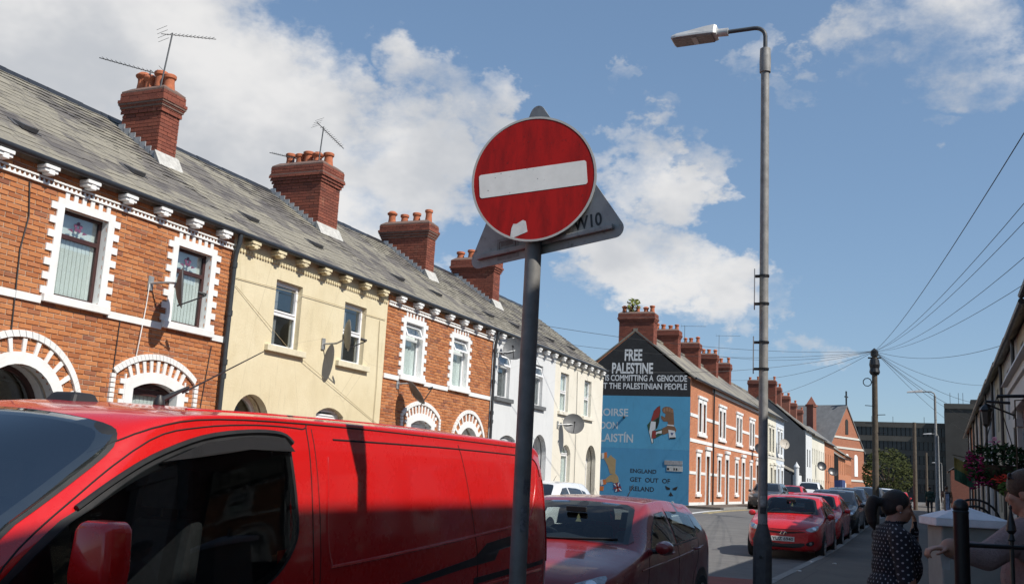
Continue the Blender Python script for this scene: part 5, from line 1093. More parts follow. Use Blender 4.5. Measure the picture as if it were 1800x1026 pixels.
class Car:
    def __init__(s, root, stations, body_m, ks=4, kl=4, openings=(), lin=(1.2, 3.7)):
        s.root = root
        secs = [[Vector((x, y, z)) for x, z in pts] for y, pts in stations]
        secs = [refine(sec, ks) for sec in secs]; cols = [refine([sec[i] for sec in secs], kl) for i in range(len(secs[0]))]
        m = len(cols); n = len(cols[0]); g = G(); idx = {}
        for j in range(n):
            for i in range(m): idx[(i, j, 0)] = len(g.v); g.v.append(tuple(cols[i][j]))
            for i in range(1, m-1): idx[(i, j, 1)] = len(g.v); p = cols[i][j]; g.v.append((-p.x, p.y, p.z))
            idx[(0, j, 1)] = idx[(0, j, 0)]; idx[(m-1, j, 1)] = idx[(m-1, j, 0)]
        for j in range(n-1):
            for i in range(m-1):
                for sd in (0, 1):
                    q = (idx[(i, j, sd)], idx[(i+1, j, sd)], idx[(i+1, j+1, sd)], idx[(i, j+1, sd)]); g.f.append(q if sd == 0 else q[::-1]); g.mi.append(0)
        for j in (0, n-1):
            ring = [idx[(i, j, 0)] for i in range(m)]+[idx[(i, j, 1)] for i in range(m-2, 0, -1)]; g.f.append(tuple(ring)); g.mi.append(0)
        s.bvh = BVHTree.FromPolygons([Vector(v) for v in g.v], g.f)
        if openings:      # cut the window openings out of the shell and line the inside
            V_ = [Vector(v) for v in g.v]; keep = []
            for q in g.f:
                drop = False
                if len(q) == 4:
                    n_ = (V_[q[2]]-V_[q[0]]).cross(V_[q[3]]-V_[q[1]])
                    n_ = n_.normalized() if n_.length > 1e-9 else n_
                    for outl, ax in openings:
                        if ax in 'RL':
                            sd = 1 if ax == 'R' else -1
                            ok = all(V_[i].x*sd > .3 and inpoly((V_[i].y, V_[i].z), outl) for i in q) and abs(n_.x) > .3
                        else:
                            mid = sum(V_[i].y for i in q)/4; ok = all(inpoly((V_[i].x, V_[i].z), outl) for i in q) and abs(n_.y) > .15 and ((mid < 2.2) if ax == 'F' else (mid > 2.2)) and abs(n_.x) < .75
                        if ok: drop = True; break
                if not drop: keep.append(q)
            g.f = keep; g.mi = [0]*len(keep); cen = Vector((0, sum(v.y for v in V_)/len(V_), .8))
            gi = G(); gi.v = [tuple(Vector((v.x*.972, cen.y+(v.y-cen.y)*.99, v.z-.022 if v.z > .8 else v.z+.02))) for v in V_]; gi.f = [q for q in keep if all(lin[0] < V_[i].y < lin[1] and V_[i].z > .75 for i in q)]; gi.mi = [0]*len(gi.f); gi.obj('interior_lining', lining_m, root, smooth=45, local=True, recalc=False)
        s.body = g.obj('body', body_m, root, smooth=45, local=True, recalc=not openings)
    def hit(s, a, b, axis):
        if axis in ('R', 'L'):
            sd = 1 if axis == 'R' else -1; o = Vector((3*sd, a, b)); d = Vector((-sd, 0, 0))
        elif axis == 'F': o = Vector((a, -3, b)); d = Vector((0, 1, 0))
        elif axis == 'B': o = Vector((a, 12, b)); d = Vector((0, -1, 0))
        else: o = Vector((a, b, 5)); d = Vector((0, 0, -1))
        h = s.bvh.ray_cast(o, d)
        if h[0] is None:
            h = s.bvh.find_nearest(o+d*2.5); return h[0], (h[1] if h[1].dot(d) < 0 else -h[1])
        return h[0], (h[1] if h[1].dot(d) < 0 else -h[1])
    def decal(s, name, outl, axis, m, off=.004, rings=7, parent=None, sub=3, fit=0):
        pts = [Vector(p) for p in outl]; dense = []
        for i in range(len(pts)):
            for k in range(sub): dense.append(pts[i].lerp(pts[(i+1) % len(pts)], k/sub))
        c = sum(dense, Vector((0, 0)))/len(dense); n = len(dense); g = G(); vs_ = []
        pr = []; hs = []
        p, nn = s.hit(c.x, c.y, axis); pr.append((c.x, c.y)); hs.append((p, nn))
        for r in range(1, rings+1):
            for q in dense:
                a = c.lerp(q, r/rings); p, nn = s.hit(a.x, a.y, axis); pr.append((a.x, a.y)); hs.append((p, nn))
        if fit:        # one smooth pane: low-order surface through the body hits
            k = 1 if axis in 'FB' else 0; sg = {'R': 1, 'L': -1, 'F': -1, 'B': 1}[axis]; U = np.array(pr)-np.array(pr[0]); A = np.stack([U[:, 0]**i*U[:, 1]**j for i in range(fit+1) for j in range(fit+1-i)], 1)
            t = np.array([h[0][k] for h in hs]); co = np.linalg.lstsq(A, t, rcond=None)[0]; f_ = A @ co; lift = max(0., float(((t-f_)*sg).max()))
            for (a, b), x in zip(pr, f_):
                x = float(x)+sg*(min(lift, .02)+off); vs_.append((x, a, b) if k == 0 else (a, x, b))
        else: vs_ += [tuple(p+nn*off) for p, nn in hs]
        fs_ = [(0, 1+i, 1+(i+1) % n) for i in range(n)]
        for r in range(rings-1):
            for i in range(n): a = 1+r*n+i; b = 1+r*n+(i+1) % n; fs_.append((a, a+n, b+n, b))
        # skirt
        base = 1+(rings-1)*n; o2 = len(vs_)
        for q in dense: p, nn = s.hit(q.x, q.y, axis); vs_.append(tuple(p-nn*.01))
        for i in range(n): fs_.append((base+i, o2+i, o2+(i+1) % n, base+(i+1) % n))
        g.add(vs_, fs_); return g.obj(name, m, parent or s.root, smooth=50, local=True)
    def ring(s, name, outl, axis, m, wd=.05, off=.003, parent=None, sub=3):
        pts = [Vector(p) for p in outl]; dense = []
        for i in range(len(pts)):
            for k in range(sub): dense.append(pts[i].lerp(pts[(i+1) % len(pts)], k/sub))
        c = sum(dense, Vector((0, 0)))/len(dense); n = len(dense); vs_ = []; fs_ = []
        for k in range(4):
            for q in dense:
                a = q+(c-q).normalized()*wd*k/3; p, nn = s.hit(a.x, a.y, axis); vs_.append(tuple(p+nn*off))
        for k in range(3):
            for i in range(n): fs_.append((k*n+i, k*n+(i+1) % n, (k+1)*n+(i+1) % n, (k+1)*n+i))
        g = G(); g.add(vs_, fs_); return g.obj(name, m, parent or s.root, smooth=50, local=True, recalc=False)
    def seam(s, name, path, axis, r=.003, m=None, off=0., k=6, parent=None):
        pts = []; path = [(q.x, q.y) for q in refine([Vector(q) for q in path], 4)] if len(path) > 2 else path; k = 3 if len(path) > 2 else k
        for i in range(len(path)-1):
            for j in range(k): t = j/k; a = (path[i][0]+(path[i+1][0]-path[i][0])*t, path[i][1]+(path[i+1][1]-path[i][1])*t); p, nn = s.hit(a[0], a[1], axis); pts.append(p+nn*off)
        p, nn = s.hit(path[-1][0], path[-1][1], axis); pts.append(p+nn*off)
        g = G(); g.tube(pts, r, 6); return g.obj(name, m or seam_m, parent or s.root, smooth=True, local=True)
def spl(pts, k=4):
    """closed smooth outline through points"""
    P_ = [Vector(p) for p in pts]; n = len(P_); o = []
    for i in range(n):
        for j in range(k): q = cr(P_[i-1], P_[i], P_[(i+1) % n], P_[(i+2) % n], j/k); o.append((q.x, q.y))
    return o
def wheel(root, x, y, r, sd, wd=.2):
    g = G(); ax = (sd, 0, 0); g.lathe([(r*.62, -wd/2), (r*.93, -wd/2), (r, -wd*.35), (r, wd*.35), (r*.94, wd/2), (r*.66, wd/2), (r*.63, wd*.36)], (x, y, r), 28, ax); wobj = g.obj('wheel', tyre_m, root, smooth=True, local=True)
    g = G(); g.lathe([(r*.66, wd*.30), (r*.655, wd*.50), (r*.60, wd*.47), (r*.58, wd*.12), (.01, wd*.1)], (x, y, r), 28, ax)
    for k in range(5):
        a = 2*pi*k/5+.3
        for da in (-.13, .13):
            p0 = Vector((x+sd*wd*.42, y+.03*cos(a), r+.03*sin(a))); p1 = Vector((x+sd*wd*.45, y+r*.62*cos(a+da), r+r*.62*sin(a+da))); g.tube([p0, p1], .022, 5)
    g.lathe([(.06, wd*.36), (.055, wd*.47), (.0, wd*.49)], (x, y, r), 12, ax); g.obj('rim', alloy_m, wobj, smooth=30, local=True)
HATCH = [
 (.0, [(0, .30), (.35, .30), (.50, .36), (.56, .48), (.56, .60), (.47, .66), (.3, .69), (0, .70)]),
 (.09, [(0, .22), (.5, .22), (.67, .32), (.73, .50), (.71, .67), (.60, .74), (.4, .77), (0, .78)]),
 (.33, [(0, .20), (.6, .20), (.78, .30), (.825, .55), (.80, .76), (.67, .84), (.42, .87), (0, .89)]),
 (.70, [(0, .20), (.6, .20), (.82, .30), (.845, .58), (.825, .84), (.70, .905), (.42, .94), (0, .955)]),
 (1.02, [(0, .20), (.6, .20), (.83, .30), (.85, .60), (.83, .90), (.71, .97), (.42, 1.005), (0, 1.02)]),
 (1.12, [(0, .20), (.6, .20), (.83, .30), (.85, .60), (.83, .92), (.71, 1.01), (.45, 1.06), (0, 1.08)]),
 (1.40, [(0, .20), (.6, .20), (.83, .30), (.85, .60), (.83, .94), (.695, 1.17), (.50, 1.235), (0, 1.265)]),
 (1.72, [(0, .20), (.6, .20), (.83, .30), (.85, .60), (.83, .955), (.665, 1.345), (.52, 1.405), (0, 1.43)]),
 (1.95, [(0, .20), (.6, .20), (.83, .30), (.85, .60), (.83, .965), (.65, 1.385), (.52, 1.445), (0, 1.47)]),
 (2.45, [(0, .20), (.6, .20), (.83, .30), (.85, .60), (.835, .98), (.645, 1.40), (.52, 1.465), (0, 1.49)]),
 (3.05, [(0, .20), (.6, .20), (.83, .30), (.855, .62), (.835, 1.0), (.635, 1.37), (.50, 1.43), (0, 1.455)]),
 (3.50, [(0, .22), (.6, .22), (.82, .32), (.845, .64), (.82, 1.02), (.63, 1.335), (.49, 1.395), (0, 1.42)]),
 (3.82, [(0, .26), (.55, .26), (.76, .36), (.79, .62), (.765, 1.0), (.63, 1.18), (.47, 1.22), (0, 1.24)]),
 (4.0, [(0, .32), (.5, .32), (.68, .4), (.71, .58), (.69, .85), (.60, .98), (.44, 1.0), (0, 1.01)])]
lining_m = mat('dark_lining', (.03, .03, .032), .9, var=.2); seat_m = mat('grey_seat', (.045, .045, .048), .9, var=.25, vs=20); cpane = glassmat('car_pane', (.66, .72, .70), .05); vpane = glassmat('van_pane', (.42, .45, .45), .03)
def cabin(root, front, rear, hz, dz, wheel_x, dy=0.):
    for y_set, k in ((front, 0), (rear, 1)):
        for x, y in y_set:
            g = G(); y += dy; g.hexa([(x-.24, y-.48, hz-.62), (x+.24, y-.48, hz-.62), (x+.24, y+.02, hz-.62), (x-.24, y+.02, hz-.62), (x-.23, y-.46, hz-.48), (x+.23, y-.46, hz-.48), (x+.23, y+.0, hz-.5), (x-.23, y+.0, hz-.5)]); g.hexa([(x-.23, y-.06, hz-.52), (x+.23, y-.06, hz-.52), (x+.23, y+.1, hz-.52), (x-.23, y+.1, hz-.52), (x-.17, y+.1, hz-.02), (x+.17, y+.1, hz-.02), (x+.17, y+.2, hz-.02), (x-.17, y+.2, hz-.02)]); st = g.obj('seat', seat_m, root, bevel=.04, local=True)
            g = G(); g.hexa([(x-.13, y+.10, hz+.02), (x+.13, y+.10, hz+.02), (x+.13, y+.19, hz+.02), (x-.13, y+.19, hz+.02), (x-.11, y+.12, hz+.19), (x+.11, y+.12, hz+.19), (x+.11, y+.19, hz+.19), (x-.11, y+.19, hz+.19)]); g.tube([(x-.05, y+.15, hz-.05), (x-.05, y+.15, hz+.04)], .008, 6); g.tube([(x+.05, y+.15, hz-.05), (x+.05, y+.15, hz+.04)], .008, 6); g.obj('headrest', seat_m, st, bevel=.03, local=True)
    yd = front[0][1]-.72+dy; g = G(); g.hexa([(-.74, yd-.35, dz-.28), (.74, yd-.35, dz-.28), (.74, yd+.08, dz-.28), (-.74, yd+.08, dz-.28), (-.70, yd-.34, dz-.06), (.70, yd-.34, dz-.06), (.70, yd+.0, dz-.02), (-.70, yd+.0, dz-.02)]); g.obj('dashboard', lining_m, root, bevel=.03, local=True)
    g = G(); cc = Vector((wheel_x, yd+.18, dz-.06)); u1 = Vector((1, 0, 0)); u2 = Vector((0, .42, .9)); g.tube([cc+(u1*cos(a)+u2*sin(a))*.18 for a in [2*pi*i/20 for i in range(21)]], .016, 8); g.tube([cc-u1*.17, cc+u1*.17], .02, 6); g.obj('steering_wheel', trim_m, root, smooth=True, local=True)
    g = G(); zm = hz+.19; g.hexa([(-.11, yd+.16, zm), (.11, yd+.16, zm), (.11, yd+.19, zm), (-.11, yd+.19, zm), (-.11, yd+.15, zm+.06), (.11, yd+.15, zm+.06), (.11, yd+.18, zm+.06), (-.11, yd+.18, zm+.06)]); g.obj('rear_view_mirror', trim_m, root, bevel=.01, local=True)
    g = G(); ax_ = .03; g.plate([(ax_, zm-.02), (ax_+.02, zm-.06), (ax_+.01, zm-.06), (ax_+.03, zm-.10), (ax_-.03, zm-.10), (ax_-.01, zm-.06), (ax_-.02, zm-.06)], [], 0, .003, lambda u, v, w_: (u, yd+.15+w_, v)); g.obj('air_freshener', mat('pale_card', (.45, .42, .22), .8), root, local=True)
def hatch(name, loc, col, label, scale=(1, 1, 1), detail=1, plate=None, emblem=False, group='cars parked along the right-hand kerb', rear=False, cat='car', estate=False):
    root = thing(name, loc, label, cat, group); root.scale = scale
    if rear: root.rotation_euler = (0, 0, pi)
    st = HATCH
    if estate: st = [(y if y < 2.5 else y*1.06, [(x, z+(.03 if (i > 4 and y > 3) else 0)) for i, (x, z) in enumerate(p)]) for y, p in HATCH]
    WS = [(-.66, 1.03), (0, 1.05), (.66, 1.03), (.62, 1.18), (.555, 1.36), (.45, 1.405), (0, 1.425), (-.45, 1.405), (-.555, 1.36), (-.62, 1.18)]; S1 = [(1.36, .985), (1.62, 1.20), (1.86, 1.325), (2.16, 1.345), (2.20, 1.00)]; S2 = [(2.27, 1.005), (2.25, 1.345), (2.85, 1.33), (3.12, 1.30), (3.20, 1.15), (3.08, 1.05)]; RW = [(-.5, 1.12), (.5, 1.12), (.46, 1.30), (-.46, 1.30)]
    see = detail == 2; gm = cpane if see else cgl
    c = Car(root, st, col, 9 if see else 4, 9 if see else 4, [(WS, 'F'), (S1, 'R'), (S1, 'L'), (S2, 'R'), (S2, 'L'), (RW, 'B')] if see else ())
    if see:
        for o_, ax in ((WS, 'F'), (S1, 'R'), (S1, 'L'), (S2, 'R'), (S2, 'L'), (RW, 'B')): c.ring('window_seal', o_, ax, trim_m, .055, .0025)
        cabin(root, [(-.36, 2.0), (.36, 2.0)], [(-.38, 3.0), (.38, 3.0)], 1.12, 1.02, -.36)
    ws = spl([(-.66, 1.03), (0, 1.05), (.66, 1.03), (.62, 1.18), (.555, 1.36), (.45, 1.405), (0, 1.425), (-.45, 1.405), (-.555, 1.36), (-.62, 1.18)], 3)
    c.decal('windscreen', ws, 'F', gm, .002, 7, fit=4)
    for ax in ('R', 'L'):
        sd_ = c.decal('side_window', spl([(1.36, .985), (1.62, 1.20), (1.86, 1.325), (2.16, 1.345), (2.20, 1.00)][:], 1), ax, gm, .002, 6, fit=2)
        c.decal('side_window', spl([(2.27, 1.005), (2.25, 1.345), (2.85, 1.33), (3.12, 1.30), (3.20, 1.15), (3.08, 1.05)], 1), ax, gm, .002, 6, fit=2)
        c.decal('quarter_window', [(3.20, 1.08), (3.19, 1.29), (3.42, 1.25), (3.48, 1.12)], ax, cgl, .002, 4, fit=2)
        s1 = 1 if ax == 'R' else -1
        for y in (.72, 3.22):
            c.decal('wheel_arch', circ(y, .33, .355, 20), ax, trim_m, .002, 3, sub=1); wheel(root, s1*.765, y, .30, s1)
        if detail:
            c.seam('door_seam', [(1.26, .96), (1.2, .7), (1.18, .35)], ax); c.seam('door_seam', [(2.24, 1.38), (2.25, 1.0), (2.27, .6), (2.27, .32)], ax); c.seam('door_seam', [(3.12, 1.02), (3.0, .75), (2.85, .6), (2.8, .32)], ax); c.seam('body_crease', [(1.0, .80), (2.2, .855), (3.3, .93)], ax, .008, col)
            for y in (1.95, 2.98):
                p, n = c.hit(y, .91, ax); g = G(); g.tube([p+n*.004+Vector((0, -.09, 0)), p+n*.03+Vector((0, -.06, .002)), p+n*.03+Vector((0, .06, .006)), p+n*.004+Vector((0, .09, .008))], .012, 7); g.obj('door_handle', col, root, smooth=True, local=True)
            c.seam('window_trim', [(1.40, .972), (2.2, .988), (3.1, 1.03)], ax, .007, trim_m)
        g = G(); mx_ = s1*.93; g.lathe([(.02, -.085), (.065, -.075), (.088, -.02), (.09, .03), (.07, .06), (.02, .065)], (mx_, 1.42, 1.0), 14, (0, 1, 0)); mv = g.obj('mirror', col, root, smooth=True, local=True); mv.scale = (1.0, 1, .82); mv.location.z = .18
        g = G(); g.tube([(s1*.80, 1.40, .96), (mx_, 1.42, .97)], .025, 8); g.obj('mirror_stem', trim_m, root, smooth=True, local=True)
        c.decal('headlight', [(s1*x, z) for x, z in spl([(.50, .705), (.66, .775), (.745, .80), (.765, .755), (.74, .69), (.62, .655)], 2)], 'F', lampg, .004, 5)
        lx = s1*.68; p, n = c.hit(lx, .73, 'F'); g = G(); g.lathe([(.045, -.01), (.05, .012), (.03, .016), (0, .01)], tuple(p), 12, tuple(n)); g.obj('headlamp_bulb', chrome_m, root, smooth=True, local=True)
        if detail: c.decal('fog_light', [(s1*x, z) for x, z in spl([(.52, .40), (.66, .46), (.69, .40), (.62, .34), (.53, .345)], 2)], 'F', trim_m, .004, 4); p, n = c.hit(s1*.61, .40, 'F'); g = G(); g.lathe([(.03, 0), (.035, .012), (0, .014)], tuple(p+n*.004), 10, tuple(n)); g.obj('fog_lamp', lampg, root, local=True)
        c.decal('rear_lamp', [(s1*x, z) for x, z in [(.60, .80), (.74, .80), (.72, 1.0), (.62, 1.02)]], 'B', lampr, .004, 3)
    c.decal('rear_window', RW, 'B', gm, .003, 4, fit=2)
    c.decal('grille', spl([(-.48, .40), (0, .36), (.48, .40), (.40, .30), (0, .275), (-.40, .30)], 2), 'F', trim_m, .004, 5); c.decal('upper_grille', spl([(-.46, .655), (0, .615), (.46, .655), (.44, .635), (0, .59), (-.44, .635)], 2), 'F', trim_m, .004, 3)
    if detail:
        c.seam('bonnet_seam', [(-.62, .74), (-.3, .70), (0, .69), (.3, .70), (.62, .74)], 'F', .004); c.seam('wiper', [(-.6, 1.035), (0, 1.045), (.55, 1.07)], 'F', .010, trim_m, .01)
        g = G(); p, n = c.hit(0, 1.0, 'F')
    p, n = c.hit(0, .46, 'F'); y_ = p.y-.012
    g = G(); g.box(-.26, .26, y_-.006, y_+.01, .42, .53); pl_ = g.obj('number_plate', plate_m, root, local=True)
    if plate:
        t = text('plate_characters', plate, lambda u, v, w_: (-.235+u, y_-.0075, .437+v), 1, print_m, root, bold=.02, width=.47, height=.075); t.matrix_parent_inverse = Matrix.Identity(4)
    if emblem:
        yb = c.hit(0, .60, 'F')[0].y-.012; g = G(); ring = [(0+.088*cos(a), yb, .605+.045*sin(a)) for a in [2*pi*k/24 for k in range(25)]]; g.tube(ring, .006, 6)
        for sx in (-1, 1): g.tube([(sx*.038-.016, yb, .575), (sx*.038+.016, yb, .635)], .008, 6)
        g.tube([(-.034, yb, .596), (.034, yb, .614)], .007, 6); g.obj('emblem', chrome_m, root, smooth=True, local=True)
    g = G(); g.tube([(0, 3.0 if not emblem else 3.1, 1.44), (0, 3.25, 1.62)], [.008, .004], 6); g.obj('roof_aerial', trim_m, root, local=True)
    return root, c
red_p = paintm('bright_red_paint', (.50, .018, .022)); mar_p = paintm('maroon_paint', (.21, .014, .018), rough=.3); blk_p = paintm('black_paint', (.012, .013, .016)); nav_p = paintm('dark_blue_paint', (.02, .028, .045)); wht_p = paintm('white_paint', (.68, .69, .70)); gry_p = paintm('dark_grey_paint_car', (.05, .052, .055)); vred_p = paintm('van_red_paint', (.53, .008, .008), rough=.26)
hatch('parked_car', (-3.49, 8.35, 0), mar_p, 'maroon hatchback parked right behind the red van', (1.02, 1.16, .965), 2)
hatch('parked_car', (-3.42, 24.5, gz(25)), red_p, 'bright red hatchback with a front number plate, parked past the lamp post', (1.02, 1, 1.0), 2, plate='YUZ 6940', emblem=True)
hatch('parked_car', (-3.45, 29.6, gz(31)), red_p, 'darker red hatchback parked behind the bright red one', (1.02, 1, 1), 2)
hatch('parked_car', (-3.42, 35.0, gz(37)), blk_p, 'black car parked behind the two red ones', (1.04, 1.05, 1), 1)
hatch('parked_car', (-3.45, 40.4, gz(42)), nav_p, 'dark blue car parked behind the black one', (1.03, 1.05, 1), 0)
hatch('parked_car', (-3.40, 52.0, gz(54)), gry_p, 'dark grey car far down the right kerb', (1.05, 1.05, 1.03), 0)
hatch('parked_car', (-3.2, 62.0, gz(64)), wht_p, 'small white car far down the right kerb', (1.05, 1.05, 1.05), 0)
hatch('parked_car', (-3.1, 84.0, .42), red_p, 'tiny red car far down the right kerb', (1, 1, 1), 0)
hatch('parked_car', (-9.3, 21.6, 0), wht_p, 'white car parked across the road before the cream house', (1.03, 1.05, 1.02), 0, group='cars parked along the left-hand kerb', estate=True)
hatch('parked_car', (-9.2, 58.0, .42), gry_p, 'dark grey estate car parked by the mural terrace', (1.05, 1.1, 1.03), 0, group='cars parked along the left-hand kerb', estate=True)
hatch('parked_car', (-9.2, 68.0, .42), red_p, 'red car parked across the road past the grey estate', (1.05, 1.05, 1), 0, group='cars parked along the left-hand kerb')
hatch('parked_van', (-9.2, 78.0, .42), wht_p, 'small white van parked across the road by the pale blue house', (1.1, 1.1, 1.25), 0, group='cars parked along the left-hand kerb', cat='van')
# ------------------------------------------------------------------ red van in the foreground
VX, V0 = -3.64, 1.45
van = thing('parked_van', (VX, V0, 0), 'bright red panel van filling the lower left, door mirror and black window', 'van')
def vst(Y, *p): return (Y-V0, list(p))
lo = [(0, .3), (.7, .3), (.96, .42)]
VST = [vst(1.45, (0, .4), (.55, .4), (.70, .5), (.76, .75), (.74, .92), (.62, .98), (.35, 1.02), (0, 1.03)),
 vst(1.56, (0, .3), (.65, .3), (.86, .44), (.90, .8), (.87, 1.0), (.72, 1.06), (.4, 1.10), (0, 1.11)),
 vst(1.80, *lo[:2], (.93, .42), (.955, .80), (.93, 1.06), (.78, 1.12), (.42, 1.165), (0, 1.19)),
 vst(2.05, *lo, (.98, .8), (.965, 1.08), (.89, 1.155), (.5, 1.29), (0, 1.335)),
 vst(2.40, *lo, (.985, .8), (.975, 1.12), (.905, 1.325), (.55, 1.50), (0, 1.555)),
 vst(2.72, *lo, (.985, .8), (.98, 1.15), (.90, 1.50), (.60, 1.665), (0, 1.735)),
 vst(2.98, *lo, (.985, .8), (.98, 1.15), (.895, 1.63), (.72, 1.755), (0, 1.79)),
 vst(3.35, *lo, (.985, .8), (.985, 1.15), (.905, 1.715), (.78, 1.785), (0, 1.83)),
 vst(4.2, *lo, (.985, .8), (.987, 1.2), (.925, 1.74), (.80, 1.815), (0, 1.865)),
 vst(5.5, *lo, (.985, .8), (.987, 1.2), (.93, 1.745), (.80, 1.84), (0, 1.885)),
 vst(6.6, *lo, (.985, .8), (.985, 1.2), (.925, 1.745), (.80, 1.835), (0, 1.885)),
 vst(6.98, (0, .32), (.7, .32), (.95, .42), (.975, .8), (.97, 1.2), (.90, 1.70), (.78, 1.80), (0, 1.87)),
 vst(7.10, (0, .35), (.68, .35), (.92, .45), (.94, .8), (.93, 1.2), (.86, 1.62), (.72, 1.70), (0, 1.74))]
Yv = lambda pts: [(y-V0, z) for y, z in pts]
wout = [(2.28, 1.12), (2.50, 1.335), (2.65, 1.42), (2.80, 1.505), (2.98, 1.59), (3.24, 1.675), (3.52, 1.715), (3.74, 1.72), (3.80, 1.69), (3.82, 1.62), (3.86, 1.40), (3.86, 1.27), (3.76, 1.15), (3.60, 1.07), (3.3, 1.02), (2.7, 1.02)]
wso = spl([(-.885, 1.22), (-.5, 1.20), (0, 1.19), (.5, 1.20), (.885, 1.22), (.88, 1.36), (.865, 1.52), (.84, 1.655), (.74, 1.715), (.4, 1.755), (0, 1.765), (-.4, 1.755), (-.74, 1.715), (-.84, 1.655), (-.865, 1.52), (-.88, 1.36)], 4)
vc = Car(van, VST, vred_p, 10, 10, [(wso, 'F'), (spl(Yv(wout), 3), 'R'), (spl(Yv(wout), 3), 'L')], (.75, 2.6))
vc.ring('windscreen_border', wso, 'F', trim_m, .05, .003)
cabin(van, [(-.5, 3.42-V0), (.5, 3.42-V0)], [], 1.36, 1.22, -.5)
g = G(); g.box(-.9, .9, 3.93-V0, 3.95-V0, .5, 1.78); g.obj('bulkhead', lining_m, van, local=True)
wsi = spl([(x*.992, 1.47+(z-1.47)*.988) for x, z in [(-.885, 1.22), (-.5, 1.20), (0, 1.19), (.5, 1.20), (.885, 1.22), (.88, 1.36), (.865, 1.52), (.84, 1.655), (.74, 1.72), (.4, 1.76), (0, 1.77), (-.4, 1.76), (-.74, 1.72), (-.84, 1.655), (-.865, 1.52), (-.88, 1.36)]], 4)
vc.decal('windscreen', wsi, 'F', glassmat('van_windscreen', (.75, .8, .78), .24), .004, 14, sub=3, fit=4)
def inset(pts, k, cx_, cy_): return [(cx_+(a-cx_)*k, cy_+(b-cy_)*k) for a, b in pts]
for ax in ('R', 'L'):
    s1 = 1 if ax == 'R' else -1
    vc.ring('window_seal', spl(Yv(wout), 3), ax, trim_m, .05, .005)
    vc.decal('side_window', spl(Yv(inset(wout, .955, 3.25, 1.33)), 3), ax, vpane, .007, 9, sub=2, fit=3)
    vc.seam('wind_deflector', Yv([(2.62, 1.41), (2.80, 1.512), (2.98, 1.597), (3.24, 1.682), (3.52, 1.722), (3.74, 1.727), (3.82, 1.69)]), ax, .012, trim_m, .008)
    vc.decal('deflector_blade', Yv([(3.0, 1.575), (3.24, 1.66), (3.52, 1.70), (3.74, 1.705), (3.81, 1.65), (3.5, 1.645), (3.25, 1.61)]), ax, mat('smoked_acrylic', (.02, .02, .021), .12, var=0, coat=.5), .03, 5)
    vc.seam('door_seam', Yv([(2.20, 1.05), (2.34, 1.24), (2.62, 1.44), (2.98, 1.66), (3.24, 1.725), (3.6, 1.758), (3.92, 1.76), (3.95, 1.74), (3.99, 1.2), (4.02, .9), (4.02, .45)]), ax, .0035)
    vc.seam('door_seam', Yv([(3.99, 1.765), (4.05, 1.2), (4.06, .5)]), ax, .0025); vc.seam('door_seam', Yv([(5.55, 1.765), (5.72, 1.3), (5.80, 1.0), (5.8, .5)]), ax, .003)
    vc.seam('roof_gutter', Yv([(2.75, 1.60), (3.0, 1.705), (3.35, 1.765), (4.2, 1.79), (5.5, 1.795), (6.7, 1.79)]), ax, .004)
    vc.seam('roof_gutter', Yv([(4.16, 1.725), (4.9, 1.735), (5.6, 1.74), (6.6, 1.735), (6.86, 1.70), (6.93, 1.6)]), ax, .005)
    vc.seam('panel_crease', Yv([(4.10, 1.64), (4.10, 1.3), (4.14, 1.15), (4.22, 1.135), (5.0, 1.175), (5.8, 1.225), (6.5, 1.275), (6.68, 1.33), (6.8, 1.5), (6.85, 1.65)]), ax, .010, vred_p, -.003)
    vc.seam('sill_crease', Yv([(4.2, .86), (5.5, .90), (6.9, .95)]), ax, .012, vred_p, -.004)
    vc.decal('black_stripe', Yv([(4.6, .985), (5.55, 1.075), (5.8, 1.10), (5.92, 1.17), (6.55, 1.225), (6.48, 1.15), (6.12, 1.12), (6.05, 1.06), (5.6, 1.035), (4.6, .955)]), ax, trim_m, .002, 3)
    vc.decal('black_stripe', Yv([(5.75, .97), (6.95, 1.02), (6.93, .985), (5.75, .93)]), ax, trim_m, .002, 3)
    vc.seam('door_rail', Yv([(4.25, 1.0), (4.5, 1.02)]), ax, .012, vred_p, .01)
    vc.decal('rear_lamp', [(s1*x, z) for x, z in [(.86, 1.0), (.925, 1.0), (.89, 1.55), (.83, 1.55)]], 'B', lampr, .004, 4)
    vc.seam('rear_lamp_edge', Yv([(7.03, 1.0), (7.0, 1.5), (6.97, 1.58)]), ax, .008, lampr)
    for y in (2.25, 5.9): vc.decal('wheel_arch', circ(y-V0, .36, .40, 24), ax, trim_m, .002, 3, sub=1); wheel(van, s1*.90, y-V0, .345, s1, .22)
    vc.decal('headlight', [(s1*x, z) for x, z in spl([(.50, .86), (.68, .98), (.80, 1.02), (.80, .92), (.66, .84)], 2)], 'F', lampg, .004, 4)
    # door mirror
    g = G(); m0 = s1*1.145; Y0 = 2.54-V0
    prof = [(-.085, 1.165, .0), (.085, 1.175, .0), (.092, 1.24, .0), (.082, 1.365, .0), (.062, 1.388, .0), (-.058, 1.388, .0), (-.078, 1.365, .0), (-.092, 1.20, .0)]
    vs_ = []; fs_ = []; n = len(prof); ys_ = ((-.065, .70), (-.055, .90), (-.03, .98), (.03, 1.0), (.045, .97))
    for yy, k in ys_:
        for a, b, _z in prof: vs_.append((m0+a*k, Y0+yy, 1.30+(b-1.30)*k))
    for j in range(len(ys_)-1):
        for i in range(n): fs_.append((j*n+i, j*n+(i+1) % n, (j+1)*n+(i+1) % n, (j+1)*n+i))
    fs_ += [tuple(range(n)), tuple((len(ys_)-1)*n+i for i in range(n))]; g.add(vs_, fs_); mo = g.obj('door_mirror', vred_p, van, smooth=35, bevel=.012, local=True)
    g = G(); g.box(m0-.07, m0+.07, Y0+.0455, Y0+.05, 1.19, 1.365); g.obj('mirror_glass', chrome_m, mo, local=True)
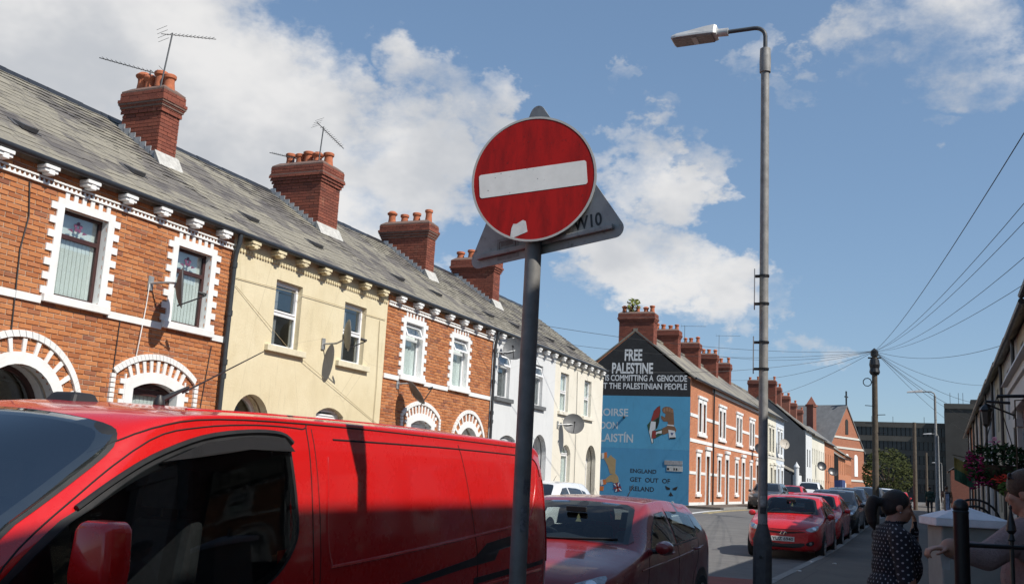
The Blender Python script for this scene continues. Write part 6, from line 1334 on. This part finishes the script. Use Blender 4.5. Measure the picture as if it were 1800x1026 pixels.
    g = G(); g.hexa([(s1*.97, Y0-.09, 1.04), (m0+.06*s1, Y0-.06, 1.10), (m0+.06*s1, Y0+.06, 1.10), (s1*.97, Y0+.10, 1.04), (s1*.96, Y0-.08, 1.17), (m0+.05*s1, Y0-.05, 1.195), (m0+.05*s1, Y0+.05, 1.195), (s1*.96, Y0+.08, 1.17)]); g.obj('mirror_arm', trim_m, mo, bevel=.02, local=True)
    # black corner panel ahead of the window
    vc.decal('corner_panel', Yv([(2.03, 1.02), (2.24, 1.12), (2.45, 1.29), (2.58, 1.37), (2.66, 1.02)]), ax, trim_m, .0035, 5)
vc.decal('rear_window', [(-.7, 1.15), (.7, 1.15), (.64, 1.6), (-.64, 1.6)], 'B', cgl, .003, 4)
vc.decal('grille', spl([(-.5, .55), (.5, .55), (.55, .75), (-.55, .75)], 2), 'F', trim_m, .004, 4)
for y in (3.1,): vc.seam('roof_rib', [(-.5, y-V0+.5), (-.5, 5.3)], 'T', .012, vred_p, -.004); vc.seam('roof_rib', [(.5, y-V0+.5), (.5, 5.3)], 'T', .012, vred_p, -.004)
# roof aerial and light pod
b0 = vc.hit(.0, 3.97-V0, 'T')[0]; tip = Vector((0, 4.78-V0, 2.24)); g = G(); g.lathe([(.03, 0), (.028, .02), (.012, .05)], tuple(b0), 10); g.tube([b0+Vector((0, .0, .02)), b0.lerp(tip, .25)+Vector((0, 0, .015))], [.016, .008], 8); g.tube([b0.lerp(tip, .2), tip], [.005, .003], 6); g.obj('roof_aerial', trim_m, van, smooth=True, local=True)
g = G(); p0 = vc.hit(-.0, 3.42-V0, 'T')[0]; g.hexa([(-.10, 3.32-V0, p0.z-.03), (.10, 3.32-V0, p0.z-.03), (.10, 3.5-V0, p0.z-.02), (-.10, 3.5-V0, p0.z-.02), (-.07, 3.36-V0, p0.z+.035), (.07, 3.36-V0, p0.z+.035), (.07, 3.48-V0, p0.z+.035), (-.07, 3.48-V0, p0.z+.035)]); g.obj('roof_pod', trim_m, van, bevel=.015, local=True)
# ------------------------------------------------------------------ gate pillar, railing post, bin
gp = thing('gate_pillar', tuple(at(1690, 1020, 5.9)*1), 'grey gate pillar with a white pyramid cap between the two women', 'pillar')
pc_ = at(1693, 905, 5.9); PXc, PYc = pc_.x, pc_.y; yawp = radians(14)
gp.location = (PXc, PYc, .12)
def RP(x, y, z): return (PXc+x*cos(yawp)-y*sin(yawp), PYc+x*sin(yawp)+y*cos(yawp), z)
pill_m = mat('grey_painted_render', (.30, .31, .28), .85, var=.1, vs=8, bump=.2); cap_m = mat('white_cap', (.80, .80, .82), .75, var=.1, vs=12, bump=.3)
g = G(RP); g.box(-.165, .165, -.165, .165, .12, 1.44); g.obj('shaft', pill_m, gp, bevel=.01)
g = G(RP); g.box(-.205, .205, -.205, .205, 1.44, 1.485); g.hexa([(-.205, -.205, 1.485), (.205, -.205, 1.485), (.205, .205, 1.485), (-.205, .205, 1.485), (-.02, -.02, 1.555), (.02, -.02, 1.555), (.02, .02, 1.555), (-.02, .02, 1.555)]); g.obj('cap', cap_m, gp, bevel=.006, merge=.0001)
bx = thing('slim_black_box', RP(-.08, .02, 1.53), 'slim black case with a pale label standing on the pillar cap', 'case'); g = G(RP); g.box(-.098, -.068, .00, .03, 1.515, 1.635); g.obj('case', irn, bx, bevel=.004); g = G(RP); g.box(-.096, -.076, -.002, -.0003, 1.525, 1.625); g.obj('label', mat('pale_blue_label', (.20, .24, .32), .5, var=.5, vs=60), bx)
rl = thing('railing', tuple(at(1689, 1026, 4.35)), 'black iron railing with a round-topped post and a spearhead', 'railing')
RPp = at(1689, 905, 4.35); rx, ry = RPp.x, RPp.y; rl.location = (rx, ry, .12)
g = G(); g.lathe([(.032, .12), (.032, 1.535), (.034, 1.545), (.030, 1.55), (.033, 1.556), (.033, 1.57), (.026, 1.588), (.012, 1.598), (.0, 1.6)], (rx, ry, 0), 20); g.obj('post', irn, rl, smooth=True)
rd = Vector((.93, .36, 0)); q0 = Vector((rx, ry, 0))
for z in (1.405, .35): 
    g = G(); g.tube([q0+Vector((0, 0, z)), q0+rd*1.4+Vector((0, 0, z))], .010, 8); g.obj('rail', irn, rl, smooth=True)
for k in range(6):
    p = q0+rd*(.215+k*.215); g = G(); g.tube([p+Vector((0, 0, .15)), p+Vector((0, 0, 1.43))], .009, 8); g.lathe([(.012, 1.43), (.016, 1.435), (.012, 1.445), (.009, 1.46), (.022, 1.475), (.018, 1.50), (.006, 1.56), (.005, 1.565), (.008, 1.572), (.005, 1.582), (0, 1.585)], (p.x, p.y, 0), 10); g.obj('spearhead_bar', irn, rl, smooth=True)
# wheelie bin behind the pillar and benches of the pub yard
bn = thing('black_bin', tuple(at(1745, 905, 9)), 'black bin with a rounded lid behind the gate pillar', 'bin'); b_ = at(1745, 905, 9); bn.location = (b_.x, b_.y, .12)
g = G(); g.hexa([(b_.x-.2, b_.y-.25, .2), (b_.x+.2, b_.y-.25, .2), (b_.x+.2, b_.y+.25, .2), (b_.x-.2, b_.y+.25, .2), (b_.x-.27, b_.y-.3, 1.2), (b_.x+.27, b_.y-.3, 1.2), (b_.x+.27, b_.y+.3, 1.2), (b_.x-.27, b_.y+.3, 1.2)]); g.obj('body', trim_m, bn, bevel=.02)
g = G(); g.box(b_.x-.29, b_.x+.29, b_.y-.33, b_.y+.32, 1.2, 1.26); g.tube([(b_.x-.25, b_.y+.34, 1.2), (b_.x+.25, b_.y+.34, 1.2)], .02, 8); g.obj('lid', trim_m, bn, bevel=.02)
for s in (-1, 1): g = G(); g.lathe([(.1, -.02), (.1, .02)], (b_.x+s*.2, b_.y+.24, .22), 14, (1, 0, 0)); g.obj('wheel', tyre_m, bn)
yr_ = thing('arched_railing', tuple(at(1718, 880, 12)), 'black hooped iron railing of the pub yard beyond the pillar', 'railing'); c = at(1712, 870, 12); yr_.location = (c.x, c.y, .12)
for k, rad in enumerate((.28, .2)):
    g = G(); g.tube([Vector((c.x+rad*cos(pi*i/12), c.y+k*.02, 1.32+rad*sin(pi*i/12))) for i in range(13)], .014, 6); g.tube([(c.x-rad, c.y+k*.02, .12), (c.x-rad, c.y+k*.02, 1.33)], .014, 6); g.tube([(c.x+rad, c.y+k*.02, .12), (c.x+rad, c.y+k*.02, 1.33)], .014, 6); g.obj('hoop', irn, yr_, smooth=True)
# ------------------------------------------------------------------ people
skin_a = mat('skin', (.36, .185, .125), .55, var=.08, vs=20); hair_a = mat('dark_hair', (.012, .009, .008), .4, var=.3, vs=80, bump=.6, bs=220); hair_b = mat('brown_hair', (.06, .03, .016), .45, var=.35, vs=80, bump=.6, bs=220)
def polka():
    m, b = newmat('polka_dot_cotton'); sp = b.n('SeparateXYZ'); tcn = b.n('TexCoord'); b.L.new(tcn.outputs['Object'], sp.inputs[0])
    an = b.math('MULTIPLY', b.math('ARCTAN2', sp.outputs[1], sp.outputs[0]), .24); cb = b.n('CombineXYZ'); b.L.new(b.math('ADD', an, sp.outputs[2]), cb.inputs[0]); b.L.new(b.math('SUBTRACT', an, sp.outputs[2]), cb.inputs[1])
    vo = b.n('TexVoronoi', voronoi_dimensions='2D'); vo.inputs['Scale'].default_value = 20; vo.inputs['Randomness'].default_value = .12; b.L.new(cb.outputs[0], vo.inputs['Vector'])
    d = b.mr(vo.outputs['Distance'], .15, .20, 1, 0); b.set(b.b.inputs['Base Color'], b.mix(d, (.011, .011, .018), (.30, .30, .32))); b.b.inputs['Roughness'].default_value = .85
    b.bump(b.noise(9, 5, .6, tcn.outputs['Object']), .6, .03); MC['polka_dot_cotton'] = m; return m
polka_m = polka(); coat_m = mat('mauve_fleece', (.38, .27, .26), .95, var=.18, vs=60, bump=.9, bs=130); jean_m = mat('dark_trousers', (.02, .021, .026), .85, var=.2); jacket_g = mat('green_jacket', (.02, .045, .035), .85, var=.2); tan_c = mat('tan_jacket', (.22, .12, .08), .85, var=.2)
def sphere_pts(c, r, n=12, m=10, Rm=None):
    vs_ = []; fs_ = []
    for i in range(m+1):
        a = pi*i/m
        for k in range(n): t = 2*pi*k/n; p = Vector((r[0]*sin(a)*cos(t), r[1]*sin(a)*sin(t), r[2]*cos(a))); p = Rm @ p if Rm else p; vs_.append(tuple(Vector(c)+p))
    for i in range(m):
        for k in range(n): fs_.append((i*n+k, (i+1)*n+k, (i+1)*n+(k+1) % n, i*n+(k+1) % n))
    return vs_, fs_
def cap(g, p, q, r0, r1):
    p, q = Vector(p), Vector(q); d = (q-p); L_ = d.length; d = d/L_ if L_ > 1e-5 else Vector((0, 0, 1))
    pts = []; rr = []
    for i in range(5): a = pi/2*(1-i/4); pts.append(p-d*r0*sin(a)); rr.append(max(1e-3, r0*cos(a)))
    for i in range(5): a = pi/2*i/4; pts.append(q+d*r1*sin(a)); rr.append(max(1e-3, r1*cos(a)))
    g.tube(pts, rr, 12)
def remeshed(g, name, mats, voxel, pick, parent, smooth_it=6, M_=None):
    me = g.mesh(name+'_raw', mats, recalc=True); o = bpy.data.objects.new(name, me); COL.objects.link(o)
    r = o.modifiers.new('r', 'REMESH'); r.mode = 'VOXEL'; r.voxel_size = voxel; r.use_smooth_shade = True
    s = o.modifiers.new('s', 'SMOOTH'); s.factor = .5; s.iterations = smooth_it
    bpy.context.view_layer.update(); dg = bpy.context.evaluated_depsgraph_get(); me2 = bpy.data.meshes.new_from_object(o.evaluated_get(dg)); o.modifiers.clear(); o.data = me2; me2.name = name; o.name = name
    me2.materials.clear()
    for m in mats: me2.materials.append(m)
    if pick: me2.polygons.foreach_set('material_index', [pick(p.center) for p in me2.polygons])
    me2.polygons.foreach_set('use_smooth', [True]*len(me2.polygons)); o.parent = parent; return o
def segd(p, a, b):
    a, b = Vector(a), Vector(b); ab = b-a; t = max(0, min(1, (p-a).dot(ab)/ab.length_squared)); return (p-a-ab*t).length
def head(g, c, fwd, k=1.0, tilt=0.):
    """skull, jaw, nose, lips, brow, ears round centre c; fwd = facing unit vector"""
    f = Vector(fwd).normalized(); up = Vector((0, 0, 1)); s = up.cross(f); up = f.cross(s); R_ = Matrix((f, s, up)).transposed()
    P_ = lambda a, b, d: Vector(c)+(f*a+s*b+up*d)*k
    def el(a, b, d, r): v, fc = sphere_pts(P_(a, b, d), tuple(x*k for x in r), 14, 12, R_); g.add(v, fc)
    el(-.012, 0, .030, (.100, .077, .092)); el(.030, 0, -.035, (.064, .060, .078)); el(.050, 0, -.088, (.034, .034, .026)); el(.012, 0, -.06, (.062, .058, .05))
    cap(g, P_(.086, 0, .012), P_(.103, 0, -.028), .009*k, .012*k); el(.092, 0, -.034, (.014, .017, .010))
    el(.082, 0, -.063, (.017, .026, .008)); el(.080, 0, -.073, (.016, .023, .008))
    for q in (-1, 1): el(.072, q*.030, .030, (.018, .026, .010)); el(.060, q*.040, -.022, (.026, .022, .022)); el(-.008, q*.077, -.005, (.026, .012, .034))
    return P_
def hand(g, w, d, n, k=1., curl=.6, spread=.12):
    """palm from wrist w along d; n = back-of-hand normal; fingers curl away from n"""
    d = Vector(d).normalized(); n = (Vector(n)-d*Vector(n).dot(d)).normalized(); s = d.cross(n)
    for j in range(4):
        o = (j-1.5)*.019*k; b0 = w+d*.02*k+s*o*.8; b1 = w+d*.085*k+s*o; cap(g, b0, b1, .015*k, .0125*k)
        Ls = ((.040, .026, .020), (.046, .030, .021), (.043, .027, .020), (.034, .021, .018))[j]; p = b1; a = .25*curl; 
        for i, L_ in enumerate(Ls):
            dd = (d*cos(a)-n*sin(a)+s*(j-1.5)*spread*.4).normalized(); q = p+dd*L_*k; cap(g, p, q, (.0095-.001*i)*k, (.0085-.001*i)*k); p = q; a += curl
    t0 = w+d*.025*k+s*(-.028)*k; t1 = t0+(d*.6-s*.7-n*.25).normalized()*.04*k; t2 = t1+(d*.9-s*.25-n*.3).normalized()*.032*k; t3 = t2+(d*1.-n*.35).normalized()*.025*k
    cap(g, t0, t1, .015*k, .012*k); cap(g, t1, t2, .0115*k, .010*k); cap(g, t2, t3, .010*k, .0085*k)
def person1():
    c = at(1582, 893, 7.2); zf = .12; ang = radians(20); f = Vector((cos(ang), sin(ang), 0)); s = Vector((-sin(ang), cos(ang), 0))    # facing right of frame
    H0 = c.z; base = Vector((c.x, c.y, 0))-f*.05; base = base-s*0
    root = thing('person', (base.x, base.y, zf), 'woman in a navy polka-dot blouse with a dark ponytail, hand at her chin', 'person')
    W = lambda a, b, z: base+f*a+s*b+Vector((0, 0, z)); sc = (H0-zf)/1.385; Z = lambda z: zf+z*sc
    g = G(); 
    def el(a, b, z, r): v, fc = sphere_pts(W(a, b, Z(z)), r, 16, 12, Matrix((f, s, Vector((0, 0, 1)))).transposed()); g.add(v, fc)
    el(-.02, 0, .82, (.17, .20, .17)); el(.02, 0, .98, (.175, .185, .17)); el(.015, 0, 1.10, (.165, .19, .15)); el(-.015, 0, 1.17, (.12, .20, .11)); el(.09, .08, 1.09, (.08, .085, .09)); el(.09, -.08, 1.09, (.08, .085, .09))
    for q in (-1, 1):
        cap(g, W(-.02, q*.06, Z(1.22)), W(-.02, q*.19, Z(1.185)), .07, .075); cap(g, W(0, q*.09, Z(.80)), W(.02, q*.10, Z(.45)), .105, .07); cap(g, W(.02, q*.10, Z(.45)), W(-.02, q*.11, Z(.06)), .065, .04); cap(g, W(-.04, q*.11, Z(.03)), W(.14, q*.13, Z(.025)), .04, .032)
    # near arm (right side, towards the camera) hangs with bent elbow; far arm lifts the hand to the chin
    rs, re, rw = W(-.02, -.20, Z(1.18)), W(.0, -.27, Z(.90)), W(.14, -.24, Z(.72)); ls, le, lw_ = W(-.02, .20, Z(1.18)), W(.19, .20, Z(1.03)), W(.17, .06, Z(1.235))
    cap(g, rs, re, .078, .062); cap(g, re, rw, .046, .03); cap(g, ls, le, .075, .055); cap(g, le, lw_, .046, .032)
    hand(g, rw, (rw-re), -s, .95, .45); hand(g, lw_, Vector((0, 0, 1))*.9-s*.35-f*.1, f, .95, .7)
    cap(g, W(-.02, 0, Z(1.19)), W(.015, 0, Z(1.31)), .078, .060)
    hc = W(.04, 0, Z(1.392)); head(g, hc, f*1.0-s*.12+Vector((0, 0, -.12)), .95)
    slv = rs.lerp(re, .95)
    def pick(p):
        if p.z > Z(1.295) and (p-W(0, 0, p.z)).length < .20 and segd(p, W(-.02, 0, Z(1.26)), hc) < .16: return 1
        if segd(p, re.lerp(rw, .06), rw+(rw-re).normalized()*.2) < .062: return 1
        if segd(p, le.lerp(lw_, .1), lw_+Vector((0, 0, .14))) < .068: return 1
        return 2 if p.z < Z(.70) else 0
    bo = remeshed(g, 'body', [polka_m, skin_a, jean_m], .0075, pick, None, 5)
    bo.parent = root; inv = Matrix.Translation(-Vector(root.location)); bo.data.transform(inv)
    # hair: cap, bun tie and ponytail
    g = G(); hk = .95; F2 = (f-s*.12).normalized()
    v, fc = sphere_pts(hc+Vector((0, 0, .040))-F2*.022, (.098, .084, .088), 18, 14, Matrix((F2, s, Vector((0, 0, 1)))).transposed()); g.add(v, fc)
    v, fc = sphere_pts(hc+Vector((0, 0, .005))-F2*.06, (.062, .078, .072), 16, 12, Matrix((F2, s, Vector((0, 0, 1)))).transposed()); g.add(v, fc)
    tb = hc-F2*.125+Vector((0, 0, .035)); cap(g, tb+F2*.03, tb, .03, .028); pts = [tb, tb-F2*.05+Vector((0, 0, .0)), tb-F2*.068+Vector((0, 0, -.06)), tb-F2*.06+Vector((0, 0, -.14)), tb-F2*.045+Vector((0, 0, -.20))]
    for a, b, r0_, r1__ in zip(pts[:-1], pts[1:], (.03, .046, .046, .036), (.044, .046, .036, .010)): cap(g, a, b, r0_, r1__)
    h_ = remeshed(g, 'hair', [hair_a], .008, None, None, 3); h_.parent = root; h_.data.transform(inv)
    g = G(); P2 = hc+F2*.074*hk+Vector((0, 0, .012))
    for q in (-1, 1): v, fc = sphere_pts(P2+s*q*.030, (.012, .014, .007), 10, 8, Matrix((F2, s, Vector((0, 0, 1)))).transposed()); g.add(v, fc)
    e_ = g.obj('eyes', mat('dark_eye', (.02, .015, .012), .2, var=0), root)
    g = G()
    for q in (-1, 1): g.tube([P2+F2*.010+s*q*.012+Vector((0, 0, .021)), P2+F2*.008+s*q*.034+Vector((0, 0, .027)), P2-F2*.006+s*q*.05+Vector((0, 0, .020))], [.003, .0042, .002], 6)
    g.obj('eyebrows', hair_a, root)
    g = G(); ev = hc+s*-.076-F2*.01+Vector((0, 0, -.035)); v, fc = sphere_pts(ev, (.006, .006, .006), 8, 6); g.add(v, fc); g.obj('earring', chrome_m, root)
person1()
# small things on the ground
tc_ = thing('traffic_cone', (-2.75, 28.95, gz(29)), 'small orange traffic cone in the gutter behind the bright red hatchback', 'traffic cone')
g = G(); g.box(-2.93, -2.57, 28.77, 29.13, gz(29)+.005, gz(29)+.035); g.lathe([(.13, .035), (.045, .62), (.035, .63)], (-2.75, 28.95, gz(29)), 14); g.obj('cone', mat('orange_plastic', (.55, .07, .03), .5), tc_)
g = G(); g.lathe([(.098, .25), (.075, .40), (.07, .40), (.09, .25)], (-2.75, 28.95, gz(29)), 14); g.obj('reflective_band', plate_m, tc_)
for i, (px, py) in enumerate(((1427, 987), (1467, 990), (1405, 1003))):
    d_ = (at(px, py, 1)-Vector((0, 0, CAM_H))); p_ = Vector((0, 0, CAM_H))+d_*((.124-CAM_H)/d_.z); R_ = random.Random(i); g = G(); a_ = R_.uniform(0, 3); u_ = Vector((cos(a_), sin(a_), 0)); v_ = Vector((-sin(a_), cos(a_), 0))
    g.hexa([tuple(p_+u_*(.035*x)+v_*(.025*y)+Vector((0, 0, z+.006*x*y))) for z in (0, .012) for x, y in ((-1, -1), (1, -1), (1, 1), (-1, 1))]); o_ = g.obj('litter', mat('white_litter', (.62, .62, .60), .8, var=.2, vs=60)); tag(o_, ['scrap of white litter on the right pavement near the kerb', 'scrap of white litter in the middle of the right pavement', 'scrap of white litter nearest the lamp post'][i], 'litter', 'litter on the pavement')
def person2():
    c = at(1814, 868, 5.25); zf = .12; ang = radians(23+138); f = Vector((cos(ang), sin(ang), 0)); s = Vector((-sin(ang), cos(ang), 0)); base = Vector((c.x, c.y, 0))
    root = thing('person', (base.x, base.y, zf), 'woman in a mauve fleece coat reaching her arm across, cut by the right edge', 'person'); sc = (c.z-zf)/1.47
    W = lambda a, b, z: base+f*a+s*b+Vector((0, 0, z)); Z = lambda z: zf+z*sc; g = G(); RM = Matrix((f, s, Vector((0, 0, 1)))).transposed()
    def el(a, b, z, r): v, fc = sphere_pts(W(a, b, Z(z)), r, 16, 12, RM); g.add(v, fc)
    el(-.02, 0, .85, (.17, .19, .22)); el(0, 0, 1.05, (.165, .185, .18)); el(-.02, 0, 1.20, (.13, .19, .12)); el(.02, 0, .66, (.18, .20, .16))
    for q in (-1, 1):
        cap(g, W(-.02, q*.07, Z(1.26)), W(-.02, q*.18, Z(1.22)), .075, .082); cap(g, W(0, q*.09, Z(.75)), W(.02, q*.1, Z(.42)), .09, .065); cap(g, W(.02, q*.1, Z(.42)), W(-.02, q*.1, Z(.06)), .06, .04); cap(g, W(-.04, q*.1, Z(.03)), W(.14, q*.11, Z(.025)), .042, .034)
    # arm on the camera side reaches to the left of the frame
    sh = at(1802, 935, 5.12); elb = at(1735, 978, 5.0); wr = at(1668, 962, 5.0)
    cap(g, W(-.02, .17, Z(1.21)), sh, .085, .082); cap(g, sh, elb, .082, .070); cap(g, elb, wr+(elb-wr)*.04, .070, .050); cap(g, wr+(elb-wr)*.25, wr, .03, .026)
    hand(g, wr, (wr-elb).normalized()*1.0+Vector((0, 0, -.25)), Vector((0, 0, 1)), .88, .95)
    os_, oe, ow = W(-.02, -.19, Z(1.21)), W(.05, -.28, Z(.95)), W(.22, -.2, Z(.82)); cap(g, os_, oe, .085, .07); cap(g, oe, ow, .065, .045); hand(g, ow, ow-oe, Vector((0, 0, 1)), .92, .5)
    cap(g, W(-.02, 0, Z(1.25)), W(.01, 0, Z(1.38)), .066, .058); hc = W(.03, 0, Z(1.47)); head(g, hc, f+Vector((0, 0, -.1)), .95)
    v, fc = sphere_pts(W(-.03, 0, Z(1.305)), (.105, .115, .035), 16, 8, RM); g.add(v, fc)
    def pick(p):
        if p.z > Z(1.335) and segd(p, W(0, 0, Z(1.3)), hc) < .17: return 1
        if segd(p, wr+(elb-wr)*.05, wr+(wr-elb).normalized()*.2) < .085 and (p-wr).dot(wr-elb) > -.012*(wr-elb).length: return 1
        if (p-ow).length < .13 and (p-ow).dot(ow-oe) > 0: return 1
        return 2 if p.z < Z(.56) else 0
    inv = Matrix.Translation(-Vector(root.location)); bo = remeshed(g, 'body', [coat_m, skin_a, jean_m], .0065, pick, None, 4); bo.parent = root; bo.data.transform(inv)
    g = G(); v, fc = sphere_pts(hc+Vector((0, 0, .044))-f*.010, (.106, .09, .09), 18, 14, RM); g.add(v, fc); v, fc = sphere_pts(hc+Vector((0, 0, -.01))-f*.06, (.062, .08, .09), 16, 12, RM); g.add(v, fc); tb = hc-f*.12+Vector((0, 0, -.02)); cap(g, tb, tb+Vector((0, 0, -.12))-f*.0, .045, .02)
    h_ = remeshed(g, 'hair', [hair_b], .008, None, None, 3); h_.parent = root; h_.data.transform(inv)
    g = G(); hp = hc+Vector((0, 0, .085))+f*.045
    for q in (-1, 1): v, fc = sphere_pts(hp+s*q*.036+f*.02, (.012, .030, .022), 12, 8, RM); g.add(v, fc); g.tube([hp+s*q*.066+f*.02, hp+s*q*.086-f*.08+Vector((0, 0, -.04))], .003, 6)
    g.tube([hp+s*.012+f*.03, hp-s*.012+f*.03], .003, 6); g.obj('sunglasses', trim_m, root, smooth=True)
    g = G(); P2 = hc+f*.07+Vector((0, 0, .012))
    for q in (-1, 1): v, fc = sphere_pts(P2+s*q*.030, (.012, .014, .007), 10, 8, RM); g.add(v, fc)
    g.obj('eyes', MC['dark_eye'], root)
    # white paper held in the reaching hand
    pp = thing('paper_sheet', tuple(wr), 'folded white paper held below the reaching hand', 'paper'); w0 = wr+(wr-elb).normalized()*.07+Vector((.02, 0, -.03)); g = G()
    fr_ = lambda u, v: tuple(w0+Vector((.917, .398, 0))*u+Vector((0, .02*sin(u*20), v))); n = 6
    for i in range(n): a, b = .0+.10*i/n, .10*(i+1)/n; g.add([fr_(a*.4+.01, -.09), fr_(b*.4+.01, -.09), fr_(b*.5, .0), fr_(a*.5, .0)], [(0, 1, 2, 3)])
    g.obj('sheet', mat('white_paper', (.6, .6, .6), .7, var=.05), pp, recalc=False)
person2()
def walker(px, py_head, dep, col, leg_m, label, hm, ph=.14):
    c = at(px, py_head, dep); zf = gz(c.y)+.12; h = 1.68; base = Vector((c.x, c.y, zf)); root = thing('person', tuple(base), label, 'person', 'people far down the pavement'); g = G(); W = lambda a, b, z: base+Vector((b, -a, z))
    for z, r in ((.92, (.12, .17, .13)), (1.1, (.13, .18, .16)), (1.28, (.12, .2, .13))): v, fc = sphere_pts(W(0, 0, z), (r[1], r[0], r[2])); g.add(v, fc)
    for q in (-1, 1): cap(g, W(0, q*.09, .9), W(q*ph*.6, q*.1, .48), .095, .065); cap(g, W(q*ph*.6, q*.1, .48), W(q*ph-.06, q*.1, .07), .06, .04); cap(g, W(q*ph-.06, q*.1, .04), W(q*ph+.1, q*.11, .035), .04, .03); cap(g, W(0, q*.19, 1.36), W(-q*.05, q*.25, 1.08), .065, .05); cap(g, W(-q*.05, q*.25, 1.08), W(-q*.02+.06, q*.24, .85), .045, .04)
    cap(g, W(0, 0, 1.38), W(.01, 0, 1.5), .06, .055); head(g, W(.02, 0, 1.58), (0, 1, 0))
    inv = Matrix.Translation(-base); bo = remeshed(g, 'body', [col, skin_a, leg_m, hm], .016, lambda p: (3 if p.z > base.z+1.58 or (p.z > base.z+1.5 and p.y < base.y) else 1) if p.z > base.z+1.44 else 2 if p.z < base.z+.85 else 0, None, 3); bo.parent = root; bo.data.transform(inv)
walker(1634, 868, 60, jacket_g, jean_m, 'distant walker in a dark green jacket on the shaded pavement', hair_a); walker(1664, 870, 52, tan_c, jean_m, 'distant person in a tan jacket beside the far lamp post', hair_b, .05)
